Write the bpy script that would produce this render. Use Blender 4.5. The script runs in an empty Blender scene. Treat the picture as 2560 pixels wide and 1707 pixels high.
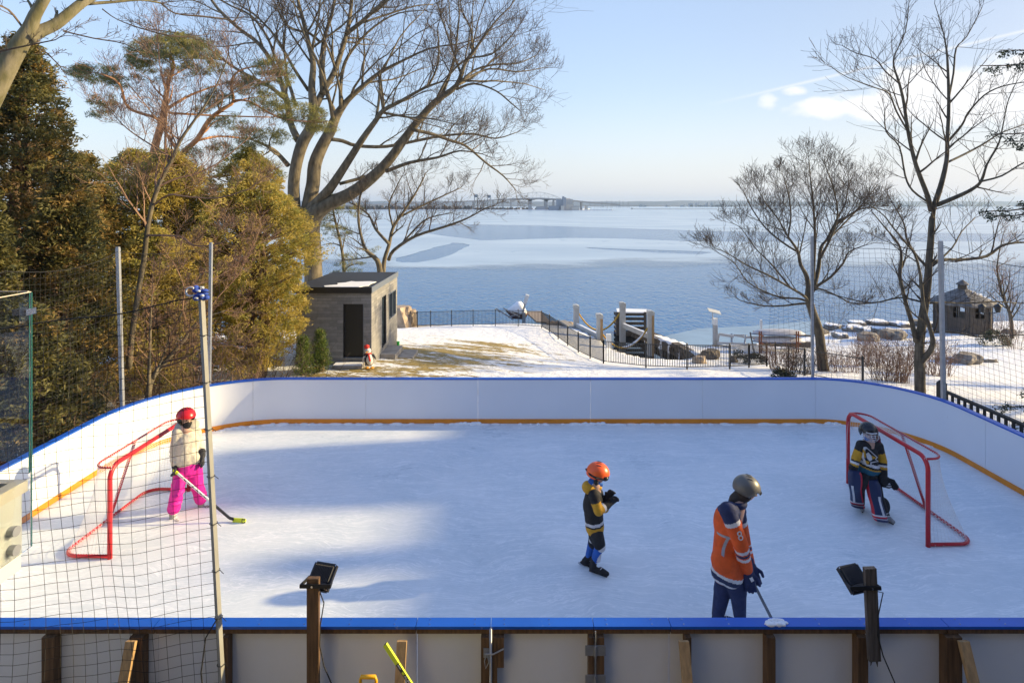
import bpy, bmesh, math, random
import numpy as np
from mathutils import Vector, Matrix, noise
C = bpy.context
SC = C.scene
F = 580.0; HY = 204.5; H = 4.73          # focal length in px of a 1024 wide frame, horizon row, eye height over the ice
WATER_Z = -5.2
# ---------- camera ----------
cam_d = bpy.data.cameras.new('camera'); cam = bpy.data.objects.new('camera', cam_d)
SC.collection.objects.link(cam); SC.camera = cam
cam.location = (0, 0, H); cam.rotation_euler = (math.radians(90), 0, 0)
cam_d.sensor_width = 36; cam_d.lens = 36*F/1024; cam_d.shift_y = -(341-HY)/1024
cam_d.clip_start = 0.05; cam_d.clip_end = 20000
# ---------- sun and sky ----------
SUN_EL = math.radians(19.0); SUN_AZ = math.radians(8.0)   # azimuth from +X towards +Y
sd = Vector((math.cos(SUN_AZ)*math.cos(SUN_EL), math.sin(SUN_AZ)*math.cos(SUN_EL), math.sin(SUN_EL)))
sl = bpy.data.lights.new('sun', 'SUN'); sl.energy = 4.4; sl.angle = math.radians(0.9); sl.color = (1.0, 0.78, 0.42)
sun = bpy.data.objects.new('sun', sl); SC.collection.objects.link(sun)
sun.rotation_euler = sd.to_track_quat('Z', 'Y').to_euler(); sun.location = sd*60
SC.view_settings.view_transform = 'Standard'; SC.view_settings.look = 'None'
SC.view_settings.exposure = 0.97; SC.view_settings.gamma = 1
wd = bpy.data.worlds.new('World'); SC.world = wd; wd.use_nodes = True
nt = wd.node_tree; nt.nodes.clear()
def N(t, typ, **kw):
    n = t.nodes.new(typ)
    for k, v in kw.items(): setattr(n, k, v)
    return n
wo = N(nt, 'ShaderNodeOutputWorld'); bg = N(nt, 'ShaderNodeBackground'); sky = N(nt, 'ShaderNodeTexSky')
sky.sky_type = 'NISHITA'; sky.sun_disc = False; sky.sun_elevation = SUN_EL
sky.sun_rotation = math.radians(90) - SUN_AZ; sky.altitude = 80; sky.air_density = 1.0; sky.dust_density = 1.2; sky.ozone_density = 1.6
bg.inputs['Strength'].default_value = 0.15
L = nt.links.new
def math_(t, op, a, b=None, c=None):
    n = N(t, 'ShaderNodeMath', operation=op)
    for i, v in enumerate((a, b, c)):
        if v is None: continue
        if isinstance(v, (int, float)): n.inputs[i].default_value = v
        else: t.links.new(v, n.inputs[i])
    return n.outputs[0]
def mixc(t, f, a, b, mode='MIX'):
    n = N(t, 'ShaderNodeMix', data_type='RGBA', blend_type=mode)
    for i, v in ((0, f), (6, a), (7, b)):
        if isinstance(v, (int, float)): n.inputs[i].default_value = v
        elif isinstance(v, (tuple, list)): n.inputs[i].default_value = (*v[:3], 1)
        else: t.links.new(v, n.inputs[i])
    return n.outputs[2]
# clouds: part of the sky, placed by compass direction (u east, v up, relative to north)
tc = N(nt, 'ShaderNodeTexCoord'); sx = N(nt, 'ShaderNodeSeparateXYZ'); L(tc.outputs['Generated'], sx.inputs[0])
yy = math_(nt, 'MAXIMUM', sx.outputs[1], 0.02)
u = math_(nt, 'DIVIDE', sx.outputs[0], yy); v = math_(nt, 'DIVIDE', sx.outputs[2], yy)
cb = N(nt, 'ShaderNodeCombineXYZ'); L(u, cb.inputs[0]); L(v, cb.inputs[1])
mp = N(nt, 'ShaderNodeMapping'); mp.inputs['Scale'].default_value = (9, 14, 1); L(cb.outputs[0], mp.inputs[0])
nz = N(nt, 'ShaderNodeTexNoise'); nz.inputs['Detail'].default_value = 7; nz.inputs['Roughness'].default_value = 0.58; L(mp.outputs[0], nz.inputs['Vector']); nz.inputs['Scale'].default_value = 1.0
def blobm(cu, cv, ru, rv, amt=1.0):
    a = math_(nt, 'POWER', math_(nt, 'DIVIDE', math_(nt, 'SUBTRACT', u, cu), ru), 2)
    b = math_(nt, 'POWER', math_(nt, 'DIVIDE', math_(nt, 'SUBTRACT', v, cv), rv), 2)
    return math_(nt, 'MULTIPLY', math_(nt, 'SUBTRACT', 1.0, math_(nt, 'ADD', a, b)), amt)
ms = None
for bl in ((0.77, .19, .21, .072, 1.0), (0.9, .215, .16, .06, 1.0), (0.53, .165, .085, .022, .8), (0.44, .178, .03, .022, .7), (0.62, .17, .08, .03, .8), (0.48, .195, .03, .012, .5)):
    b = blobm(*bl)
    ms = b if ms is None else math_(nt, 'MAXIMUM', ms, b)
dens = math_(nt, 'ADD', math_(nt, 'MULTIPLY', ms, 1.7), math_(nt, 'MULTIPLY', math_(nt, 'SUBTRACT', nz.outputs['Fac'], 0.52), 3.6))
mr = N(nt, 'ShaderNodeMapRange'); L(dens, mr.inputs[0]); mr.inputs[1].default_value = 0.1; mr.inputs[2].default_value = 1.0; mr.interpolation_type = 'SMOOTHSTEP'
# thin aircraft trail
tr = math_(nt, 'SUBTRACT', v, math_(nt, 'ADD', math_(nt, 'MULTIPLY', u, 0.235), 0.092))
trw = math_(nt, 'SUBTRACT', 1.0, math_(nt, 'DIVIDE', math_(nt, 'ABSOLUTE', tr), 0.0042)); trw = math_(nt, 'MAXIMUM', trw, 0.0)
fade = N(nt, 'ShaderNodeMapRange'); L(u, fade.inputs[0]); fade.inputs[1].default_value = 0.33; fade.inputs[2].default_value = 0.48
trm = math_(nt, 'MULTIPLY', math_(nt, 'MULTIPLY', trw, fade.outputs[0]), 0.55)
msk = math_(nt, 'MAXIMUM', mr.outputs[0], trm)
front = math_(nt, 'GREATER_THAN', sx.outputs[1], 0.05); msk = math_(nt, 'MULTIPLY', msk, front)
msk = math_(nt, 'MULTIPLY', msk, 0.95)
# thin high veil: lifts the low sky towards white
hz = N(nt, 'ShaderNodeMapRange'); L(sx.outputs[2], hz.inputs[0]); hz.inputs[1].default_value = 0.20; hz.inputs[2].default_value = -0.02; hz.inputs[3].default_value = 0.16; hz.inputs[4].default_value = 0.72; hz.interpolation_type = 'SMOOTHSTEP'
tint = N(nt, 'ShaderNodeMapRange'); L(sx.outputs[2], tint.inputs[0]); tint.inputs[1].default_value = 0.35; tint.inputs[2].default_value = 0.75
tlo = N(nt, 'ShaderNodeMapRange'); L(sx.outputs[2], tlo.inputs[0]); tlo.inputs[1].default_value = 0.0; tlo.inputs[2].default_value = 0.34
dt = N(nt, 'ShaderNodeVectorMath', operation='DOT_PRODUCT'); L(tc.outputs['Generated'], dt.inputs[0]); dt.inputs[1].default_value = tuple(sd)
glr = N(nt, 'ShaderNodeMapRange'); L(dt.outputs['Value'], glr.inputs[0]); glr.inputs[1].default_value = .25; glr.inputs[2].default_value = .85; glr.inputs[3].default_value = 1.0; glr.inputs[4].default_value = .55; glr.interpolation_type = 'SMOOTHSTEP'
skd = mixc(nt, 1.0, sky.outputs[0], glr.outputs[0], 'MULTIPLY')
sky_t = mixc(nt, 1.0, skd, mixc(nt, tint.outputs[0], mixc(nt, tlo.outputs[0], (.77,.69,.725), (1.02,.965,.97)), (.72,.98,1.40)), 'MULTIPLY')
base_sky = mixc(nt, hz.outputs[0], sky_t, (2.95, 3.2, 3.6))
skyc = mixc(nt, msk, base_sky, (3.7, 3.7, 3.75))
L(skyc, bg.inputs['Color']); L(bg.outputs[0], wo.inputs[0])

# ---------- helpers ----------
def W(px, py, Y): return Vector(((px-512)*Y/F, Y, H-(py-HY)*Y/F))
def G(px, py, z=0.0):
    Y = F*(H-z)/(py-HY); return Vector(((px-512)*Y/F, Y, z))
def zm(x0, y0, s):                      # a measured detail crop -> frame px
    return lambda x, y: ((x0+x/s)*.4, (y0+y/s)*.4)
ORG = {}
def setp(o, label=None, cat=None, group=None, kind=None):
    if label: o['label'] = label
    if cat: o['category'] = cat
    if group: o['group'] = group
    if kind: o['kind'] = kind
    return o
def thing(name, label, cat, loc=(0, 0, 0), group=None):
    o = bpy.data.objects.new(name, None); SC.collection.objects.link(o)
    o.empty_display_size = .2; o.location = loc; ORG[o] = Vector(loc)
    return setp(o, label, cat, group)
def copy_tree(o, parent=None):
    c = o.copy(); SC.collection.objects.link(c)
    if parent: c.parent = parent
    for ch in o.children: copy_tree(ch, c)
    return c
class MB:
    def __init__(s): s.v = []; s.f = []; s.m = []; s.mi = 0
    def add(s, vs, fs, mi=None):
        k = len(s.v); s.v.extend([tuple(p) for p in vs])
        for f in fs: s.f.append(tuple(i+k for i in f)); s.m.append(s.mi if mi is None else mi)
    def box(s, lo, hi, M=None, mi=None):
        x0, y0, z0 = lo; x1, y1, z1 = hi
        vs = [Vector(p) for p in ((x0,y0,z0),(x1,y0,z0),(x1,y1,z0),(x0,y1,z0),(x0,y0,z1),(x1,y0,z1),(x1,y1,z1),(x0,y1,z1))]
        if M is not None: vs = [M @ p for p in vs]
        s.add(vs, [(0,3,2,1),(4,5,6,7),(0,1,5,4),(1,2,6,5),(2,3,7,6),(3,0,4,7)], mi)
    def bar(s, a, b, w, h, up=(0,0,1), mi=None):        # rectangular bar from a to b
        a = Vector(a); b = Vector(b); d = (b-a); ln = d.length; d.normalize()
        up = Vector(up)
        if abs(d.dot(up)) > .98: up = Vector((0,1,0))
        x = d.cross(up).normalized(); z = x.cross(d)
        M = Matrix((( x.x, d.x, z.x, a.x),(x.y, d.y, z.y, a.y),(x.z, d.z, z.z, a.z),(0,0,0,1)))
        s.box((-w/2, 0, -h/2), (w/2, ln, h/2), M, mi)
    def tube(s, pts, r, n=8, cap=True, mi=None):
        pts = [Vector(p) for p in pts]
        if isinstance(r, (int, float)): r = [r]*len(pts)
        vs = []; fs = []; u0 = None
        for i, p in enumerate(pts):
            d = (pts[min(i+1, len(pts)-1)]-pts[max(i-1, 0)])
            if d.length < 1e-9: d = Vector((0,0,1))
            d.normalize()
            if u0 is None:
                u0 = d.cross(Vector((0,0,1)) if abs(d.z) < .9 else Vector((1,0,0))).normalized()
            else:
                u0 = (u0-d*u0.dot(d))
                u0 = u0.normalized() if u0.length > 1e-6 else d.orthogonal().normalized()
            w0 = d.cross(u0)
            for k in range(n):
                a = 2*math.pi*k/n; vs.append(p+(u0*math.cos(a)+w0*math.sin(a))*r[i])
        for i in range(len(pts)-1):
            for k in range(n):
                k2 = (k+1) % n; fs.append((i*n+k, i*n+k2, (i+1)*n+k2, (i+1)*n+k))
        if cap: fs.append(tuple(range(n-1, -1, -1))); fs.append(tuple((len(pts)-1)*n+k for k in range(n)))
        s.add(vs, fs, mi)
    def ell(s, c, r, seg=12, rings=8, M=None, mi=None):
        if isinstance(r, (int, float)): r = (r, r, r)
        c = Vector(c); vs = [Vector((0,0,-r[2]))]
        for i in range(1, rings):
            t = -math.pi/2+math.pi*i/rings
            for k in range(seg):
                a = 2*math.pi*k/seg; vs.append(Vector((r[0]*math.cos(t)*math.cos(a), r[1]*math.cos(t)*math.sin(a), r[2]*math.sin(t))))
        vs.append(Vector((0,0,r[2])))
        if M is not None: vs = [M @ p for p in vs]
        vs = [p+c for p in vs]; fs = [(0, 1+(k+1) % seg, 1+k) for k in range(seg)]
        for i in range(rings-2):
            for k in range(seg):
                k2 = (k+1) % seg; fs.append((1+i*seg+k, 1+i*seg+k2, 1+(i+1)*seg+k2, 1+(i+1)*seg+k))
        b = 1+(rings-2)*seg; fs += [(b+k, b+(k+1) % seg, len(vs)-1) for k in range(seg)]
        s.add(vs, fs, mi)
    def cone(s, a, b, ra, rb, n=12, mi=None): s.tube([a, b], [ra, rb], n, True, mi)
    def caps(s, a, b, ra, rb, n=12):
        s.tube([a, b], [ra, rb], n, True); s.ell(a, ra, n, 8); s.ell(b, rb, n, 8)
    def prism(s, pts, z0, z1, mi=None):                 # polygon in xy between heights
        n = len(pts)
        vs = [(p[0], p[1], z0) for p in pts]+[(p[0], p[1], z1) for p in pts]
        s.add(vs, [tuple(range(n-1, -1, -1)), tuple(range(n, 2*n))]+[(i, (i+1) % n, n+(i+1) % n, n+i) for i in range(n)], mi)
    def grid(s, P, mi=None, closed=False):              # P[i][j] points
        a = len(P); b = len(P[0]); vs = [p for row in P for p in row]
        s.add(vs, [(i*b+j, i*b+(j+1) % b, (i+1)*b+(j+1) % b, (i+1)*b+j) for i in range(a-1) for j in range(b if closed else b-1)], mi)
    def build(s, name, mats, parent=None, smooth=False, auto=None, fix=False):
        me = bpy.data.meshes.new(name); o = bpy.data.objects.new(name, me); SC.collection.objects.link(o)
        org = ORG[parent] if parent is not None else Vector((0,0,0))
        A = np.array(s.v, dtype=np.float64).reshape(-1, 3)-np.array(org)
        me.from_pydata(A.tolist(), [], s.f)
        if not isinstance(mats, (list, tuple)): mats = [mats]
        for m in mats: me.materials.append(m)
        if len(mats) > 1: me.polygons.foreach_set('material_index', s.m)
        if fix:
            b = bmesh.new(); b.from_mesh(me); bmesh.ops.recalc_face_normals(b, faces=b.faces); b.to_mesh(me); b.free()
        if smooth: me.polygons.foreach_set('use_smooth', [True]*len(me.polygons))
        if auto:
            me.polygons.foreach_set('use_smooth', [True]*len(me.polygons)); me.set_sharp_from_angle(angle=math.radians(auto))
        me.update()
        if parent is not None: o.parent = parent
        ORG[o] = org
        return o
def rot_z(c, a): c = Vector(c); return Matrix.Translation(c) @ Matrix.Rotation(a, 4, 'Z') @ Matrix.Translation(-c)
# ---------- materials ----------
def mat(name, col, rough=.7, metal=0., var=0., vscale=3., bump=0., bscale=20., col2=None, stretch=None, spec=None, detail=5):
    m = bpy.data.materials.new(name); m.use_nodes = True; t = m.node_tree; p = t.nodes['Principled BSDF']
    p.inputs['Base Color'].default_value = (*col, 1); p.inputs['Roughness'].default_value = rough; p.inputs['Metallic'].default_value = metal
    if spec is not None: p.inputs['Specular IOR Level'].default_value = spec
    tc = N(t, 'ShaderNodeTexCoord'); mp = N(t, 'ShaderNodeMapping'); t.links.new(tc.outputs['Object'], mp.inputs[0])
    if stretch: mp.inputs['Scale'].default_value = stretch
    if var or col2:
        n = N(t, 'ShaderNodeTexNoise'); n.inputs['Scale'].default_value = vscale; n.inputs['Detail'].default_value = detail; t.links.new(mp.outputs[0], n.inputs['Vector'])
        r = N(t, 'ShaderNodeMapRange'); t.links.new(n.outputs['Fac'], r.inputs[0]); r.inputs[1].default_value = .35; r.inputs[2].default_value = .65
        c2 = col2 if col2 else tuple(c*(1-var) for c in col)
        t.links.new(mixc(t, r.outputs[0], col, c2), p.inputs['Base Color'])
    if bump:
        n = N(t, 'ShaderNodeTexNoise'); n.inputs['Scale'].default_value = bscale; n.inputs['Detail'].default_value = 6; t.links.new(mp.outputs[0], n.inputs['Vector'])
        b = N(t, 'ShaderNodeBump'); b.inputs['Strength'].default_value = bump; b.inputs['Distance'].default_value = .02
        t.links.new(n.outputs['Fac'], b.inputs['Height']); t.links.new(b.outputs[0], p.inputs['Normal'])
    return m
def nodes(m): return m.node_tree, m.node_tree.nodes['Principled BSDF']
M_snow = mat('snow', (.86,.87,.89), .8, var=.06, vscale=2, bump=.6, bscale=9)
M_black = mat('black_metal', (.015,.016,.018), .45, var=.2)
M_dark = mat('dark_rubber', (.02,.02,.022), .8)
M_steel = mat('galvanised_steel', (.42,.43,.45), .45, .6, var=.15, vscale=12)
M_chrome = mat('polished_steel', (.6,.6,.62), .2, 1)
M_white = mat('white_paint', (.75,.75,.74), .5, var=.08)
M_panel = mat('white_board_panel', (.78,.80,.84), .32, var=.05, vscale=.7)
def scuff(m, amt, st, sc, thr, colr):
    t, p = nodes(m); src = p.inputs['Base Color'].links[0].from_socket; tc = N(t, 'ShaderNodeTexCoord'); mp = N(t, 'ShaderNodeMapping'); mp.inputs['Scale'].default_value = st; mp.inputs['Rotation'].default_value = (.3,.2,.4); t.links.new(tc.outputs['Object'], mp.inputs[0])
    n = N(t, 'ShaderNodeTexNoise'); n.inputs['Scale'].default_value = sc; n.inputs['Detail'].default_value = 5; n.inputs['Roughness'].default_value = .7; t.links.new(mp.outputs[0], n.inputs['Vector'])
    r = N(t, 'ShaderNodeMapRange'); t.links.new(n.outputs['Fac'], r.inputs[0]); r.inputs[1].default_value = thr; r.inputs[2].default_value = thr+.06; r.inputs[4].default_value = amt
    t.links.new(mixc(t, r.outputs[0], src, colr), p.inputs['Base Color'])
M_cap = mat('blue_plastic', (.012,.115,.56), .35, var=.12, vscale=2)
scuff(M_panel, .45, (3,3,1), 5, .70, (.12,.12,.13)); scuff(M_cap, .35, (2,2,2), 9, .66, (.35,.42,.6))
M_kick = mat('orange_yellow_plastic', (.78,.27,.015), .4, var=.15, vscale=4)
M_wood = mat('treated_lumber', (.17,.095,.045), .75, var=.5, vscale=5, stretch=(8,8,.6), bump=.3, bscale=10)
M_pine = mat('pale_new_lumber', (.52,.33,.155), .7, var=.35, vscale=4, stretch=(8,8,.6), bump=.3, bscale=10)
M_grey_wood = mat('weathered_lumber', (.13,.11,.095), .85, var=.55, vscale=6, stretch=(9,9,.5), bump=.5, bscale=12)
M_red = mat('red_steel', (.55,.02,.028), .35, var=.15, vscale=9)
M_cord = mat('white_cord', (.8,.8,.8), .8)
M_net = mat('black_cord', (.018,.018,.02), .9)
M_conc = mat('concrete', (.36,.33,.29), .85, var=.3, vscale=3, bump=.4, bscale=30)
# ================= terrain, lake, ice =================
CTRL = [(-9,15,-1.35),(0,15,-1.35),(9,14,-1.45),(-6,21.6,-1.29),(-5.3,21.4,-1.29),(-12,21,-1.2),(-6,28,-1.9),(-14,30,-1.8),(-28,25,-1.1),(-30,5,-1),(0,24,-2.0),(0,30,-2.75),
        (4.6,29.1,-3.2),(8,26.5,-2.75),(12,25.5,-2.7),(2.0,39,-3.6),(-6,40.5,-3.9),(-16,40,-4),(-30,38,-3.6),(15,21.5,-2.1),(20,26,-3.1),(26,30,-3.9),(30,42,-4.75),
        (38,43,-4.8),(22,40,-4.75),(14,36,-4.5),(30,20,-3),(14,10,-1.5),(25,5,-1.6),(0,5,-1.3),(0,-15,-1.2),(-30,-15,-1),(30,-15,-1.2),(60,40,-4.8),(60,10,-3),(4,43.5,-4.35),(8,33,-3.9),(6.5,33.5,-3.95),(10,31.6,-3.8)]
_c = np.array(CTRL, float)
def _tps(r2): return np.where(r2 > 1e-9, r2*np.log(np.maximum(r2, 1e-9))*.5, 0)
_n = len(_c); _d = ((_c[:, None, :2]-_c[None, :, :2])**2).sum(-1)
_A = np.zeros((_n+3, _n+3)); _A[:_n, :_n] = _tps(_d)+np.eye(_n)*2.0; _A[:_n, _n] = 1; _A[:_n, _n+1:] = _c[:, :2]; _A[_n, :_n] = 1; _A[_n+1:, :_n] = _c[:, :2].T
_w = np.linalg.solve(_A, np.concatenate([_c[:, 2], np.zeros(3)]))
def land_z(X, Y):
    X = np.asarray(X, float); Y = np.asarray(Y, float); r2 = (X[..., None]-_c[:, 0])**2+(Y[..., None]-_c[:, 1])**2
    return np.clip((_tps(r2)*_w[:_n]).sum(-1)+_w[_n]+_w[_n+1]*X+_w[_n+2]*Y, -4.95, -0.7)
def gz(x, y): return float(land_z(x, y))
SLIP = [(4.1,44.2),(6.4,34.5),(7.5,32.6),(9.2,31.9),(11.2,34.4),(10.6,38.4),(8.8,44.2)]
SHORE = [(-120,46),(-60,45),(-30,44.5),(-8,43.8)]+SLIP+[(10.6,43.1),(12.2,38.2),(13.8,39.4),(18,40.5),(22,43),(27,46.4),(32,47.3),(45,49),(80,52),(120,54)]
POLY = SHORE+[(120,-70),(-120,-70)]
def inside(X, Y):
    r = np.zeros(X.shape, bool); n = len(POLY)
    for i in range(n):
        x0, y0 = POLY[i]; x1, y1 = POLY[(i+1) % n]
        if y0 == y1: continue
        c = ((y0 > Y) != (y1 > Y)) & (X < (x1-x0)*(Y-y0)/(y1-y0)+x0); r ^= c
    return r
xs = np.concatenate([np.arange(-118,-24,3.), np.arange(-24,44,.3), np.arange(44,119,3.)])
ys = np.concatenate([np.arange(-68,10,3.), np.arange(10,52,.3), np.array([56, 62])])
XX, YY = np.meshgrid(xs, ys, indexing='ij'); ZZ = land_z(XX, YY)
ins = inside(XX, YY)
bumpn = np.array([[noise.noise(Vector((a*.35, b*.35, 0)))*.06+noise.noise(Vector((a*1.3, b*1.3, 5)))*.035 for b in ys] for a in xs])
ZZ = np.where(ins, ZZ+np.where(YY > 13.5, bumpn, 0), -7.0)
me = bpy.data.meshes.new('snowy_ground')
V = np.stack([XX, YY, ZZ], -1).reshape(-1, 3); a, b = XX.shape
I = np.arange(a*b).reshape(a, b); FQ = np.stack([I[:-1, :-1], I[1:, :-1], I[1:, 1:], I[:-1, 1:]], -1).reshape(-1, 4)
me.from_pydata(V.tolist(), [], FQ.tolist()); me.polygons.foreach_set('use_smooth', [True]*len(me.polygons))
ground = bpy.data.objects.new('ground', me); SC.collection.objects.link(ground); ground['kind'] = 'structure'
# where grass shows through the thin snow
att = me.color_attributes.new('grass', 'FLOAT_COLOR', 'POINT')
def gauss(cx, cy, rx, ry): return np.exp(-(((XX-cx)/rx)**2+((YY-cy)/ry)**2))
gr = np.clip(gauss(-3.4,25.5,3.2,3.8)*1.0+gauss(-4.2,18,5,5.5)*.75+gauss(-.5,31.5,4.5,2.6)*.75+gauss(2.5,26,3,3.0)*.42+gauss(-5.5,20,3,2)*.3+gauss(-1,28,3,3)*.4, 0, 1)
gr = gr*np.clip((37-YY)/4, 0, 1)
cd = np.zeros((a*b, 4), np.float32); cd[:, 0] = gr.reshape(-1); cd[:, 3] = 1
# leaf litter under the cedars
lit = np.clip(gauss(-12.5,20,3.5,9)*1.1, 0, 1); cd[:, 1] = lit.reshape(-1)
att.data.foreach_set('color', cd.reshape(-1))
mg = bpy.data.materials.new('snow_over_grass'); mg.use_nodes = True; t, p = nodes(mg); p.inputs['Roughness'].default_value = .85
tc = N(t, 'ShaderNodeTexCoord'); at = N(t, 'ShaderNodeVertexColor', layer_name='grass'); sp = N(t, 'ShaderNodeSeparateColor'); t.links.new(at.outputs[0], sp.inputs[0])
def noi(scale, st=(1,1,1), det=6, rough=.6, rot=0):
    m_ = N(t, 'ShaderNodeMapping'); m_.inputs['Scale'].default_value = st; m_.inputs['Rotation'].default_value = (0, 0, rot); t.links.new(tc.outputs['Object'], m_.inputs[0])
    n = N(t, 'ShaderNodeTexNoise'); n.inputs['Scale'].default_value = scale; n.inputs['Detail'].default_value = det; n.inputs['Roughness'].default_value = rough; t.links.new(m_.outputs[0], n.inputs['Vector']); return n.outputs['Fac']
n1 = noi(.9, (.5,1.4,1), 8, .7, -.3); n2 = noi(4.5, (.55,1.5,1), 6, .7, -.25); n3 = noi(14, det=4)
s_ = math_(t, 'ADD', math_(t, 'MULTIPLY', n1, .62), math_(t, 'MULTIPLY', n2, .38))
thr = math_(t, 'ADD', math_(t, 'MULTIPLY', sp.outputs[0], .20), .335)
gm = N(t, 'ShaderNodeMapRange'); gm.interpolation_type = 'SMOOTHSTEP'; t.links.new(math_(t, 'SUBTRACT', thr, s_), gm.inputs[0]); gm.inputs[1].default_value = -.012; gm.inputs[2].default_value = .02
lm = N(t, 'ShaderNodeMapRange'); t.links.new(math_(t, 'SUBTRACT', math_(t, 'ADD', math_(t, 'MULTIPLY', sp.outputs[1], .35), .2), s_), lm.inputs[0]); lm.inputs[1].default_value = -.02; lm.inputs[2].default_value = .02
grassc = mixc(t, n3, (.24,.17,.045), (.46,.33,.12)); grassc = mixc(t, math_(t, 'MULTIPLY', n1, .5), grassc, (.15,.14,.03))
c = mixc(t, gm.outputs[0], (.84,.85,.865), grassc); c = mixc(t, lm.outputs[0], c, (.09,.055,.03)); t.links.new(c, p.inputs['Base Color'])
nf = noi(2.4, (1,1,1), 5, .6, .5); hb_ = math_(t, 'ADD', math_(t, 'MULTIPLY', n2, .6), math_(t, 'MULTIPLY', n3, .25)); hb_ = math_(t, 'ADD', hb_, math_(t, 'MULTIPLY', nf, 1.3)); hb_ = math_(t, 'SUBTRACT', hb_, math_(t, 'MULTIPLY', gm.outputs[0], .35))
bp = N(t, 'ShaderNodeBump'); bp.inputs['Strength'].default_value = .8; bp.inputs['Distance'].default_value = .14; t.links.new(hb_, bp.inputs['Height']); t.links.new(bp.outputs[0], p.inputs['Normal'])
me.materials.append(mg)

# lake: open water sheet
mb = MB(); mb.add([(-5800,-300,WATER_Z),(5800,-300,WATER_Z),(5800,5600,WATER_Z),(-5800,5600,WATER_Z)], [(0,1,2,3)])
mw = bpy.data.materials.new('lake_water'); mw.use_nodes = True; t, p = nodes(mw)
p.inputs['Base Color'].default_value = (.018,.12,.30,1); p.inputs['Roughness'].default_value = .12; p.inputs['IOR'].default_value = 1.33
tc = N(t, 'ShaderNodeTexCoord')
def nv(scale, st, rot, det=3):
    m_ = N(t, 'ShaderNodeMapping'); m_.inputs['Scale'].default_value = st; m_.inputs['Rotation'].default_value = (0,0,rot); t.links.new(tc.outputs['Object'], m_.inputs[0])
    n = N(t, 'ShaderNodeTexNoise'); n.inputs['Scale'].default_value = scale; n.inputs['Detail'].default_value = det; t.links.new(m_.outputs[0], n.inputs['Vector']); return n.outputs['Fac']
hw = math_(t, 'ADD', nv(2.2, (1,.6,1), .5), math_(t, 'MULTIPLY', nv(.8, (1,.55,1), .3), .8))
hw = math_(t, 'ADD', hw, math_(t, 'MULTIPLY', nv(5, (1,.6,1), .2), .3))
bp = N(t, 'ShaderNodeBump'); bp.inputs['Strength'].default_value = 1.0; bp.inputs['Distance'].default_value = .12; t.links.new(hw, bp.inputs['Height']); t.links.new(bp.outputs[0], p.inputs['Normal'])
lake = mb.build('lake_water', mw); lake['kind'] = 'structure'
# thin ice sheets on the lake (holes are the open leads)
def wp(px, py): g = G(px, py, WATER_Z+.02); return (g.x, g.y)
def wob(pts, amp=1.0, sub=6, seed=1):
    out = []; n = len(pts)
    for i in range(n):
        a_ = Vector(pts[i]+(0,)); b_ = Vector(pts[(i+1) % n]+(0,)); d_ = (b_-a_)
        for k in range(sub):
            q = a_+d_*(k/sub)
            if k: q += Vector((noise.noise(q*.05+Vector((seed,0,0))), noise.noise(q*.05+Vector((0,seed,9))), 0))*amp*min(d_.length*.22, 26)*min(1, q.y/240)
            out.append(Vector((q.x, q.y, 0)))
    return out
from mathutils.geometry import tessellate_polygon
outer = [(-1200,150),(-300,112),(-90,92),(-60,88),(-30,84),(-10,88),(8,84),(24,86),(40,80),(60,74),(90,72),(200,80),(700,100),(4500,700),(5500,5500),(-5500,5500),(-4500,700)]
hole1 = [wp(*q) for q in ((396,258),(430,249),(452,242.5),(463,243),(470,245),(462,249),(452,254),(436,259),(418,262),(402,262),(396,261))]
hole2 = [wp(*q) for q in ((408,226),(440,223.5),(490,224.5),(560,226),(620,228),(700,230.5),(790,232.5),(900,233),(1050,234),(1400,236),(1400,242),(1050,241),(860,241),(760,241.5),(690,241),(630,238.5),(570,237.5),(520,239),(480,240),(440,235),(415,231))]
hole3 = [wp(*q) for q in ((585,247),(630,249),(690,250.8),(712,252),(700,254),(660,252.6),(620,250.2),(590,248.2))]
polys = [wob(outer, 1, 8, 1), wob(hole1, .5, 4, 2)[::-1], wob(hole2, .3, 5, 3)[::-1], wob(hole3, .3, 4, 4)[::-1]]
tri = tessellate_polygon(polys); flat = [q for pl in polys for q in pl]
mb = MB(); mb.add([(q.x, q.y, WATER_Z+.02) for q in flat], [tuple(x) for x in tri])
mi = bpy.data.materials.new('lake_ice'); mi.use_nodes = True; t, p = nodes(mi); p.inputs['Roughness'].default_value = .22; p.inputs['IOR'].default_value = 1.31
tc = N(t, 'ShaderNodeTexCoord')
na = nv(.02, (1,2.2,1), .1, 6); nb = nv(.12, (1,3,1), .2, 5)
rr = N(t, 'ShaderNodeMapRange'); t.links.new(na, rr.inputs[0]); rr.inputs[1].default_value = .35; rr.inputs[2].default_value = .65
ci = mixc(t, rr.outputs[0], (.27,.37,.49), (.40,.50,.60))
vo = N(t, 'ShaderNodeTexVoronoi', feature='DISTANCE_TO_EDGE'); m_ = N(t, 'ShaderNodeMapping'); m_.inputs['Scale'].default_value = (.01,.03,1); t.links.new(tc.outputs['Object'], m_.inputs[0])
dm = N(t, 'ShaderNodeVectorMath', operation='ADD'); nc = N(t, 'ShaderNodeTexNoise'); nc.inputs['Scale'].default_value = .03; nc.inputs['Detail'].default_value = 5; t.links.new(tc.outputs['Object'], nc.inputs['Vector']); t.links.new(m_.outputs[0], dm.inputs[0]); t.links.new(nc.outputs['Color'], dm.inputs[1]); t.links.new(dm.outputs[0], vo.inputs['Vector']); vo.inputs['Scale'].default_value = 1
cr = N(t, 'ShaderNodeMapRange'); t.links.new(vo.outputs['Distance'], cr.inputs[0]); cr.inputs[1].default_value = 0; cr.inputs[2].default_value = .012; cr.inputs[3].default_value = .5; cr.inputs[4].default_value = 0
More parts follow.
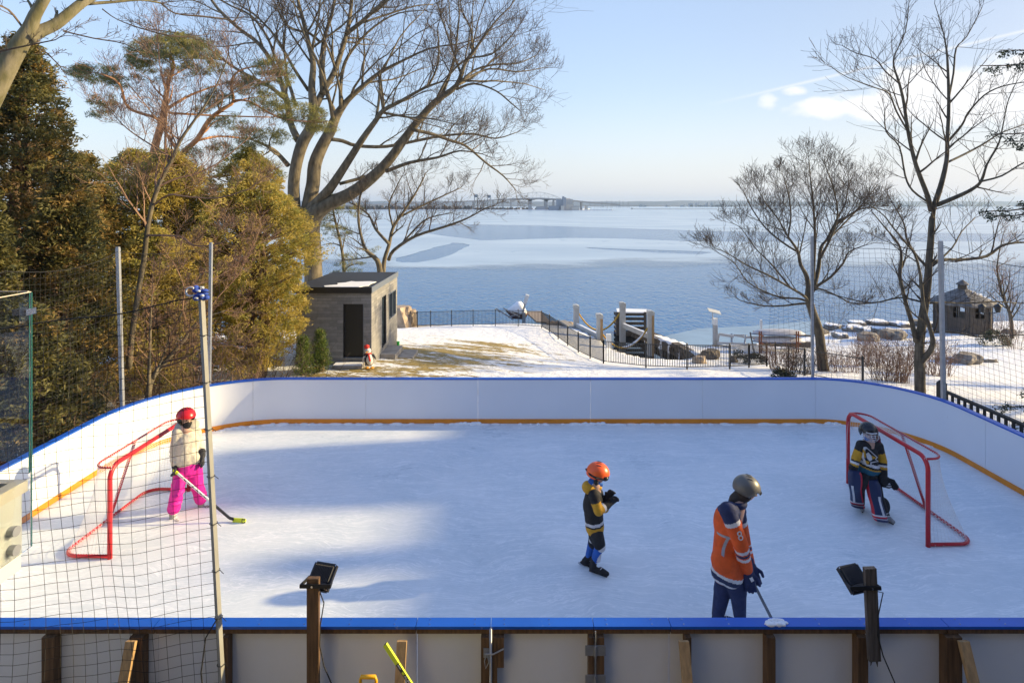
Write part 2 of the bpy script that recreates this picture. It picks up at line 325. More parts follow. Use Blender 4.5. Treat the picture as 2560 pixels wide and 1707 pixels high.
ci = mixc(t, cr.outputs[0], ci, (.16,.26,.38)); t.links.new(ci, p.inputs['Base Color'])
# thin, wet margin: fades to open water at the ice edge (world position)
se = N(t, 'ShaderNodeSeparateXYZ'); t.links.new(tc.outputs['Object'], se.inputs[0])
ed = math_(t, 'ADD', se.outputs[1], math_(t, 'MULTIPLY', math_(t, 'SUBTRACT', nv(.035, (1,2.0,1), .0, 8), .5), 70))
ew = N(t, 'ShaderNodeMapRange'); ew.interpolation_type = 'SMOOTHSTEP'; t.links.new(ed, ew.inputs[0]); ew.inputs[1].default_value = 84; ew.inputs[2].default_value = 108
t.links.new(ew.outputs[0], p.inputs['Alpha'])
icel = mb.build('lake_ice', mi); icel['kind'] = 'structure'
# small sheet of new ice by the right shore
mb = MB(); sh = wob([(11.5,43.8),(15,46.5),(20,47.5),(27,50),(26,45),(21,41.5),(17,39.5),(13.2,38.6),(12.2,40)], .3, 4, 6)
mb.add([(q.x, q.y, WATER_Z+.03) for q in sh], [tuple(x) for x in tessellate_polygon([sh])])
mi2 = mat('shore_ice', (.22,.33,.44), .25, var=.25, vscale=.4)
o = mb.build('shore_ice', mi2); o['kind'] = 'structure'
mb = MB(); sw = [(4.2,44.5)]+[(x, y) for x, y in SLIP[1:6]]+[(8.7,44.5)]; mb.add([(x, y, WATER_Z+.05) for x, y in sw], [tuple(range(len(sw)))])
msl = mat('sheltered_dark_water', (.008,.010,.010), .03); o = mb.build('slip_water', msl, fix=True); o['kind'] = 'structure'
# rink ice
RX0, RX1, RY0, RY1 = -7.28, 8.33, 5.28, 12.57; RL, RR = 2.4, 1.8
def rink_outline(off=0.0, n=14):
    x0, x1, y0, y1 = RX0-off, RX1+off, RY0-off, RY1+off; pts = []
    def arc(cx, cy, r, a0, a1):
        for i in range(n+1):
            a_ = math.radians(a0+(a1-a0)*i/n); pts.append((cx+r*math.cos(a_), cy+r*math.sin(a_)))
    arc(x0+RL+off-off, y0+RL, RL, 180, 270); arc(x1-RR, y0+RR, RR, 270, 360); arc(x1-RR, y1-RR, RR, 0, 90); arc(x0+RL, y1-RL, RL, 90, 180)
    return pts
mb = MB(); ro = rink_outline(.03, 24); mb.prism(ro, -1.3, 0.0)
mice = bpy.data.materials.new('rink_ice'); mice.use_nodes = True; t, p = nodes(mice); p.inputs['Roughness'].default_value = .34; p.inputs['IOR'].default_value = 1.31
tc = N(t, 'ShaderNodeTexCoord')
acc = None
for i, (rt, sc_) in enumerate(((.15, 1.0), (.8, 1.3), (1.5, .9), (2.1, 1.2), (2.7, 1.1), (.45, 1.6))):
    m_ = N(t, 'ShaderNodeMapping'); m_.inputs['Rotation'].default_value = (0,0,rt); m_.inputs['Scale'].default_value = (.5,5.5,1); m_.inputs['Location'].default_value = (i*7.3, i*3.1, 0)
    wv = N(t, 'ShaderNodeTexNoise'); wv.inputs['Scale'].default_value = .8; t.links.new(tc.outputs['Object'], wv.inputs['Vector'])
    ad = N(t, 'ShaderNodeVectorMath', operation='MULTIPLY_ADD'); ad.inputs[1].default_value = (.9,.9,0); t.links.new(wv.outputs['Color'], ad.inputs[0]); t.links.new(tc.outputs['Object'], ad.inputs[2]); t.links.new(ad.outputs[0], m_.inputs[0])
    n = N(t, 'ShaderNodeTexNoise'); n.inputs['Scale'].default_value = 2.2*sc_; n.inputs['Detail'].default_value = 3; t.links.new(m_.outputs[0], n.inputs['Vector'])
    rg = math_(t, 'ABSOLUTE', math_(t, 'SUBTRACT', n.outputs['Fac'], .5)); k_ = N(t, 'ShaderNodeMapRange'); t.links.new(rg, k_.inputs[0]); k_.inputs[1].default_value = 0; k_.inputs[2].default_value = .018; k_.inputs[3].default_value = 1; k_.inputs[4].default_value = 0
    gate = N(t, 'ShaderNodeMapRange'); n2_ = N(t, 'ShaderNodeTexNoise'); n2_.inputs['Scale'].default_value = 1.1; n2_.inputs['Detail'].default_value = 2; t.links.new(m_.outputs[0], n2_.inputs['Vector']); t.links.new(n2_.outputs['Fac'], gate.inputs[0]); gate.inputs[1].default_value = .47; gate.inputs[2].default_value = .6
    s1 = math_(t, 'MULTIPLY', k_.outputs[0], gate.outputs[0]); acc = s1 if acc is None else math_(t, 'MAXIMUM', acc, s1)
nA = N(t, 'ShaderNodeTexNoise'); nA.inputs['Scale'].default_value = .7; nA.inputs['Detail'].default_value = 7; nA.inputs['Roughness'].default_value = .65; t.links.new(tc.outputs['Object'], nA.inputs['Vector'])
nB = N(t, 'ShaderNodeTexNoise'); nB.inputs['Scale'].default_value = 9; nB.inputs['Detail'].default_value = 5; nB.inputs['Roughness'].default_value = .7; t.links.new(tc.outputs['Object'], nB.inputs['Vector'])
ra = N(t, 'ShaderNodeMapRange'); t.links.new(nA.outputs['Fac'], ra.inputs[0]); ra.inputs[1].default_value = .32; ra.inputs[2].default_value = .68
ci = mixc(t, ra.outputs[0], (.59,.66,.70), (.75,.78,.79)); rb = N(t, 'ShaderNodeMapRange'); t.links.new(nB.outputs['Fac'], rb.inputs[0]); rb.inputs[1].default_value = .42; rb.inputs[2].default_value = .7; rb.inputs[4].default_value = .35
ci = mixc(t, rb.outputs[0], ci, (.84,.87,.9)); ci = mixc(t, math_(t, 'MULTIPLY', acc, .75), ci, (.97,.975,.98)); t.links.new(ci, p.inputs['Base Color'])
rgh = math_(t, 'ADD', math_(t, 'MULTIPLY', ra.outputs[0], .12), .26); rgh = math_(t, 'ADD', rgh, math_(t, 'MULTIPLY', acc, .25)); t.links.new(rgh, p.inputs['Roughness'])
bp = N(t, 'ShaderNodeBump'); bp.inputs['Strength'].default_value = .25; bp.inputs['Distance'].default_value = .004; t.links.new(math_(t, 'ADD', nB.outputs['Fac'], math_(t, 'MULTIPLY', acc, -.4)), bp.inputs['Height']); t.links.new(bp.outputs[0], p.inputs['Normal'])
ice = mb.build('rink_ice', mice); ice['kind'] = 'structure'
# ---------- far shore ----------
M_hill = mat('far_woods', (.07,.085,.10), .95, var=.5, vscale=.004, col2=(.14,.15,.16))
def ridge(name, Y, x0, x1, zb, fn, dep, step, m):
    mb = MB(); n = int((x1-x0)/step); rows = []
    for fr, k in ((0, 0.0), (.25, .75), (.5, 1.0), (1.0, 0.0)):
        rows.append([Vector((x0+(x1-x0)*i/n, Y+dep*fr, zb+(fn(x0+(x1-x0)*i/n)+(random.random()-.5)*fn(0)*.06)*k)) for i in range(n+1)])
    mb.grid(rows); o = mb.build(name, m, smooth=True); o['kind'] = 'structure'; return o
random.seed(5)
ridge('far_hills', 4600, -4800, 5200, WATER_Z-.5, lambda x: 40+16*noise.noise(Vector((x*.0009, 2, 0)))+4*noise.noise(Vector((x*.006, 7, 0))), 500, 40, M_hill)
ridge('far_shore_woods', 3300, -3500, 4200, WATER_Z-.5, lambda x: 9+5*noise.noise(Vector((x*.004, 9, 0)))+3*noise.noise(Vector((x*.03, 3, 0))), 160, 14, M_hill)
M_scrub = mat('brown_scrub', (.13,.095,.07), .95, var=.5, vscale=.05)
sn = mat('shore_snow', (.7,.72,.75), .8)
mb = MB(); pl = [(-900,1060),(-300,1090),(-60,1105),(90,1120),(150,1180),(175,1300),(-900,1300)]; mb.prism(pl, WATER_Z-.3, WATER_Z+.9); o = mb.build('far_spit', sn); o['kind'] = 'structure'
# tree belt on the spit: many small uneven clumps, one far mass
random.seed(8); mb = MB()
for i in range(900):
    x = random.uniform(-480, 120); 
    if x > 0 and random.random() < .5: continue
    y = 1125+random.random()*60+(0 if x < 0 else 10); hgt = random.uniform(2.5, 6.5)*(1.25 if x < -80 else .7)
    r_ = random.uniform(1.2, 3.0)
    mb.tube([(x, y, WATER_Z+.5), (x+random.uniform(-.6,.6), y, WATER_Z+.8+hgt*.6), (x+random.uniform(-1,1), y, WATER_Z+.8+hgt)], [r_*.8, r_, r_*.15], 5, True)
o = mb.build('far_tree_belt', M_scrub); o['kind'] = 'stuff'; o['label'] = 'brown leafless scrub along the far shore under the bridge'; o['category'] = 'trees'
# ================= rink boards =================
def GT(px, py):                       # where a measured ground point meets the land
    dx = (px-512)/F; dz = (py-HY)/F; Y = 13.3
    while Y < 60:
        if H-dz*Y <= gz(dx*Y, Y): break
        Y += .05
    return Vector((dx*Y, Y, gz(dx*Y, Y)))
HB = .955
rb = thing('rink_boards', 'white ice rink boards with blue top rail and yellow kick strip around the ice', 'rink boards', (0, RY1, 0))
path = rink_outline(0, 20)
# order: near-left corner start ... resample as closed polyline
def cum(p):
    s = [0]
    for i in range(len(p)): s.append(s[-1]+math.dist(p[i], p[(i+1) % len(p)]))
    return s
CS = cum(path)
def at_s(s, off=0.0):
    s = s % CS[-1]
    for i in range(len(path)):
        if CS[i+1] >= s:
            a = path[i]; b = path[(i+1) % len(path)]; l = max(CS[i+1]-CS[i], 1e-9); k = (s-CS[i])/l
            nx, ny = (b[1]-a[1])/l, -(b[0]-a[0])/l
            return (a[0]+(b[0]-a[0])*k+nx*off, a[1]+(b[1]-a[1])*k+ny*off)
def strip(s0, s1, o0, o1, z0, z1, mb, step=.12):
    n = max(1, int((s1-s0)/step)); ss = [s0+(s1-s0)*i/n for i in range(n+1)]
    rows = []
    for s in ss:
        A = at_s(s, o0); B = at_s(s, o1); rows.append([(A[0], A[1], z0), (B[0], B[1], z0), (B[0], B[1], z1), (A[0], A[1], z1)])
    mb.grid(rows, closed=True); k = len(mb.v)-4*len(rows); m = k+4*(len(rows)-1)
    mb.f.append((k, k+1, k+2, k+3)); mb.f.append((m+3, m+2, m+1, m)); mb.m += [mb.mi]*2
def s_of(x, y):
    best = min(range(int(CS[-1]/.01)), key=lambda i: (lambda q: (q[0]-x)**2+(q[1]-y)**2)(at_s(i*.01)))
    return best*.01
s_back = [s_of(x, RY1) for x in (6.58, 4.13, 1.70, -.74, -3.17, -5.60)]
s_bl = s_of(-7.28, 9.6); s_br = s_of(8.33, 10.2)
near_x = [-4.9, -3.2, -.86, -.185, .735, 1.42, 3.9, 6.5]
s_near = [s_of(x, RY0) for x in near_x]
cuts = sorted(set([round(q, 2) for q in s_back+s_near+[s_bl, s_bl+2.2, s_br, s_br-2.3]]))
gates = (s_near[3], s_near[4])
for i in range(len(cuts)):
    a = cuts[i]; b = cuts[(i+1) % len(cuts)]
    if b <= a: b += CS[-1]
    if b-a < .1: continue
    mb = MB(); strip(a+.003, b-.003, 0, .03, .004, HB-.012, mb); mb.build('panel', M_panel, rb, auto=30)
    mb = MB(); strip(a+.002, b-.002, -.014, -.001, .004, .095, mb); mb.build('kick_plate', M_kick, rb, auto=30)
    mb = MB(); strip(a+.003, b-.003, -.012, .102, HB-.011, HB+.014, mb); mb.mi = 1; s = a+.12
    while s < b-.05:
        for of in (.015, .075):
            q = at_s(s, of); mb.tube([(q[0], q[1], HB+.013), (q[0], q[1], HB+.018)], .006, 6)
        s += .405
    mb.build('top_rail', [M_cap, M_chrome], rb, auto=30)
    mb = MB(); strip(a+.004, b-.004, .034, .085, HB-.062, HB-.016, mb); mb.build('wood_rail', M_wood, rb)
def nearX(px): return (px-512)*5.17/F
for px, w in ((49,.105),(137,.115),(226,.045),(485,.07),(494.6,.042),(591,.045),(600,.07),(688,.05),(770.5,.075),(862,.09),(953,.14)):
    mb = MB(); x = nearX(px); mb.box((x-w/2, RY0-.128, -1.3), (x+w/2, RY0-.035, HB-.067)); mb.build('stud', M_wood, rb)
for i in range(8):     # studs behind the far boards
    pass
for px, lean, mm in ((135,-.02,M_pine),(403,.0,M_pine),(682,.03,M_pine),(959,.10,M_pine)):
    x = nearX(px); mb = MB(); mb.bar((x, RY0-.16, HB-.07), (x+lean, RY0-.85, -1.25), .085, .04, up=(0,1,0)); mb.build('brace', mm, rb)
# gate hardware
mb = MB(); x = nearX(490.8); mb.tube([(x, RY0-.14, -1.2), (x, RY0-.14, HB+.02)], .011, 8); mb.build('gate_rod', M_steel, rb, smooth=True)
x = nearX(595); mb = MB(); mb.tube([(x, RY0-.14, -1.2), (x, RY0-.14, HB+.0)], .006, 6); mb.build('gate_rod', M_steel, rb)
for z in (.78, .52):
    mb = MB(); mb.box((x-.09, RY0-.137, z-.045), (x-.008, RY0-.131, z+.045)); mb.box((x+.008, RY0-.137, z-.045), (x+.09, RY0-.131, z+.045)); mb.tube([(x, RY0-.141, z-.045), (x, RY0-.141, z+.045)], .012, 8); mb.build('hinge', M_steel, rb)
mb = MB(); x = nearX(487); mb.box((x-.03, RY0-.138, .72), (x+.02, RY0-.131, .80)); mb.tube([(x-.02, RY0-.15, .76), (x+.06, RY0-.155, .765), (x+.15, RY0-.14, .80)], .007, 6); mb.tube([(x+.0, RY0-.15, .77), (x+.02, RY0-.16, .70), (x-.01, RY0-.16, .64), (x-.02, RY0-.15, .70), (x, RY0-.15, .77)], .005, 6); mb.build('latch', M_steel, rb)
mb = MB(); x = nearX(500.5); mb.box((x-.03, RY0-.125, .62), (x+.03, RY0-.06, HB-.07)); mb.build('gate_stop', M_wood, rb)
# snow bits lying on rail and banked at the foot of the far boards
random.seed(3)
for (px, sx_, lab) in ((773, .16, 'small clump of snow on the blue rail right of the gate'),):
    mb = MB(); c = Vector(((px-512)*5.24/F, 5.22, HB+.014))
    for k in range(14): mb.ell(c+Vector((random.uniform(-sx_, sx_)*.6, random.uniform(-.03, .03), .005)), (random.uniform(.02,.05), .02, random.uniform(.01,.022)), 8, 6)
    o = mb.build('snow_clump', M_snow, smooth=True); setp(o, lab, 'snow')
mb = MB()
for i in range(150):
    s = s_back[0]-2.5+random.random()*(s_back[-1]-s_back[0]+4.5); q = at_s(s, -.035-random.random()*.05)
    mb.ell((q[0], q[1], .0), (random.uniform(.03,.16), random.uniform(.03,.07), random.uniform(.008,.03)), 8, 6)
for cx in (6.9, 1.75, -.9): 
    for k in range(9): mb.ell((cx+random.uniform(-.22,.22), RY1-.06, .01), (.07,.05,random.uniform(.02,.05)), 8, 6)
o = mb.build('ice_shavings', M_snow, smooth=True); setp(o, 'loose ice shavings banked along the foot of the far boards', 'ice shavings', kind='stuff')

# ================= netting and poles =================
def pole(name, a, b, w, m, label, grp=None):
    t_ = thing(name, label, 'pole', a, grp); mb = MB()
    mb.bar(a, b, w, w, up=(0,1,0)); mb.build('post', m, t_)
    mb = MB(); d = (Vector(b)-Vector(a)).normalized(); mb.bar(Vector(b), Vector(b)+d*.03, w*.9, w*.9, up=(0,1,0)); mb.build('cap', M_steel, t_); return t_
P0a = W(222.5, 690, 5.06); P0b = W(200.8, 286, 5.06)
p0 = thing('net_pole', 'tall pale square net pole standing nearest, with blue cloth on its top', 'pole', P0a)
mb = MB(); P0g = P0a+(P0a-P0b).normalized()*1.7; mb.bar(P0g, P0b, .037, .037, up=(.5,1,0)); mb.build('post', mat('aluminium', (.34,.34,.32), .6, .0, var=.2), p0)
for k in range(1, 9):
    mb = MB(); q = P0a.lerp(P0b, k/8.6-.05); mb.tube([q+Vector((.032*math.cos(a), .032*math.sin(a), 0)) for a in [i*.7 for i in range(10)]]+[q+Vector((.09, -.05, .0))], .003, 5); mb.build('cable_tie', M_black, p0)
M_cloth = mat('blue_cloth', (.03,.08,.42), .8); M_wh = mat('white_print', (.75,.75,.75), .7)
cl = MB(); tp = P0b-(P0b-P0a).normalized()*.04; random.seed(9)
for k in range(16): cl.ell(tp+Vector((random.uniform(-.035,.05), random.uniform(-.05,.02), random.uniform(-.065,.04))), (random.uniform(.02,.04), .03, random.uniform(.012,.03)), 8, 6)
wrap = cl.build('cloth_wrap', M_cloth, p0, smooth=True)
def text(body, size, M, m, name, parent, ext=.001):
    cu = bpy.data.curves.new(name, 'FONT'); cu.body = body; cu.size = size; cu.extrude = ext; cu.align_x = 'CENTER'; cu.align_y = 'CENTER'
    o = bpy.data.objects.new(name, cu); SC.collection.objects.link(o); dg = C.evaluated_depsgraph_get()
    me = bpy.data.meshes.new_from_object(o.evaluated_get(dg)); bpy.data.objects.remove(o); bpy.data.curves.remove(cu)
    me.transform(M); me.materials.clear(); me.materials.append(m)
    org = ORG[parent]; me.transform(Matrix.Translation(-org)); o = bpy.data.objects.new(name, me); SC.collection.objects.link(o); o.parent = parent; ORG[o] = org
    return o
Mx = Matrix.Translation(tp+Vector((-.062, -.07, 0))) @ Matrix.Rotation(math.radians(90), 4, 'X')
text('C', .12, Mx, M_wh, 'printed_letter', wrap, .006)
mb = MB()
for q in ((.02,-.075,.01),(.045,-.065,-.03),(.04,-.055,.035),(.0,-.075,-.05)): mb.ell(tp+Vector(q), (.018,.014,.010), 8, 6)
mb.build('white_print', M_wh, wrap, smooth=True)
def netting(fn, nu, nv, r, du=1, dv=1):
    mb = MB()
    for i in range(nu+1): mb.tube([fn(i/nu, j/nv) for j in range(0, nv+1)], r, 3, False)
    for j in range(nv+1): mb.tube([fn(i/nu, j/nv) for i in range(0, nu+1)], r, 3, False)
    return mb
# near net: hangs from a sagging rope between the pole and the house wall
def nearnet(u, v):
    x = P0b.x+.0-u*3.3; topz = 3.93-.28*(1-(1-min(u*1.25,1))**2)
    pz = topz*(1-v)+(-.2)*v
    lean = (P0a.x-P0b.x)*(4.0-pz)/4.05*(1-u)*1.0
    rip = .5*(.05*math.sin(u*19+v*2)*(.3+v)+.03*math.sin(u*41+1+v*5)*(.3+v)+.03*math.sin(v*9+u*4))
    sx_ = .03*math.sin(v*7+u*9)*min(1, u*5)
    zz = pz-.05*math.exp(-((u-.5)/.28)**2)*v*.6+.010*math.sin(u*23+v*3)
    return Vector((x+lean+sx_, 5.05+rip*min(1, u*6+.05)-u*.35, zz))
nn = thing('rink_net', 'near black safety net hanging between the pale pole and the house wall', 'net', (P0a.x, 5.05, 0), 'black safety nets round the rink')
mb = netting(nearnet, 34, 43, .0022); mb.build('mesh', M_net, nn)
mb = MB(); mb.tube([nearnet(i/30, 0) for i in range(31)], .006, 6); mb.build('rope', M_net, nn)
mb = MB(); q = P0a+Vector((-.03,-.05,.35)); mb.tube([q+Vector((0,0,.3)), q+Vector((-.09,0,.15)), q+Vector((-.13,0,-.15)), q+Vector((-.10,0,-.45)), q+Vector((-.04,0,-.7))], .006, 6); mb.build('loose_cord', M_net, nn)
def polyline_net(pts, ztop, sag, name, label, r=.0022, cell=.1):
    ln = [0]
    for i in range(len(pts)-1): ln.append(ln[-1]+math.dist(pts[i][:2], pts[i+1][:2]))
    def fn(u, v):
        s = u*ln[-1]; i = 0
        while i < len(pts)-2 and ln[i+1] < s: i += 1
        k = (s-ln[i])/(ln[i+1]-ln[i]); x = pts[i][0]+(pts[i+1][0]-pts[i][0])*k; y = pts[i][1]+(pts[i+1][1]-pts[i][1])*k
        zt = (pts[i][2]+(pts[i+1][2]-pts[i][2])*k)-sag*4*k*(1-k)*(ln[i+1]-ln[i])/4
        return Vector((x+.03*math.sin(v*8+s*3), y+.03*math.sin(s*4+v*3), zt*(1-v)+.9*v))
    n_ = thing(name, label, 'net', (*pts[0][:2], .9), 'black safety nets round the rink')
    mb = netting(fn, int(ln[-1]/cell), int(2.9/cell), r); mb.build('mesh', M_net, n_)
    mb = MB(); mb.tube([fn(i/60, 0) for i in range(61)], .006, 5); mb.build('rope', M_net, n_)
LP1a = (-6.42, 12.25, -1.2); LP1b = tuple(W(211, 243.5, 12.25)); LP2a = (-7.36, 11.04, -1.2); LP2b = (-7.5, 11.04, 3.9)
RP1a = (6.64, 12.8, -1.3); RP1b = tuple(W(812, 237, 12.8)); RP2a = (8.56, 11.45, -1.4); RP2b = (8.46, 11.45, 3.99)
pole('net_pole', LP1a, LP1b, .055, M_steel, 'thin dark-wrapped net pole behind the far left rink corner', 'net poles behind the boards')
pole('net_pole', LP2a, LP2b, .06, M_steel, 'bare grey net pole outside the left boards in front of the dark cedars', 'net poles behind the boards')
pole('net_pole', RP1a, RP1b, .05, M_steel, 'net pole in front of the leaning maple trunk beyond the far boards', 'net poles behind the boards')
pole('net_pole', RP2a, RP2b, .065, M_steel, 'tall grey net pole left of the gazebo outside the right boards', 'net poles behind the boards')
polyline_net([(LP1a[0], LP1a[1], 3.85), (LP2a[0]-.1, LP2a[1], 3.85), (-7.5, 8.6, 3.75), (-7.55, 6.6, 3.75)], 3.9, .25, 'rink_net', 'black safety net behind the left boards in front of the cedars')
polyline_net([(RP1a[0]-.9, 12.85, 3.3), (RP1a[0], RP1a[1], 3.95), (7.9, 12.4, 3.8), (RP2a[0], RP2a[1], 3.9), (8.62, 8.8, 3.75), (8.6, 6.6, 3.7)], 3.9, .2, 'rink_net', 'black safety net behind the right rink corner before the gazebo')
# snow caught in the wrapped net on poles
# ================= hockey goals =================
def goal(loc, ang, label):
    t_ = thing('hockey_goal', label, 'hockey goal', (0,0,0), 'red hockey goals')
    hw, hh, dt, db = .915, 1.22, .28, .68; r = .03
    mb = MB(); rc = .17
    pts = [(0,-hw,0),(0,-hw,hh-rc)]+[(0,-hw+rc-rc*math.cos(a), hh-rc+rc*math.sin(a)) for a in [i*math.pi/12 for i in range(1,6)]]+[(0,-hw+rc,hh)]
    pts += [(0,-p[1],p[2]) for p in reversed(pts)]
    mb.tube(pts, r, 12); mb.build('front_frame', M_red, t_, smooth=True)
    def curve(d, rr, w, z):     # back bar with rounded corners, x = back
        c = [(0,-w,z),(d-rr,-w,z)]+[(d-rr+rr*math.sin(a), -w+rr-rr*math.cos(a), z) for a in [i*math.pi/16 for i in range(1,8)]]+[(d,-w+rr,z)]
        return c+[(d,0,z)]+[(p[0],-p[1],z) for p in reversed(c)]
    cb_ = curve(db,.22,hw,.03); ct = curve(dt,.2,hw-.03,hh-.02)
    mb = MB(); mb.tube(cb_, .024, 10); mb.build('base_frame', M_red, t_, smooth=True)
    mb = MB(); mb.tube(ct, .016, 8); mb.build('top_shelf_bar', M_red, t_, smooth=True)
    mb = MB(); mb.tube([(db-.02,0,.04),(dt,0,hh-.02)], .022, 8); mb.build('rear_post', M_red, t_, smooth=True)
    def samp(c, n):
        s = [0]
        for i in range(len(c)-1): s.append(s[-1]+math.dist(c[i], c[i+1]))
        out = []
        for k in range(n+1):
            q = s[-1]*k/n; i = 0
            while i < len(c)-2 and s[i+1] < q: i += 1
            f_ = (q-s[i])/max(1e-9, s[i+1]-s[i]); out.append(Vector(c[i]).lerp(Vector(c[i+1]), f_))
        return out
    NU, NV = 58, 30; A = samp(ct, NU); B = samp(cb_, NU)
    def f(u, v):
        i = min(NU, round(u*NU)); sg = .05*math.sin(math.pi*v); return A[i].lerp(B[i], v)-Vector((sg*.6, 0, 0))
    mbn = netting(f, NU, NV, .0025)
    Cb = samp([(0,-hw+.03,hh),(0,hw-.03,hh)], 44); Ct = samp(ct, 44)
    mb = netting(lambda u, v: Cb[min(44, round(u*44))].lerp(Ct[min(44, round(u*44))], v)-Vector((0,0,.03*math.sin(math.pi*v))), 44, 6, .0025); mb.build('top_netting', M_cord, t_)
    mb = mbn
    for ci_ in (0,):
        for k in range(80):
            q = samp(cb_, 80)[k]; mb.tube([q+Vector((.028*math.cos(a), 0, .028*math.sin(a))) for a in (0,1.5,3,4.5,6)], .003, 3, False)
    for k, q in enumerate(samp(ct, 60)): mb.tube([q+Vector((.02*math.cos(a), .004*a, .02*math.sin(a))) for a in (0,1.5,3,4.5,6)], .003, 3, False)
    mb.tube([(0.1,-hw,.05),(.06,-hw-.06,.01),(.02,-hw-.1,.005)], .002, 4); mb.tube([(0.2,-hw,.05),(.2,-hw-.05,.01),(.24,-hw-.1,.005)], .002, 4)
    mb.build('netting', M_cord, t_)
    t_.location = loc; t_.rotation_euler = (0,0,ang); return t_
goal((-5.365, 8.68, 0), math.radians(180)-math.radians(1.2), 'left red hockey goal standing behind the person in pink trousers')
goal((5.74, 8.95, 0), math.radians(-1.5)*-1, 'right red hockey goal standing behind the goalie')
# ================= floodlights on posts =================
M_fin = mat('fin_metal', (.05,.052,.062), .65)
M_fl = mat('black_aluminium', (.012,.013,.017), .6)
def floodlight(base, z1, w, mpost, tilt, yaw, label, gray=False, zb=-1.3, lean=0, dx=0.0, dz=-.075):
    t_ = thing('floodlight', label, 'floodlight', (0,0,0), 'floodlights on wooden posts')
    x, y = base
    mb = MB(); mb.bar((x+lean, y, zb), (x, y, z1), w, .04, up=(0,1,0)); 
    if zb > 0: mb.tube([(x+lean-.02, y, zb+.01), (x+lean-.03, y, zb-.05)], [.012,.002], 5); mb.tube([(x+lean+.02, y, zb+.01), (x+lean+.03, y, zb-.06)], [.015,.002], 5)
    mb.build('wooden_post', mpost, t_)
    c = Vector((x+dx, y+.13, z1+dz)); M = Matrix.Translation(c) @ Matrix.Rotation(yaw, 4, 'Z') @ Matrix.Rotation(tilt, 4, 'X')
    # housing: flat slab facing down/forward, finned back towards the viewer
    mb = MB(); hw_, hh_ = .104, .104
    mb.box((-hw_,.0,-hh_),(hw_,.018,hh_), M); hs = mb.build('housing', M_fl, t_)
    mb = MB()
    for s_ in (-1,1):
        mb.box((s_*hw_-.008,-.012,-hh_),(s_*hw_+.008,.02,hh_), M)
        mb.box((-hw_+.009,-.012,s_*hh_-.008),(hw_-.009,.02,s_*hh_+.008), M)
    mb.build('rim', M_fl, hs)
    mb = MB()
    for k in range(12): q = -.088+k*.016; mb.box((q-.0018,-.03,-.045),(q+.0018,-.001,.088), M)
    mb.build('cooling_fins', M_fin, hs)
    mb = MB(); mb.box((-.085,-.035,-.10),(.085,-.001,-.05), M); mb.build('driver_box', M_fl, hs)
    mb = MB()
    for a_ in (-1,1):
        for b_ in (-1,1): p_ = M @ Vector((a_*.10,-.013,b_*.099)); q_ = M @ Vector((a_*.10,-.017,b_*.099)); mb.tube([p_, q_], .006, 6)
    mb.build('screw', M_chrome, hs)
    mb = MB(); pl = M @ Vector((-hw_-.012,-.0,-.02)); pr = M @ Vector((hw_+.012,0,-.02)); l2 = Vector((pl.x-.02, y-.032, c.z+.02)); r2 = Vector((pr.x+.02, y-.032, c.z+.02))
    mb.bar(pl, l2, .008, .03); mb.bar(pr, r2, .008, .03); mb.bar(l2, r2, .006, .035); mb.build('bracket', M_fl, t_)
    mb = MB(); mb.tube([(x, y-.03, c.z+.02), (x, y-.045, c.z+.02)], .010, 8); mb.build('bolt', M_chrome, t_)
    cx = x+w*.5+.02; mb = MB(); p1 = M @ Vector((.03,-.03,-.1))
    mb.tube([p1, (cx+.03, y-.03, z1-.2), (cx-.005, y-.02, z1-.4), (cx-.01, y-.02, z1-.58), (cx+.03, y-.03, z1-.75), (cx+.13, y-.03, z1-.98), (cx+.13, y-.03, z1-1.15), (cx+.1, y-.03, z1-1.4), (cx+.16, y-.03, z1-1.8)], .0055, 6); mb.build('cable', M_dark, t_, smooth=True)
    return t_
floodlight((nearX(315)+.02, 5.07), 1.475, .104, M_wood, math.radians(-52), math.radians(-14), 'finned black floodlight on the brown post left of the gate, lit by sun', dx=.03)
floodlight((nearX(864)+.0, 5.09), 1.55, .10, M_grey_wood, math.radians(-52), math.radians(16), 'finned black floodlight on a split grey post by the right edge', zb=.74, lean=.04, dx=-.055, dz=-.18)
# ================= hockey stick and shovel leaning at the near boards =================
st = thing('hockey_stick', 'yellow and black hockey stick leaning on the near boards with its butt end up', 'hockey stick', (0,5,0))
M_lime = mat('lime_tape', (.62,.72,.04), .7); M_blk = mat('black_composite', (.02,.02,.022), .3)
a = W(385.2, 643.5, 4.92); b = W(410, 682, 4.84); d = (b-a).normalized()
side = Vector((0,-1,0)); side = (side-d*side.dot(d)).normalized()
mb = MB(); mb.bar(a+d*.175, a+d*1.5, .03, .02, up=side); sh_ = mb.build('shaft', M_blk, st)
mb = MB(); mb.bar(a, a+d*.175, .035, .027, up=side); mb.build('grip_tape', M_lime, st)
mb = MB(); mb.tube([a-d*.004, a], .012, 8); mb.build('butt_end', M_blk, st)
e1 = a+d*1.5; mb = MB(); mb.bar(e1, e1+Vector((.28,-.02,-.06)), .018, .065, up=(0,0,1)); mb.build('blade', M_blk, st)
edge = d.cross(side); 
if edge.x < 0: edge = -edge
mb = MB(); mb.bar(a+d*.18+edge*.0156, a+d*1.4+edge*.0156, .022, .0015, up=edge); mb.build('edge_stripe', M_lime, sh_)
xa = d; ya = -side.cross(d)*-1; ya = side.cross(xa)
Mt = Matrix(((xa.x, ya.x, side.x, 0),(xa.y, ya.y, side.y, 0),(xa.z, ya.z, side.z, 0),(0,0,0,1)))
c_ = a+d*.335+side*.0105
text('ALPHA', .034, Matrix.Translation(c_) @ Mt, M_wh, 'lettering', sh_)
c_ = a+d*.205+side*.0108
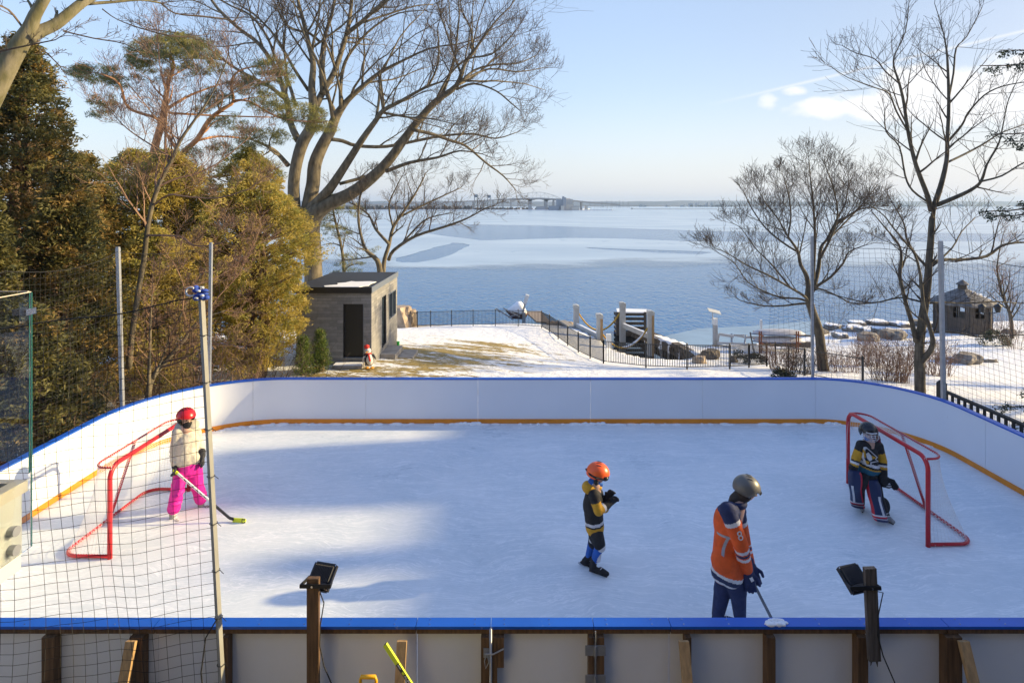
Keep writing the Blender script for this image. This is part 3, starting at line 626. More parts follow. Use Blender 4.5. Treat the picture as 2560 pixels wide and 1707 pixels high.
mb = MB(); mb.bar(c_-d*.02+edge*.002, c_+d*.02+edge*.002, .007, .001, up=side); mb.build('white_mark', M_wh, sh_)
c_ = a+d*.262+side*.0108; mb = MB(); mb.bar(c_-d*.012, c_+d*.012, .018, .001, up=side); mb.build('yellow_mark', M_lime, sh_)
sv = thing('snow_shovel', 'snow shovel with yellow D-shaped handle at the foot of the near boards', 'shovel', (0,5,0))
M_yel = mat('yellow_plastic', (.75,.40,.01), .4)
hc = W(368.2, 676, 4.95); wv_ = .045*1.0
mb = MB(); z = hc.z; y_ = hc.y
mb.tube([hc+Vector((-.062,0,-.14)), hc+Vector((-.068,0,-.03)), hc+Vector((-.06,0,.0)), hc+Vector((.06,0,0)), hc+Vector((.068,0,-.03)), hc+Vector((.062,0,-.14)), hc+Vector((0,0,-.2))], [.014,.014,.017,.017,.014,.014,.018], 8)
mb.tube([hc+Vector((-.062,0,-.14)), hc+Vector((0,0,-.2))], .014, 8); mb.build('handle', M_yel, sv, smooth=True)
mb = MB(); mb.tube([hc+Vector((0,0,-.2)), hc+Vector((.02,.05,-1.3))], .015, 8); mb.build('shaft', M_pine, sv)
mb = MB(); q = hc+Vector((.02,.05,-1.3)); mb.grid([[q+Vector((-.22+.44*i/6, -.05+.04*abs(i-3)/3*-1, .06-.4*j/4)) for i in range(7)] for j in range(5)]); mb.build('blade', M_yel, sv)
# ================= balcony corner of the house =================
M_deck = mat('brown_deck_board', (.10,.065,.045), .6, var=.3, vscale=3, stretch=(1,12,1)); M_trim = mat('cream_trim', (.62,.57,.49), .6, var=.1); M_fas = mat('pale_fascia', (.62,.62,.60), .5, var=.06)
M_sid = mat('cream_siding', (.62,.58,.50), .7, var=.12)
hb = thing('balcony', 'house balcony corner with glass guard panels and pale fascia', 'balcony', (-3,3,2.9))
mb = MB(); mb.box((-6.5,-1,3.10),(-2.86,3.28,3.14)); mb.build('deck_floor', M_deck, hb)
mb = MB(); mb.box((-2.858,-1,3.09),(-2.786,3.33,3.155)); mb.box((-6.5,3.282,3.09),(-2.86,3.33,3.155)); mb.build('edge_trim', M_trim, hb)
mb = MB(); mb.box((-2.86,-1,2.66),(-2.795,3.30,3.088)); mb.box((-6.5,3.24,2.66),(-2.862,3.28,3.088)); mb.build('fascia', M_fas, hb)
mg_ = bpy.data.materials.new('clear_glass'); mg_.use_nodes = True; t, p = nodes(mg_); p.inputs['Base Color'].default_value = (.95,.985,.98,1); p.inputs['Transmission Weight'].default_value = 1; p.inputs['Roughness'].default_value = .0; p.inputs['IOR'].default_value = 1.42
mge = mat('glass_edge', (.02,.12,.11), .15, spec=.8)
def pane(lo, hi, edges):
    mb = MB(); mb.box(lo, hi); g = mb.build('glass_panel', mg_, hb)
    mb = MB()
    for e in edges: mb.box(*e)
    mb.build('glass_edge', mge, g)
pane((-2.782,-.6,2.762),(-2.770,3.342,4.226), [((-2.7825,3.343,2.762),(-2.7695,3.349,4.226))])
pane((-6.0,3.352,3.18),(-2.80,3.364,4.226), [((-2.7985,3.352,3.18),(-2.795,3.364,4.226))])
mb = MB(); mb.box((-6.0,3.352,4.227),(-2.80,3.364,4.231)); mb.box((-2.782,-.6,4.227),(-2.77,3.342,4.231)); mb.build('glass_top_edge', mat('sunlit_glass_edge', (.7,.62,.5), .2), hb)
mb = MB(); mb.box((-2.85,3.30,4.10),(-2.764,3.37,4.135)); mb.build('corner_clamp', M_chrome, hb)
for yb, zz in ((3.22,3.02-.10),(3.22,2.815)):
    mb = MB(); mb.tube([(-2.82,yb,zz),(-2.76,yb,zz)], .025, 16); mb.tube([(-2.762,yb,zz),(-2.748,yb,zz)], .028, 16); mb.build('standoff_bolt', M_steel, hb, auto=40)
hs_ = thing('house_wall', 'cream lap siding wall of the house at the left edge', 'house', (-2.9,3.2,0))
mb = MB()
for k in range(28):
    z0 = -1.2+k*.14; mb.box((-6.5,-1,z0),(-2.83+.012*(k % 1),3.20,z0+.125)); mb.box((-6.5,-1,z0+.125),(-2.842,3.19,z0+.14))
mb.build('siding', M_sid, hs_)
# unseen house added beyond the right edge of the view: its roof line shades the rink
mb = MB(); mb.box((-13,-1.4,-1.4),(12,5.0,-1.12)); o = mb.build('bounce_cut_slab', mat('bounce_cut_dark', (.055,.055,.06), .85, var=.3, vscale=2)); o['kind'] = 'structure'  # unseen dark slab, put in to cut bounce light on the near boards
ow = thing('house', 'tall rear wall of the house that the view is taken from', 'house', (0,-4,-1.5))
mb = MB(); mb.box((-14,-9,-1.6),(11.5,-1.4,8.5)); mb.build('wall', mat('slate_cladding', (.10,.105,.12), .9, var=.2), ow)
nh = thing('added_shade_house', 'unseen two storey house added right of the rink to cast its shade', 'house', (29,5,-3))
HX, HZ = 25.0, 9.0
M_stu = mat('stucco', (.45,.42,.38), .9, var=.1, bump=.3, bscale=60); M_roof = mat('shingle_roof', (.06,.06,.065), .9, var=.4, vscale=8)
mb = MB(); mb.box((25.4,-5,-3.5),(34,15.6,8.95)); mb.build('wall', M_stu, nh)
mb = MB(); mb.box((24.8,-5.6,8.952),(34.6,16.2,9.15)); mb.add([(24.8,-5.6,9.152),(34.6,-5.6,9.152),(34.6,16.2,9.152),(24.8,16.2,9.152),(29.7,0,10.3),(29.7,11,10.3)], [(0,1,4),(1,2,5,4),(2,3,5),(3,0,4,5),(3,2,1,0)]); mb.build('roof', M_roof, nh)
mb = MB(); mb.box((27.8,11.7,8.9),(28.5,12.2,10.9)); mb.box((25.5,13.4,8.9),(29.0,15.5,11.0)); mb.build('roof_shade_blocks', mat('brick', (.25,.1,.06), .9, var=.3), nh)  # stack and taller block, added to cast wedge and rear shade on the ice
for y0 in (-3,1,5,9,13):
    for z0 in (1.2,5.3):
        mb = MB(); mb.box((25.31,y0-.6,z0),(25.39,y0+.6,z0+1.3)); w_ = mb.build('window', M_white, nh); mb = MB(); mb.box((25.29,y0-.52,z0+.08),(25.308,y0+.52,z0+1.22)); mb.build('pane', M_black, w_)
# ================= shed =================
sh = thing('shed', 'grey stone clad shed with flat black roof and black door beside the cedars', 'shed', (-6.7, 22, -1.3))
ms_ = bpy.data.materials.new('stone_cladding'); ms_.use_nodes = True; t, p = nodes(ms_); p.inputs['Roughness'].default_value = .85
tc = N(t, 'ShaderNodeTexCoord'); sx2 = N(t, 'ShaderNodeSeparateXYZ'); t.links.new(tc.outputs['Object'], sx2.inputs[0]); cb2 = N(t, 'ShaderNodeCombineXYZ')
t.links.new(math_(t, 'ADD', sx2.outputs[0], sx2.outputs[1]), cb2.inputs[0]); t.links.new(sx2.outputs[2], cb2.inputs[1])
bk = N(t, 'ShaderNodeTexBrick'); t.links.new(cb2.outputs[0], bk.inputs['Vector']); bk.inputs['Scale'].default_value = 1.0; bk.inputs['Brick Width'].default_value = .55; bk.inputs['Row Height'].default_value = .12; bk.inputs['Mortar Size'].default_value = .004; bk.offset = .37; bk.offset_frequency = 2; bk.squash = 1.4; bk.squash_frequency = 3
bk.inputs['Color1'].default_value = (.13,.127,.125,1); bk.inputs['Color2'].default_value = (.34,.33,.315,1); bk.inputs['Mortar'].default_value = (.07,.07,.07,1)
nn_ = N(t, 'ShaderNodeTexNoise'); nn_.inputs['Scale'].default_value = 6; nn_.inputs['Detail'].default_value = 6; t.links.new(tc.outputs['Object'], nn_.inputs['Vector'])
cc = mixc(t, .55, bk.outputs['Color'], mixc(t, nn_.outputs['Fac'], (.11,.11,.112), (.40,.385,.365))); t.links.new(cc, p.inputs['Base Color'])
bp = N(t, 'ShaderNodeBump'); bp.inputs['Strength'].default_value = .7; bp.inputs['Distance'].default_value = .02; t.links.new(math_(t, 'ADD', bk.outputs['Fac'], math_(t, 'MULTIPLY', nn_.outputs['Fac'], -1.2)), bp.inputs['Height']); bp.invert = True; t.links.new(bp.outputs[0], p.inputs['Normal'])
X0, X1, Y0, Y1 = -8.15, -5.305, 21.9, 26.8; ZT = 1.42
mb = MB()
def wallpiece(lo, hi): mb.box(lo, hi)
dx0, dx1, dz0, dz1 = -6.38, -5.60, -1.03, .99
wallpiece((X0, Y0, -2.6), (dx0, Y0+.2, ZT)); wallpiece((dx1, Y0, -2.6), (X1-.2, Y0+.2, ZT)); wallpiece((dx0, Y0, dz1), (dx1, Y0+.2, ZT)); wallpiece((dx0, Y0, -2.6), (dx1, Y0+.2, dz0-.04))
wallpiece((X0, Y0+.2, -2.6), (X0+.2, Y1, ZT)); wallpiece((X0+.2, Y1-.2, -2.6), (X1-.2, Y1, ZT))
sy0, sy1, sz0, sz1 = 23.65, 24.48, -1.10, .96; wy0, wy1, wz0, wz1 = 24.95, 26.45, -.24, .90
wallpiece((X1-.2, Y0, -2.6), (X1, sy0, ZT)); wallpiece((X1-.2, sy0, sz1), (X1, sy1, ZT)); wallpiece((X1-.2, sy0, -2.6), (X1, sy1, sz0)); wallpiece((X1-.2, sy1, -2.6), (X1, wy0, ZT)); wallpiece((X1-.2, wy0, wz1), (X1, wy1, ZT)); wallpiece((X1-.2, wy0, -2.6), (X1, wy1, wz0)); wallpiece((X1-.2, wy1, -2.6), (X1, Y1, ZT))
mb.build('wall', ms_, sh)
M_roofb = mat('roof_membrane', (.028,.028,.03), .55, var=.4, vscale=2); M_fasb = mat('black_fascia', (.02,.02,.021), .4); M_alum = mat('grey_flashing', (.17,.19,.22), .45, .3)
mb = MB(); mb.box((X0-.12, Y0-.08, ZT+.003), (X1-.0, Y1+.08, ZT+.20)); rf = mb.build('roof', M_roofb, sh)
mb = MB(); mb.box((X0-.12, Y0-.115, ZT-.01), (X1+.03, Y0-.083, ZT+.215)); mb.build('fascia', M_fasb, rf)
mb = MB(); mb.box((X1+.004, Y0-.08, ZT-.01), (X1+.035, Y1+.08, ZT+.216)); mb.build('side_fascia', M_alum, rf)
M_doorb = mat('black_door_paint', (.012,.012,.012), .4)
mb = MB(); mb.box((dx0+.03, Y0+.09, dz0), (dx1-.03, Y0+.13, dz1-.03)); d_ = mb.build('door', M_doorb, sh)
mb = MB(); mb.tube([(dx0+.09, Y0+.09, -.06), (dx0+.09, Y0+.04, -.06)], .02, 8); mb.ell((dx0+.09, Y0+.02, -.06), .03, 10, 8); mb.tube([(dx0+.09, Y0+.09, .06), (dx0+.09, Y0+.07, .06)], .025, 8); mb.build('handle', M_black, d_)
mb = MB(); mb.box((dx0, Y0+.02, dz0), (dx0+.028, Y0+.14, dz1)); mb.box((dx0+.03, Y0+.02, dz1-.028), (dx1-.03, Y0+.14, dz1)); mb.build('door_frame', M_fasb, sh)
mb = MB(); mb.box((dx1-.028, Y0+.01, dz0), (dx1, Y0+.14, dz1)); mb.build('door_jamb', M_alum, sh)
mb = MB(); mb.box((dx0, Y0-.03, dz0-.038), (dx1, Y0+.14, dz0-.002)); mb.build('threshold', M_alum, sh)
mgl = mat('window_glass', (.03,.045,.06), .04, spec=1.0)
mb = MB(); mb.box((X1-.12, sy0+.04, sz0+.05), (X1-.09, sy1-.04, sz1-.04)); d_ = mb.build('side_door', mgl, sh); setp(d_, 'glazed side door of the shed')
mb = MB(); 
for lo, hi in (((X1-.13, sy0, sz0), (X1-.02, sy0+.04, sz1)), ((X1-.13, sy1-.04, sz0), (X1-.02, sy1, sz1)), ((X1-.13, sy0+.04, sz1-.04), (X1-.02, sy1-.04, sz1)), ((X1-.13, sy0+.04, sz0), (X1+.02, sy1-.04, sz0+.05))): mb.box(lo, hi)
mb.build('door_frame', M_fasb, d_)
mb = MB(); mb.tube([(X1-.09, sy0+.1, -.1), (X1-.03, sy0+.1, -.1), (X1-.03, sy0+.2, -.1)], .012, 6); mb.build('handle', M_chrome, d_)
mb = MB(); mb.box((X1-.11, wy0+.04, wz0+.04), (X1-.09, (wy0+wy1)/2-.02, wz1-.04)); mb.box((X1-.11, (wy0+wy1)/2+.02, wz0+.04), (X1-.09, wy1-.04, wz1-.04)); w_ = mb.build('window', mgl, sh)
mb = MB()
for lo, hi in (((X1-.12, wy0, wz0), (X1+.02, wy0+.04, wz1)), ((X1-.12, wy1-.04, wz0), (X1+.02, wy1, wz1)), ((X1-.12, wy0+.04, wz1-.04), (X1+.02, wy1-.04, wz1)), ((X1-.12, wy0+.04, wz0), (X1+.02, wy1-.04, wz0+.04)), ((X1-.12, (wy0+wy1)/2-.02, wz0+.04), (X1+.015, (wy0+wy1)/2+.02, wz1-.04))): mb.box(lo, hi)
mb.build('window_frame', M_alum, w_)
sn_ = [(-7.05,21.86),(-5.75,21.86),(-5.66,22.1),(-5.5,22.2),(-5.55,22.8),(-5.45,23.3),(-5.72,23.45),(-6.3,23.35),(-6.5,23.5),(-6.62,23.1),(-6.9,22.9),(-6.75,22.5),(-7.2,22.2)]
mb = MB(); mb.prism(sn_, ZT+.203, ZT+.225); o = mb.build('snow_patch', M_snow); setp(o, 'leftover snow patch on the front of the black shed roof', 'snow')
def slab(name, lo, hi, label, grp=None):
    mb = MB(); mb.box(lo, hi); o = mb.build(name, M_conc)
    b = o.modifiers.new('b', 'BEVEL'); b.width = .02; b.segments = 2; return setp(o, label, 'step', grp)
slab('stone_step', (-6.62, 21.35, -1.75), (-5.55, 21.88, -1.19), 'grey stone step with snow in front of the black shed door')
slab('stone_step', (-5.30, 23.3, -2.2), (-4.68, 24.85, -1.28), 'upper stone step against the side wall of the shed')
slab('stone_step', (-4.67, 23.7, -2.2), (-4.05, 25.0, -1.50), 'lower stone slab on the lawn right of the shed')
mb = MB(); mb.box((-6.6, 21.37, -1.188), (-5.57, 21.80, -1.172)); o = mb.build('snow_patch', M_snow); setp(o, 'thin snow on the step of the black shed door', 'snow')
mb = MB(); mb.tube([(-5.22, 26.6, -1.95), (-5.22, 26.6, -1.55)], [.07,.06], 10); mb.tube([(-5.22,26.6,-1.55),(-5.22,26.6,-1.53)], [.075,.075], 10); o = mb.build('green_pail', mat('green_plastic', (.02,.45,.06), .4)); setp(o, 'small bright green canister at the rear corner of the shed', 'canister')
# ================= lawn penguin =================
pb = Vector((-5.28, 21.45, gz(-5.28,21.45))); pg = thing('penguin_ornament', 'penguin lawn ornament with red scarf and orange hat at the shed corner', 'lawn ornament', pb)
M_pw = mat('white_tinsel', (.75,.73,.70), .9, bump=.8, bscale=80); M_pb = mat('dark_tinsel', (.03,.03,.035), .9); M_po = mat('orange_tinsel', (.75,.30,.02), .8); M_pr = mat('red_tinsel', (.62,.04,.03), .85)
q = pb
mb = MB(); mb.ell(q+Vector((0,0,.33)), (.155,.14,.24), 16, 12); mb.build('body', M_pb, pg, smooth=True)
mb = MB(); mb.ell(q+Vector((.02,-.04,.33)), (.135,.115,.21), 16, 12); mb.build('belly', M_pw, pg, smooth=True)
mb = MB(); mb.ell(q+Vector((-.05,0,.64)), (.12,.11,.11), 14, 10); hd = mb.build('head', M_pw, pg, smooth=True)
mb = MB(); 
for e in (-.04,.05): mb.ell(q+Vector((-.06+e,-.10,.66)), .016, 8, 6)
mb.build('eye', M_black, hd)
mb = MB(); mb.tube([q+Vector((-.05,-.10,.63)), q+Vector((-.08,-.17,.615))], [.03,.004], 8); mb.build('beak', M_po, hd)
mb = MB(); mb.ell(q+Vector((-.09,0,.80)), (.10,.09,.075), 14, 10); mb.ell(q+Vector((-.15,-.02,.79)), .04, 8, 6); mb.tube([q+Vector((-.16,-.02,.755)), q+Vector((-.02,-.02,.735))], .035, 8); mb.build('hat', M_pr, pg, smooth=True)
mb = MB(); mb.ell(q+Vector((-.03,0,.545)), (.12,.11,.035), 14, 8); mb.tube([q+Vector((0,-.12,.54)), q+Vector((.04,-.15,.42)), q+Vector((.07,-.15,.30))], [.03,.035,.035], 8); mb.build('scarf', M_pr, pg, smooth=True)
for s_ in (-1,1):
    mb = MB(); mb.ell(q+Vector((s_*.09+.03,-.06,.035)), (.075,.09,.035), 12, 8); mb.build('foot', M_po, pg, smooth=True)
    mb = MB(); mb.ell(q+Vector((s_*.19,-.02,.44)), (.035,.05,.12), 10, 8, Matrix.Rotation(-s_*.5, 4, 'Y')); mb.build('flipper', M_pb, pg, smooth=True)
mb = MB(); mb.tube([q+Vector((-.2,-.1,.05)), q+Vector((-.2,-.1,.4)), q+Vector((-.17,-.1,.46)), q+Vector((-.12,-.1,.44))], .02, 6); mb.build('candy_cane', M_pw, pg)
# ================= iron fences =================
FH = 1.12
def fence_run(pts, name, label, h=FH, sp=1.83, pick=.105, slope=True, w=.011):
    base = pts[0]; t_ = thing(name, label, 'fence', (base[0], base[1], gz(base[0], base[1])), 'black iron fences round the lawn')
    for i in range(len(pts)-1):
        a = Vector((pts[i][0], pts[i][1], 0)); b = Vector((pts[i+1][0], pts[i+1][1], 0)); n = max(1, round((b-a).length/sp)); 
        for k in range(n+1):
            if k == n and i < len(pts)-2: continue
            q = a.lerp(b, k/n); z = gz(q.x, q.y); mb = MB(); mb.box((q.x-.03, q.y-.03, z-.3), (q.x+.03, q.y+.03, z+h+.05)); mb.tube([(q.x,q.y,z+h+.05),(q.x,q.y,z+h+.09)], [.036,.01], 4); mb.build('post', M_black, t_)
        for k in range(n):
            q0 = a.lerp(b, k/n); q1 = a.lerp(b, (k+1)/n); z0 = gz(q0.x, q0.y); z1 = gz(q1.x, q1.y); mb = MB()
            for hh in (.12, h-.02): mb.bar((q0.x,q0.y,z0+hh), (q1.x,q1.y,z1+hh), .025, .03)
            m = int((q1-q0).length/pick)
            for j in range(1, m):
                q = q0.lerp(q1, j/m); z = z0+(z1-z0)*j/m; mb.box((q.x-w, q.y-w, z+.1), (q.x+w, q.y+w, z+h-.035))
            mb.build('panel', M_black, t_)
    return t_
fa0 = GT(410.2, 326.6); fF = GT(541.7, 327.6); fE = GT(603.5, 363); c1 = GT(645.9, 367.7); c2 = GT(687, 369.2); c3 = GT(729.7, 368.3); c4 = GT(766.7, 366)
P2 = lambda q: (q.x, q.y)
fence_run([P2(fa0), P2(fF)], 'iron_fence', 'long black iron fence along the far edge of the lawn above the lake')
fence_run([(fa0.x, fa0.y), (fa0.x+.65, 42.6), (fa0.x-1.2, 42.6)], 'iron_fence', 'short black iron fence corner around the pale boulder right of the shed')
fence_run([P2(fF), P2(fE)], 'iron_fence', 'black iron fence running down beside the snowy path to the boat slip')
fence_run([P2(fE), P2(c1), P2(c2), P2(c3), P2(c4)], 'iron_fence', 'black iron fence on the near side of the boat slip and shore')
d1 = GT(775.4, 363.9); d2 = GT(804.5, 375.3); d3 = Vector((13.0, 21.5, 0))
fence_run([P2(c4), P2(d1), P2(d2), P2(d3)], 'iron_fence', 'black iron fence turning in front of the brown shrubs at the leaning maple', sp=2.6, pick=1.2, w=.004)
# ================= slip walls, jetty =================
def stone_mat(name, c1_, c2_, sc=2.5):
    m = mat(name, c1_, .9, col2=c2_, vscale=sc, bump=1.0, bscale=5); return m
M_stone = stone_mat('rough_stone', (.055,.045,.035), (.17,.14,.11), 3); M_rock = stone_mat('boulder_stone', (.12,.105,.09), (.33,.29,.24), 2); M_tan = stone_mat('tan_boulder', (.28,.21,.15), (.48,.38,.28), 3)
random.seed(21)
def stone_wall(pts, name, label, zb, topf, th=.5, cat='stone wall', m=None, out=1):
    t_ = thing(name, label, cat, (pts[0][0], pts[0][1], zb)); m = m or M_stone
    for i in range(len(pts)-1):
        a = Vector((*pts[i], 0)); b = Vector((*pts[i+1], 0)); d = (b-a); n = Vector((d.y, -d.x, 0)).normalized()*out; L_ = d.length; z = zb; mb = MB()
        while True:
            zt_m = topf((a+b)/2)
            if z >= zt_m-.05: break
            hgt = min(random.uniform(.22,.38), zt_m-z); s = -.1
            while s < L_:
                w = random.uniform(.4,.95); e = min(s+w-.03, L_+.1); q0 = a+d*(s/L_); q1 = a+d*(e/L_); j = random.uniform(-.05,.06)
                mb.add([q0+n*j+Vector((0,0,z)), q1+n*j+Vector((0,0,z)), q1-n*th+Vector((0,0,z)), q0-n*th+Vector((0,0,z)), q0+n*(j-.03)+Vector((0,0,z+hgt-.02)), q1+n*(j-.03)+Vector((0,0,z+hgt-.03)), q1-n*th+Vector((0,0,z+hgt-.02)), q0-n*th+Vector((0,0,z+hgt-.02))], [(0,3,2,1),(4,5,6,7),(0,1,5,4),(1,2,6,5),(2,3,7,6),(3,0,4,7)])
                s += w
            z += hgt
        mb.build('masonry', m, t_)
    return t_
topz_ = lambda q: gz(q.x, q.y)+.03
stone_wall(SLIP[4:7], 'stone_wall', 'dark rough stone wall of the jetty on the right side of the boat slip', -6, topz_, out=-1)
stone_wall(SLIP[1:5], 'stone_wall', 'dark stone wall closing the landward end of the boat slip', -6, topz_, out=-1)
stone_wall(SLIP[0:2], 'stone_wall', 'concrete edge of the snowy path on the left side of the boat slip', -6, topz_, m=M_conc, out=-1)
stone_wall([SLIP[6], (10.6,43.1), (12.2,38.2), (13.8,39.4)], 'stone_wall', 'outer stone face of the snow covered jetty towards the lake', -6, lambda q: gz(q.x, q.y)-.02, out=-1)
stone_wall([(-30,44.5),(-8,43.8),(4.1,44.2)], 'sea_wall', 'low concrete sea wall beyond the far lawn fence', -6, lambda q: gz(q.x, q.y)+.02, m=M_conc, out=-1)
# timber crib at the jetty tip
tb = thing('timber_crib', 'old timber crib with snow at the far end of the jetty', 'timber crib', (8.9, 44.2, -5))
for k, z in enumerate((-5.0,-4.65,-4.3,-3.95,-3.6)):
    mb = MB(); mb.box((8.05,44.1,z-.1),(10.2,44.32,z+.1)); mb.box((8.0,44.33,z-.27),(8.22,45.6,z-.08)); mb.build('beam', M_grey_wood, tb)
for x in (8.0, 8.45, 10.1):
    mb = MB(); mb.box((x-.09,43.9,-6),(x+.09,44.09,-3.4)); mb.build('upright', M_grey_wood, tb)
mb = MB(); mb.prism([(8.0,44.1),(10.3,44.0),(10.5,45.2),(8.2,45.6)], -3.49, -3.40); mb.build('snow_cap', M_snow, tb)
# boat lift posts
M_lift = mat('grey_vinyl', (.50,.50,.48), .5, var=.12, vscale=4); M_strap = mat('yellow_strap', (.55,.33,.04), .8)
def lift_post(px, yt, Y, label, facing):
    b = W(px, yt, Y); t_ = thing('boat_lift_post', label, 'boat lift post', (b.x, Y, -6), 'four posts of the boat lift')
    w = .17
    mb = MB(); mb.box((b.x-w, Y-.28, -6.2), (b.x+w-.12, Y+.12, b.z-.3)); mb.build('column', M_lift, t_)
    mb = MB(); mb.box((b.x+w-.117, Y-.26, -6.2), (b.x+w+.05, Y+.1, b.z-.34)); mb.build('timber', M_pine if facing else M_lift, t_)
    mb = MB(); mb.prism([(b.x-w-.03, b.z-.32), (b.x+w+.06, b.z-.32), (b.x+w+.06, b.z-.1), (b.x+.06, b.z), (b.x-w-.03, b.z-.02)], -Y-.16, -Y+.32)
    mb.v = [(x, -z, y) for x, y, z in mb.v]; mb.build('cap', M_lift, t_, fix=True)
    return b
q1 = lift_post(575.8, 303.8, 42.0, 'grey boat lift post at the far left of the slip', 0); q2 = lift_post(599, 312.7, 38.2, 'boat lift post with bare timber face on the path side, near left of the slip', 1)
q3 = lift_post(622, 301.3, 42.0, 'tallest grey boat lift post at the far right of the slip beside the crib', 0); q4 = lift_post(650, 309.5, 38.2, 'boat lift post with bare orange timber face in front of the jetty', 1)
for (a, b, lab) in ((q1, q2, 'left pale cradle beam between two boat lift posts'), (q3, q4, 'right snow topped cradle beam between two boat lift posts')):
    t_ = thing('lift_beam', lab, 'beam', a, 'cradle beams of the boat lift'); mb = MB()
    A_ = Vector((a.x+.05, a.y-.3, -3.95)); B_ = Vector((b.x-.05, b.y+.15, -3.95)); mb.bar(A_, B_, .16, .3); mb.build('girder', M_lift, t_); mb = MB(); mb.bar(A_+Vector((0,0,.165)), B_+Vector((0,0,.165)), .14, .03); mb.build('snow_cap', M_snow, t_)
mb = MB()
def sag_strap(a, b, sg): return [Vector(a).lerp(Vector(b), k/14)-Vector((0,0,sg*4*(k/14)*(1-k/14))) for k in range(15)]
s1_ = sag_strap((q2.x+.2,38.2,-3.75), (q4.x-.1,38.2,-3.3), 1.15); mb.tube(s1_, .06, 6); o = mb.build('lift_sling', M_strap, smooth=True); setp(o, 'sling hanging in a deep curve between the two near boat lift posts, half snow covered', 'sling', 'boat lift slings')
mb = MB(); mb.tube([p_+Vector((0,0,.05)) for p_ in s1_[6:14]], [.03,.07,.08,.08,.08,.07,.06,.02], 6); o = mb.build('snow_on_sling', M_snow, smooth=True); setp(o, 'snow lying along the near sling of the boat lift', 'snow')
mb = MB(); mb.tube(sag_strap((q1.x+.2,42,-3.1), (q3.x-.1,42,-3.0), 1.3), .06, 6); o = mb.build('lift_sling', M_strap, smooth=True); setp(o, 'farther yellow sling hanging between the two far boat lift posts', 'sling', 'boat lift slings')
mb = MB(); q = W(608.5, 349, 35.5); mb.box((q.x-.14, 35.3, -5.6), (q.x+.14, 35.6, W(0, 333.5, 35.5).z)); o = mb.build('white_bollard', M_white); setp(o, 'short white post on the path edge at the slip', 'post')
# broken timber on path, dock
mb = MB(); dk = [G(525,310.5,-4.3), G(541,310.5,-4.3), G(551,322,-4.3), G(536.5,321,-4.3)]; mb.prism([(q.x,q.y) for q in dk], -4.42, -4.30); o = mb.build('dock', mat('dock_boards', (.34,.27,.21), .8, var=.3, vscale=2, stretch=(.5,8,1))); setp(o, 'brown wooden dock beyond the corner of the lawn fence', 'dock')
for (px, py, lab) in ((558,322,'snow covered broken timber beside the path at the far left post'),):
    q = G(px, py, -4.2); mb = MB(); mb.box((q.x-.9, q.y-.4, -4.4), (q.x+.7, q.y-.25, -4.15)); mb.box((q.x-.8, q.y+.2, -4.4), (q.x+.9, q.y+.4, -4.2)); mb.box((q.x-.5, q.y-.24, -4.35), (q.x-.3, q.y+.19, -4.1)); mb.ell((q.x+.9,q.y-.4,-4.25),(.3,.25,.2),10,8); o = mb.build('broken_timber', M_tan); setp(o, lab, 'timber')
# covered jet ski on its lift
jk = thing('covered_watercraft', 'small watercraft under a snow covered tarp on its lift beyond the lawn fence', 'watercraft', W(517, 312, 48))
Yj = 48.0; s_ = Yj/F; mb = MB(); c_ = W(517, 305.5, Yj)
prof = [(-11,4.8,.3),(-8,2.2,1.5),(-4,-1.0,3.2),(0,-4.2,4.4),(4,-4.6,4.6),(6,-2.2,4.4),(8,2,3.6),(9.5,5.2,1.6)]
rows = []
for dx, top, hw in prof:
    zt = -top*s_; zb = -(5.5+dx*.12)*s_; x = c_.x+dx*s_; row = []
    for k in range(9):
        a = math.pi*k/8; row.append(Vector((x, c_.y-math.cos(a)*hw*s_*1.5, c_.z+zb+(zt-zb)*max(0, math.sin(a))**.6+.02*math.sin(k*3+dx))))
    rows.append(row)
mb.grid(rows); mb.build('snowy_cover', M_snow, jk, smooth=True)
mb = MB(); mb.tube([c_+Vector((-11*s_,0,-5*s_)), c_+Vector((-3*s_,0,-8*s_)), c_+Vector((7*s_,0,-8.5*s_)), c_+Vector((9.5*s_,0,-6*s_))], [.05,.42,.42,.2], 10); mb.build('hull', mat('maroon_hull', (.08,.03,.025), .4), jk, smooth=True)
lf = thing('watercraft_lift', 'pale lift arm and rails carrying the covered watercraft', 'boat lift', (c_.x+1.2, Yj-.6, -6))
mb = MB(); mb.bar(W(523.5,318,Yj-.6)-Vector((0,0,1.6)), W(524,312,Yj-.6), .28, .28, up=(0,1,0)); mb.build('column', M_steel, lf)
mb = MB(); mb.bar(W(524.5,303,Yj-.6), W(527.6,294.5,Yj-.6), .3, .3, up=(0,1,0)); mb.build('tower', M_white, lf)
mb = MB(); mb.bar(W(523,312,Yj-.6), W(525,303,Yj-.6), .16, .16, up=(0,1,0)); mb.build('arm', M_steel, lf)
for a, b in (((496,308),(513,319)),((503,307.5),(520,316.5)),((508,316.5),(524,312.5)),((496,308),(500,312))):
    mb = MB(); mb.bar(W(*a, Yj-.8), W(*b, Yj-.9), .09, .09); mb.build('rail', M_steel, lf)
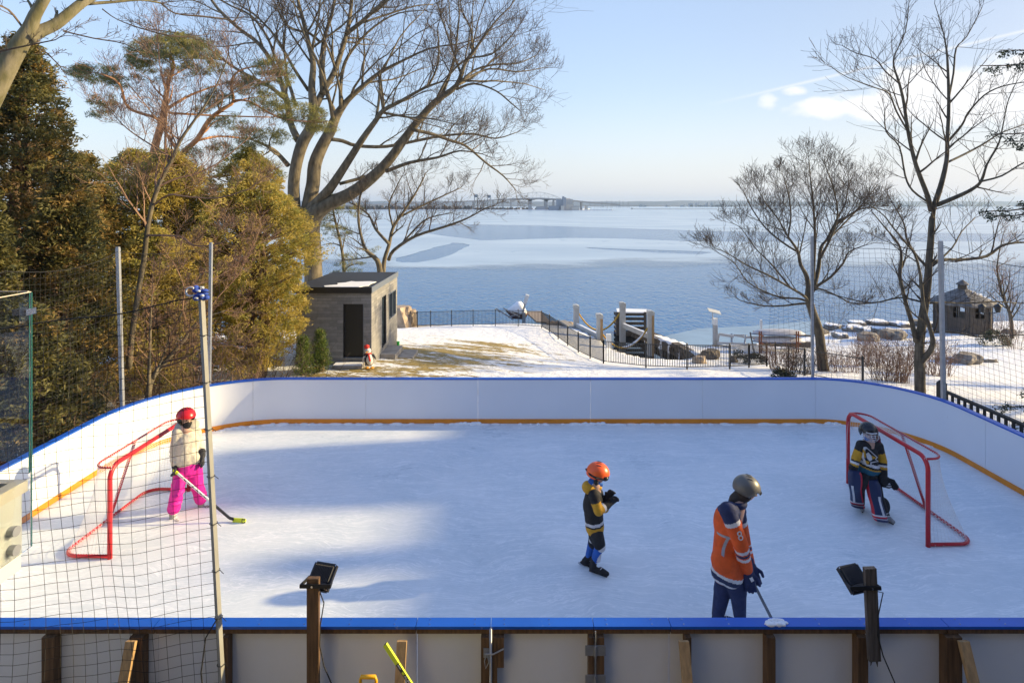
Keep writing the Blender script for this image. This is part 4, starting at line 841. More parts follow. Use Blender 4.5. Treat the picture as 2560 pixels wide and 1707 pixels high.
# ================= right shore: dock lift, canoes =================
za = zm(1780, 760, 7.35)
al = thing('dock_lift', 'aluminium dock lift with white box and tilted solar panel by the shore', 'dock lift', W(716, 349, 39))
for a, b, w in (((40,850),(40,270),.16),((90,800),(80,240),.12),((90,640),(130,540),.1),((80,830),(130,560),.08)): mb = MB(); mb.bar(W(*za(*a),39), W(*za(*b),39), w, w, up=(0,1,0)); mb.build('upright', M_steel, al)
mb = MB(); a = W(*za(8,310),38.9); b = W(*za(75,250),38.9); mb.box((a.x, 38.6, a.z-.2), (b.x, 39.0, b.z)); mb.build('control_box', M_white, al)
mb = MB(); mb.tube([W(*za(12,280),38.9), W(*za(12,140),38.9)], .03, 6); mb.build('mast', M_steel, al)
mb = MB(); q = W(*za(40,125),38.9); mb.box((-.42,-.25,-.02),(.42,.25,.02), Matrix.Translation(q) @ Matrix.Rotation(.25,4,'Y') @ Matrix.Rotation(.3,4,'X')); mb.build('solar_panel', M_lift, al)
for a, b, w in (((130,545),(400,590),.16),((400,560),(600,600),.12),((620,600),(900,605),.14),((100,705),(820,735),.12),((90,735),(330,790),.09),((360,540),(360,700),.12),((625,560),(590,760),.09),((390,560),(600,562),.07)): mb = MB(); mb.bar(W(*za(*a),38.7), W(*za(*b),38.4), w, w); mb.build('rail', M_steel, al)
mb = MB(); mb.bar(W(*za(700,510),34), W(*za(790,960),33.5), .06, .06, up=(0,1,0)); o = mb.build('leaning_pole', M_grey_wood); setp(o, 'thin dark pole leaning behind the shrubs left of the canoe rack', 'pole')
M_can = mat('canoe_hull', (.50,.49,.50), .45, var=.12)
def canoe(y0_, y1_, x0_, x1_, Yc, label):
    t_ = thing('canoe', label, 'canoe', W(*za((x0_+x1_)/2, y1_), Yc), 'canoes on the rack by the shore'); a = W(*za(x0_, y1_-10), Yc); b = W(*za(x1_, y1_), Yc); hgt = (W(*za(0,y0_),Yc).z-W(*za(0,y1_),Yc).z)
    rows = []; n = 22
    for i in range(n+1):
        u_ = i/n; wdt = max(.0, 1-abs(2*u_-1)**2.6)**.7; c_ = a.lerp(b, u_); row = []
        for k in range(9):
            an = math.pi*k/8; row.append(c_+Vector((0, -math.cos(an)*.42*wdt, -.0+hgt*(.45*abs(2*u_-1)**6*.0+1)*(math.sin(an)**.8)*(.25+.75*wdt)*min(1, 12*min(u_, 1-u_)+.02))))
        rows.append(row)
    mb = MB(); mb.grid(rows); mb.build('hull', M_can, t_, smooth=True)
    mb = MB(); mb.tube([r_[0] for r_ in rows], .025, 5); mb.tube([r_[-1] for r_ in rows], .025, 5); mb.build('gunwale', mat('blue_gunwale', (.04,.07,.16), .5), t_); return a, b
canoe(455, 545, 720, 1722, 37.0, 'upper upturned grey canoe on the rusty rack')
canoe(585, 682, 740, 1725, 37.0, 'lower upturned grey canoe on the rusty rack')
rk = thing('canoe_rack', 'rusty red steel rack holding two upturned canoes', 'rack', W(*za(900,920),36.2)); M_rust = mat('rusty_steel', (.22,.075,.03), .8, var=.4, vscale=10)
for x in (870, 905, 1552, 1590):
    mb = MB(); zt = W(*za(x,490),36.3); mb.bar((zt.x, 36.3, gz(zt.x,36.3)-.2), zt, .06, .06, up=(0,1,0)); mb.build('post', M_rust, rk)
for y in (548, 690):
    for x in (887, 1570): mb = MB(); q = W(*za(x,y),36.6); mb.box((q.x-.05, 36.2, q.z-.05), (q.x+.05, 37.6, q.z)); mb.build('arm', M_rust, rk)
mb = MB(); a = W(*za(880,700),37.8); b = W(*za(1830,740),37.8); mb.bar(a, b, .3, .35); mb.bar(W(*za(1560,560),38), W(*za(1830,580),38), .1, .1); o = mb.build('dock_beam', M_grey_wood); setp(o, 'weathered horizontal dock timber behind the canoes', 'timber')
mb = MB(); q = W(*za(905,460),39); mb.bar((q.x,39,-5), W(*za(900,280),39), .12, .12, up=(0,1,0)); o = mb.build('white_post', M_white); setp(o, 'slim white post behind the canoe rack', 'post')
# ================= boulders =================
def boulder(px, py, w, h, label, m=None, Y=None, snow=False, seed=0, zoff=0):
    if seed > 5: w *= .72; h *= .62; zoff = -.08
    q = GT(px, py) if Y is None else W(px, py, Y)
    bm = bmesh.new(); bmesh.ops.create_icosphere(bm, subdivisions=3, radius=1)
    for v_ in bm.verts:
        n_ = noise.noise(v_.co*1.3+Vector((seed*7.1, seed, 0)))*.45+noise.noise(v_.co*3.5+Vector((seed,3,1)))*.18; v_.co *= 1+n_
        v_.co = Vector((max(-.85, min(.85, v_.co.x)), v_.co.y, min(v_.co.z, .7)))
    me = bpy.data.meshes.new('boulder'); bm.to_mesh(me); bm.free(); o = bpy.data.objects.new('boulder', me); SC.collection.objects.link(o)
    me.transform(Matrix.Diagonal((w/2, w*.42, h*.75, 1))); me.materials.append(m or M_rock); me.materials.append(M_snow)
    if snow:
        for pl in me.polygons:
            if pl.normal.z > .82: pl.material_index = 1
    o.location = q+Vector((0, w*.3, h*.25+zoff)); o.rotation_euler = (0,0,seed*1.3); setp(o, label, 'boulder', 'boulders along the shore'); ORG[o] = o.location.copy(); return o
boulder(401, 327.5, 1.9, 1.9, 'large pale tan boulder between the shed and the iron fence', M_tan, seed=1)
boulder(408, 327, 1.4, 1.6, 'smaller tan boulder leaning against the fence corner post', M_tan, seed=2)
boulder(712.5, 358.5, 1.1, .55, 'dark hollow fire ring stone in the snow behind the near fence', M_stone, seed=3)
boulder(735, 362, .5, .4, 'small round dark stone beyond the fence rails', M_stone, seed=4)
boulder(701, 363.5, .75, .45, 'brown block at the landward end of the slip', M_tan, seed=5)
i_ = 0
for px, py, w, h, sn_b, lab in ((843,338,1.6,.8,1,'snow topped grey rock just right of the leaning maple'),(856,332,2.4,1.1,1,'broad snowy rock on the shore left of the forked tree'),(872,341,2.2,1.2,0,'big dark square rock in the shore wall'),(884,334,2.0,1.1,1,'snow capped rock behind the red brown shrubs'),(897,339,2.6,1.3,0,'wide dark slab between shrubs and forked tree'),(905,327,2.4,.9,1,'flat snowy rock at the water edge behind the forked tree'),(880,325,2.6,.9,1,'long low rock at the waterline left of the forked tree'),(860,325.5,2.2,.8,1,'low snowy rock at the waterline farthest left'),(925,326,2.6,.9,0,'low brown rock at the waterline right of the forked tree'),(938,327,2.2,.8,1,'snow capped rock at the waterline left of the gazebo'),(955,362,1.8,.7,1,'low snow covered rock right of the grey net pole'),(973,364,2.0,1.2,0,'big dark boulder in the snowy yard below the gazebo'),(991,362,1.6,.6,1,'flat snowy stone left of the green shrub'),(1013,334,1.4,.8,0,'dark boulder beside the lamp post'),(823,334,1.8,.8,0,'dark rock right behind the leaning maple trunk'),(835,328,2.0,.7,1,'snowy rock at the edge of the ice right of the canoes')):
    i_ += 1; boulder(px, py, w, h, lab, seed=i_+5, snow=bool(sn_b))
# ================= gazebo =================
gb = GT(979, 335.5); Yg = gb.y; gs = Yg/F
gz0 = gb.z; gzb = thing('gazebo', 'weathered grey octagonal gazebo with shingled roof and small cupola by the lake', 'gazebo', gb)
M_gw = mat('weathered_siding', (.12,.10,.085), .9, var=.45, vscale=6, stretch=(14,14,.4)); M_gr = mat('weathered_shingles', (.10,.09,.085), .9, col2=(.2,.19,.18), vscale=2.5, bump=.6, bscale=20)
cx, cy = gb.x+.35, gb.y+2.0; R_ = 1.78; zw = gz0+2.2
def octp(r, z, k, off=math.pi/8): a = off+2*math.pi*k/8; return Vector((cx+r*math.cos(a), cy+r*math.sin(a), z))
for k in range(8):
    a = octp(R_, 0, k); b = octp(R_, 0, k+1); d = b-a; mb = MB(); n = 12
    for j in range(n):
        q0 = a+d*((j+.04)/n); q1 = a+d*((j+.96)/n); mid = (q0+q1)/2; u_ = (j+.5)/n
        zt = 1.15 if .25 < u_ < .75 else 2.15
        mb.bar((mid.x, mid.y, gz0-.3), (mid.x, mid.y, gz0+zt), .03, (q1-q0).length, up=d)
        if zt < 2: mb.bar((mid.x, mid.y, gz0+1.85+.1*math.cos((u_-.5)*6)), (mid.x, mid.y, gz0+2.15), .03, (q1-q0).length, up=d)
    mb.build('wall_panel', M_gw, gzb)
    mb = MB(); mb.bar(octp(R_, gz0-.3, k), octp(R_, zw, k), .12, .12); mb.build('corner_post', M_gw, gzb)
    mb = MB(); m0 = a+d*.5; mb.bar((m0.x,m0.y,gz0+1.15),(m0.x,m0.y,gz0+1.97),.04,.04,up=d); w0 = a+d*.27; w1 = a+d*.73; mb.bar((w0.x,w0.y,gz0+1.55),(w1.x,w1.y,gz0+1.55),.04,.04); mb.build('window_bars', M_gw, gzb)
mb = MB(); mb.grid([[octp(2.2, zw-.18, k) for k in range(8)], [octp(2.2, zw-.08, k) for k in range(8)], [octp(1.3, zw+.42, k) for k in range(8)], [octp(.36, zw+.9, k) for k in range(8)]], closed=True); mb.f.append(tuple(range(8))); mb.m.append(0); mb.build('roof', M_gr, gzb, fix=True)
mb = MB(); mb.grid([[octp(.3, zw+.8, k) for k in range(8)], [octp(.3, zw+1.25, k) for k in range(8)]], closed=True); cp = mb.build('cupola', M_gw, gzb)
mb = MB(); mb.grid([[octp(.42, zw+1.23, k) for k in range(8)], [octp(.40, zw+1.30, k) for k in range(8)], [octp(.03, zw+1.6, k) for k in range(8)]], closed=True); mb.f.append(tuple(range(8))); mb.m.append(0); mb.build('cupola_roof', M_gr, cp, fix=True)
mb = MB(); random.seed(4)
for k in range(26):
    f_ = random.randint(5, 8); u_ = random.random(); r_ = random.uniform(.7, 1.9); a = octp(r_, 0, f_); b = octp(r_, 0, f_+1); q = a.lerp(b, u_); q.z = zw-.06+(2.2-r_)*.53+.03
    mb.ell(q, (random.uniform(.06,.2), random.uniform(.05,.12), .025), 8, 6)
mb.build('roof_snow', M_snow, gzb)
# lamp post
lp = GT(990, 341); t_ = thing('lamp_post', 'dark garden lamp post with a wide lantern right of the gazebo', 'lamp post', lp)
hz_ = W(990, 303, lp.y).z; mb = MB(); mb.tube([lp-Vector((0,0,.2)), (lp.x, lp.y, hz_-.6)], .06, 8); mb.build('post', M_black, t_)
for s_ in (-1, 1):
    mb = MB(); q = Vector((lp.x+s_*.55, lp.y, hz_-.35)); mb.tube([(lp.x, lp.y, hz_-.7), (lp.x+s_*.55, lp.y, hz_-.6)], .03, 6); mb.tube([q+Vector((0,0,-.25)), q+Vector((0,0,.15))], [.14,.22], 6); mb.tube([q+Vector((0,0,.16)), q+Vector((0,0,.35))], [.28,.02], 6); mb.build('lantern', M_black, t_)
# ================= wooden fence by right boards =================
wf = thing('deck_railing', 'low dark wooden railing running along the outside of the right boards', 'railing', (9.0, 11.5, -1.4))
M_dw = mat('dark_stained_wood', (.035,.028,.022), .7, var=.3, vscale=5)
A_ = W(939, 400, 11.8); B_ = Vector((W(1024, 433, 9.9).x+.0, 9.9, 0)); zt = .86
A_ = Vector(((939-512)*12.0/F, 12.0, 0)); B_ = Vector((8.75, 7.5, 0)); B_ = Vector((9.0,7.5,0)); A_ = Vector((9.0,11.95,0))
mb = MB(); mb.bar((9.0,12.1,zt),(9.0,6.5,zt),.09,.04); mb.build('top_rail', M_dw, wf)
mb = MB(); mb.bar((9.0,12.1,zt-.75),(9.0,6.5,zt-.75),.07,.05); mb.build('bottom_rail', M_dw, wf)
mb = MB(); y = 12.0
while y > 6.6: mb.box((8.975,y-.02,zt-.75),(9.012,y+.02,zt-.022)); y -= .16
mb.build('balusters', M_dw, wf)
for y in (12.15, 9.9, 7.6): mb = MB(); mb.box((8.93,y-.06,-1.7),(9.07,y+.06,zt+.14)); mb.tube([(9.0,y,zt+.14),(9.0,y,zt+.2)], [.09,.04], 8); mb.build('post', M_dw, wf)
# ================= far shore: bridge, buildings =================
zc = zm(1150, 440, 5.2267)
M_bconc = mat('pale_far_concrete', (.42,.39,.36), .9); M_bst = mat('green_grey_truss', (.22,.25,.26), .7)
YB = 1130.
def deck_z(px):   # deck height profile in px rows
    pts = [(320,205.2),(380,204.0),(440,202.0),(480,200.4),(512,198.6),(540,197.8),(565,199.3),(590,202.0),(620,204.2)]
    for i in range(len(pts)-1):
        if pts[i][0] <= px <= pts[i+1][0]: k = (px-pts[i][0])/(pts[i+1][0]-pts[i][0]); return pts[i][1]+(pts[i+1][1]-pts[i][1])*k
    return pts[-1][1]
br = thing('skyway_bridge', 'long pale skyway bridge on piers with an arched truss across the far shore', 'bridge', W(520, 208, YB))
mb = MB(); ps = [320+i*6 for i in range(51)]
rows = []
for px in ps:
    a = W(px, deck_z(px), YB); rows.append([a+Vector((0,0,1.0)), a+Vector((0,22,1.0)), a+Vector((0,22,-1.6)), a+Vector((0,0,-1.6))])
mb.grid(rows, closed=True); mb.build('deck', M_bconc, br)
for px in [330,345,360,375,389,403,416,429,441,453,463,473,483,493,503,511,530.5,546.5,554,564,573,582]:
    a = W(px, deck_z(px), YB); big = px in (530.5, 546.5)
    w = 4.2 if big else 1.7; mb = MB()
    for dy in (3, 17): mb.box((a.x-w, YB+dy-1.5, WATER_Z), (a.x+w*.6, YB+dy+1.5, a.z-1.63))
    if not big: mb.box((a.x-w*1.2, YB+2, a.z-3.2), (a.x+w*.9, YB+20, a.z-1.65))
    mb.build('pier', M_bconc, br)
mb = MB()      # main arched span: haunched girder and overhead truss
for a_, b_ in ((512,530.5),(530.5,546.5),(546.5,560)):
    n = 10
    for side in (1.5, 20):
        rr_ = []
        for i in range(n+1):
            px = a_+(b_-a_)*i/n; u_ = i/n; dpt = .8+3.6*(2*abs(u_-.5))**2; q = W(px, deck_z(px), YB+side); rr_.append([q+Vector((0,0,-1.62)), q+Vector((0,0,-1.62-dpt))])
        mb.grid(rr_)
mb.build('haunched_girder', M_bconc, br)
mb = MB(); top = []
for i in range(13):
    px = 512+i*(561-512)/12; hgt = 10.5*math.sin(math.pi*i/12)**.8; q = W(px, deck_z(px), YB+2)+Vector((0,0,1.2)); top.append((q, q+Vector((0,0,hgt))))
for i in range(12):
    mb.bar(top[i][1], top[i+1][1], .5, .5); mb.bar(top[i][0], top[i][1], .3, .3, up=(0,1,0)); mb.bar(top[i][0] if i % 2 else top[i][1], top[i+1][1] if i % 2 else top[i+1][0], .3, .3, up=(0,1,0))
mb.build('truss', M_bst, br)
for x0_, x1_, y0_, y1_, lab in ((183,232,238,292,'dark square lift bridge tower above the bridge deck, left one'),(356,402,246,300,'dark square lift bridge tower above the bridge deck, right one')):
    t_ = thing('lift_tower', lab, 'tower', W(*zc((x0_+x1_)/2, 300), 1250), 'lift bridge towers behind the bridge'); a = W(*zc(x0_, y0_), 1250); b = W(*zc(x1_, y1_), 1250)
    mb = MB(); mb.box((a.x, 1250, b.z+3), (b.x, 1262, a.z)); mb.build('counterweight_box', mat('slate_steel', (.13,.17,.22), .7), t_)
    for x in (a.x+1, b.x-1):
        mb = MB(); mb.box((x-.7, 1251, WATER_Z), (x+.7, 1252.5, b.z+2.9)); mb.build('leg', M_bst, t_)
M_b1 = mat('grey_far_wall', (.33,.34,.37), .8); M_b2 = mat('cream_far_wall', (.62,.56,.48), .8)
hw_ = thing('waterfront_building', 'tall pale office building with stepped roof at the end of the bridge', 'building', W(*zc(1370, 400), 1080))
for x0_, x1_, y0_, y1_, m_, dy in ((1266,1345,300,400,M_b1,0),(1345,1388,275,400,M_b1,-6),(1388,1475,297,380,M_b2,-3),(1345,1365,262,276,M_b1,3),(1392,1440,288,298,M_b2,6),(1322,1362,385,425,M_b2,-12)):
    a = W(*zc(x0_, y0_), 1080+dy); b = W(*zc(x1_, y1_), 1080+dy); mb = MB(); mb.box((a.x, 1080+dy, WATER_Z), (b.x-.05, 1100+dy, a.z)); mb.build('block', m_, hw_)
mb = MB()
for r_ in range(4):
    for c_ in range(8):
        a = W(*zc(1394+c_*10, 308+r_*17), 1076.9); mb.box((a.x, 1076.85, a.z-1.3), (a.x+1.1, 1076.95, a.z))
mb.build('window_band', M_b1, hw_)
for x0_, x1_, y0_, y1_, Yd, m_, lab in ((1160,1290,385,428,1075,M_b1,'low blue grey warehouse left of the office building'),(1460,1562,392,424,1070,M_b2,'low cream shed right of the office building'),(1640,1672,378,420,1070,M_b2,'small cream hut on the marina pier'),(1000,1110,395,425,1120,M_b1,'flat grey building under the bridge end')):
    a = W(*zc(x0_, y0_), Yd); b = W(*zc(x1_, y1_), Yd); t_ = thing('waterfront_shed', lab, 'building', ((a.x+b.x)/2, Yd, WATER_Z), 'low buildings on the far waterfront')
    mb = MB(); mb.box((a.x, Yd, WATER_Z), (b.x, Yd+14, a.z-.8)); mb.build('wall', m_, t_)
    mb = MB(); mb.box((a.x-.4, Yd-.4, a.z-.78), (b.x+.4, Yd+14.4, a.z)); mb.build('roof', M_b1, t_)
random.seed(12)
mb = MB(); a = W(*zc(1620,437), 1050); b = W(*zc(1960,433), 1050); mb.box((a.x, 1050, WATER_Z), (b.x, 1058, WATER_Z+1.0)); o = mb.build('marina_pier', M_bconc); setp(o, 'long low marina pier right of the far buildings', 'pier')
mb = MB(); a = W(*zc(2240,433), 1300); mb.box((a.x, 1300, WATER_Z), (a.x+330, 1306, WATER_Z+1.1)); mb.box((a.x, 1299, WATER_Z), (a.x+3, 1307, WATER_Z+3)); o = mb.build('breakwater', M_b2); setp(o, 'thin pale breakwater stretching into the far lake', 'breakwater')
mast = None
for k, x_ in enumerate((1640,1690,1712,1760,1800,1840,1880,1925,1975)):
    hgt = {1760:21}.get(x_, random.uniform(4,8)); q = W(*zc(x_, 434), 1046)
    t_ = thing('sailboat', 'small moored boat with a bare mast at the marina pier' if x_ != 1760 else 'moored boat with the tallest mast at the marina pier', 'boat', (q.x, 1046, WATER_Z), 'boats at the far marina')
    mb = MB(); mb.tube([(q.x-3,1046,WATER_Z+.8),(q.x-1,1046,WATER_Z+.5),(q.x+2,1046,WATER_Z+.5),(q.x+3.4,1046,WATER_Z+1.0)], [.3,.9,.9,.1], 6); mb.build('hull', M_white, t_)
    mb = MB(); mb.tube([(q.x,1046,WATER_Z+1),(q.x,1046,WATER_Z+hgt)], .14, 4); mb.build('mast', M_bst, t_)
for k, x_ in enumerate((1602,1698,1855,1918,1980,2035,2085,2130,2200)):
    q = W(*zc(x_, 312+ (k % 3)*5), 1900); t_ = thing('pylon', 'thin lattice power pylon on the far shore', 'pylon', (q.x, 1900, WATER_Z), 'power pylons on the far shore')
    mb = MB(); 
    for s_ in (-1,1): mb.bar((q.x+s_*3,1900,WATER_Z),(q.x,1900,q.z),.5,.5,up=(0,1,0))
    mb.bar((q.x-5,1900,q.z-5),(q.x+5,1900,q.z-5),.4,.4); mb.bar((q.x-4,1900,q.z-9),(q.x+4,1900,q.z-9),.4,.4); mb.build('lattice', M_bst, t_)
random.seed(77)
M_far = [M_b1, M_b2, M_bst]
n_ = 0
for k in range(60):
    px = random.choice([random.uniform(600, 740), random.uniform(740, 1024), random.gauss(702, 12)]); Yd = 2900; hh = random.uniform(2, 8)*(2.2 if abs(px-702) < 14 and random.random() < .4 else 1); w = random.uniform(6, 22)
    q = W(px, 207, Yd); t_ = thing('distant_building', 'tiny pale building in the town on the far shore', 'building', (q.x, Yd, WATER_Z), 'town buildings on the far shore')
    mb = MB(); mb.box((q.x-w/2, Yd, WATER_Z), (q.x+w/2, Yd+15, WATER_Z+hh+2)); mb.build('wall', M_far[k % 3], t_)
    mb = MB(); mb.box((q.x-w*.2, Yd+3, WATER_Z+hh+2.02), (q.x+w*.15, Yd+9, WATER_Z+hh+3.2+hh*.3)); mb.build('roof_block', M_far[(k+1) % 3], t_)
for k, (px, hh) in enumerate(((693,16),(697,13),(708,15),(730,11))):
    q = W(px, 207, 2880); mb = MB(); mb.tube([(q.x,2880,WATER_Z),(q.x,2880,WATER_Z+hh+8)], [2.2,1.6], 8); o = mb.build('smokestack', M_b1); setp(o, 'far off smokestack in the industrial cluster across the lake', 'smokestack', 'smokestacks across the lake')
# ================= trees =================
RNG = random.Random(42)
def rperp(d, rng):
    v_ = Vector((rng.gauss(0,1), rng.gauss(0,1), rng.gauss(0,1))); v_ -= d*v_.dot(d); return v_.normalized()
class Tree:
    def __init__(s, seed, minr, up=.25, wig=.13, maxlev=4, ratio=.55, kids=5, thick=.035):
        s.rng = random.Random(seed); s.minr = minr; s.up = up; s.wig = wig; s.maxlev = maxlev; s.ratio = ratio; s.kids = kids; s.big = MB(); s.small = MB(); s.thick = thick; s.n = 0
    def emit(s, pts, rad):
        m = max(rad); (s.big if m > s.thick else s.small).tube(pts, rad, 10 if m > .15 else (6 if m > .03 else 3), m > .03); s.n += len(pts)
    def branch(s, p, d, L_, r, lev):
        rng = s.rng; n = 6 if lev <= 2 else (4 if lev == 3 else 3); pts = [p]; rad = [r]; d = d.normalized(); q = p.copy()
        for i in range(n):
            d = (d+rperp(d, rng)*s.wig*(1.0 if lev < 3 else 1.4)+Vector((0,0,1))*s.up*(.35 if lev < 3 else .22)/n*2).normalized(); q = q+d*(L_/n); pts.append(q.copy()); rad.append(max(s.minr*.8, r*(1-.78*(i+1)/n)))
        s.emit(pts, rad)
        if lev < s.maxlev: s.spawn(pts, rad, L_, lev, .2)
    def spawn(s, pts, rad, L_, lev, t0=.2, kmul=1.0, lenmul=1.0):
        rng = s.rng; n = len(pts)-1; k = max(2, int(s.kids*kmul*(1.0 if lev < 3 else .8))); sgn = rng.choice((-1,1))
        for j in range(k):
            t_ = t0+(1-t0)*(j+rng.random()*.8)/k; t_ = min(.98, t_); i = int(t_*n); f_ = t_*n-i; p = pts[i].lerp(pts[min(i+1,n)], f_); r = rad[i]*(1-f_)+rad[min(i+1,n)]*f_
            d = (pts[min(i+1,n)]-pts[i]).normalized(); sd_ = rperp(d, rng)
            if sd_.z < -.3 and rng.random() < .7: sd_ = -sd_
            an = math.radians(rng.uniform(28, 62)); nd = d*math.cos(an)+sd_*math.sin(an)
            ln = L_*lenmul*rng.uniform(.38, .72)*(1.05-.55*t_)*s.ratio/.55; nr = max(s.minr, r*rng.uniform(.4,.62))
            s.branch(p, nd, ln, nr, lev+1)
    def limb(s, pts, rad, lev=1, kids=None, lenmul=1.0, t0=.25, sub=3):
        # smooth the traced polyline
        P = []; R = []; n = len(pts)
        for i in range(n-1):
            p0 = pts[max(i-1,0)]; p1 = pts[i]; p2 = pts[i+1]; p3 = pts[min(i+2,n-1)]
            for k in range(sub):
                u_ = k/sub; P.append(.5*((2*p1)+(p2-p0)*u_+(2*p0-5*p1+4*p2-p3)*u_*u_+(3*p1-p0-3*p2+p3)*u_**3)); R.append(rad[i]+(rad[i+1]-rad[i])*u_)
        P.append(pts[-1]); R.append(rad[-1])
        if R[-1] > .03: pass
        s.emit(P, R); L_ = sum((P[i+1]-P[i]).length for i in range(len(P)-1))
        if kids is None: kids = max(3, int(L_*1.1))
        if lev >= 0 and kids: s.spawn(P, R, L_*lenmul, lev, t0, kids/s.kids)
        d = (P[-1]-P[-2]).normalized()
        if lev >= 0:
            for _ in range(2): s.branch(P[-1], d+rperp(d, s.rng)*.35, max(.8, L_*.25*lenmul), max(s.minr, R[-1]*.75), lev+1)
        return P, R
    def done(s, root, mt, mc):
        s.big.build('trunk', mt, root, smooth=True); s.small.build('crown', mc, root)
def bark(name, c1_, c2_, sc=6): return mat(name, c1_, .9, col2=c2_, vscale=sc, bump=.7, bscale=14, stretch=(1,1,.35))
M_bark1 = bark('grey_olive_bark', (.095,.078,.05), (.20,.165,.11)); M_twig1 = mat('brown_twigs', (.13,.095,.065), .9, var=.3)
M_bark2 = bark('dark_maple_bark', (.055,.046,.034), (.13,.108,.075)); M_twig2 = mat('dark_twigs', (.085,.062,.045), .9, var=.3)
M_bark3 = bark('orange_pine_bark', (.62,.31,.14), (.40,.19,.09)); M_barkG = bark('yellow_green_bark', (.12,.11,.05), (.24,.21,.14))
M_twigR = mat('reddish_twigs', (.27,.165,.11), .9, var=.3); M_barkC = bark('cedar_bark', (.13,.085,.055), (.22,.15,.10))
def traced(T, zf, Y, lst, dys, px2m=None, **kw):
    rng = random.Random(99)
    for li, (pts, opt) in enumerate(lst):
        dy0, dy1 = dys[li] if li < len(dys) else (rng.uniform(-1,1), rng.uniform(-3,3)); P = []; R = []
        n = len(pts)
        for i, (x, y, r) in enumerate(pts):
            k = i/(n-1); Yk = Y+dy0+(dy1-dy0)*k; px, py = zf(x, y); P.append(W(px, py, Yk)); R.append(max(.012, r*opt.get('rs', 1.0)*opt['s']*Yk/F))
        T.limb(P, R, **{k_: v_ for k_, v_ in opt.items() if k_ in ('lev','kids','lenmul','t0')})
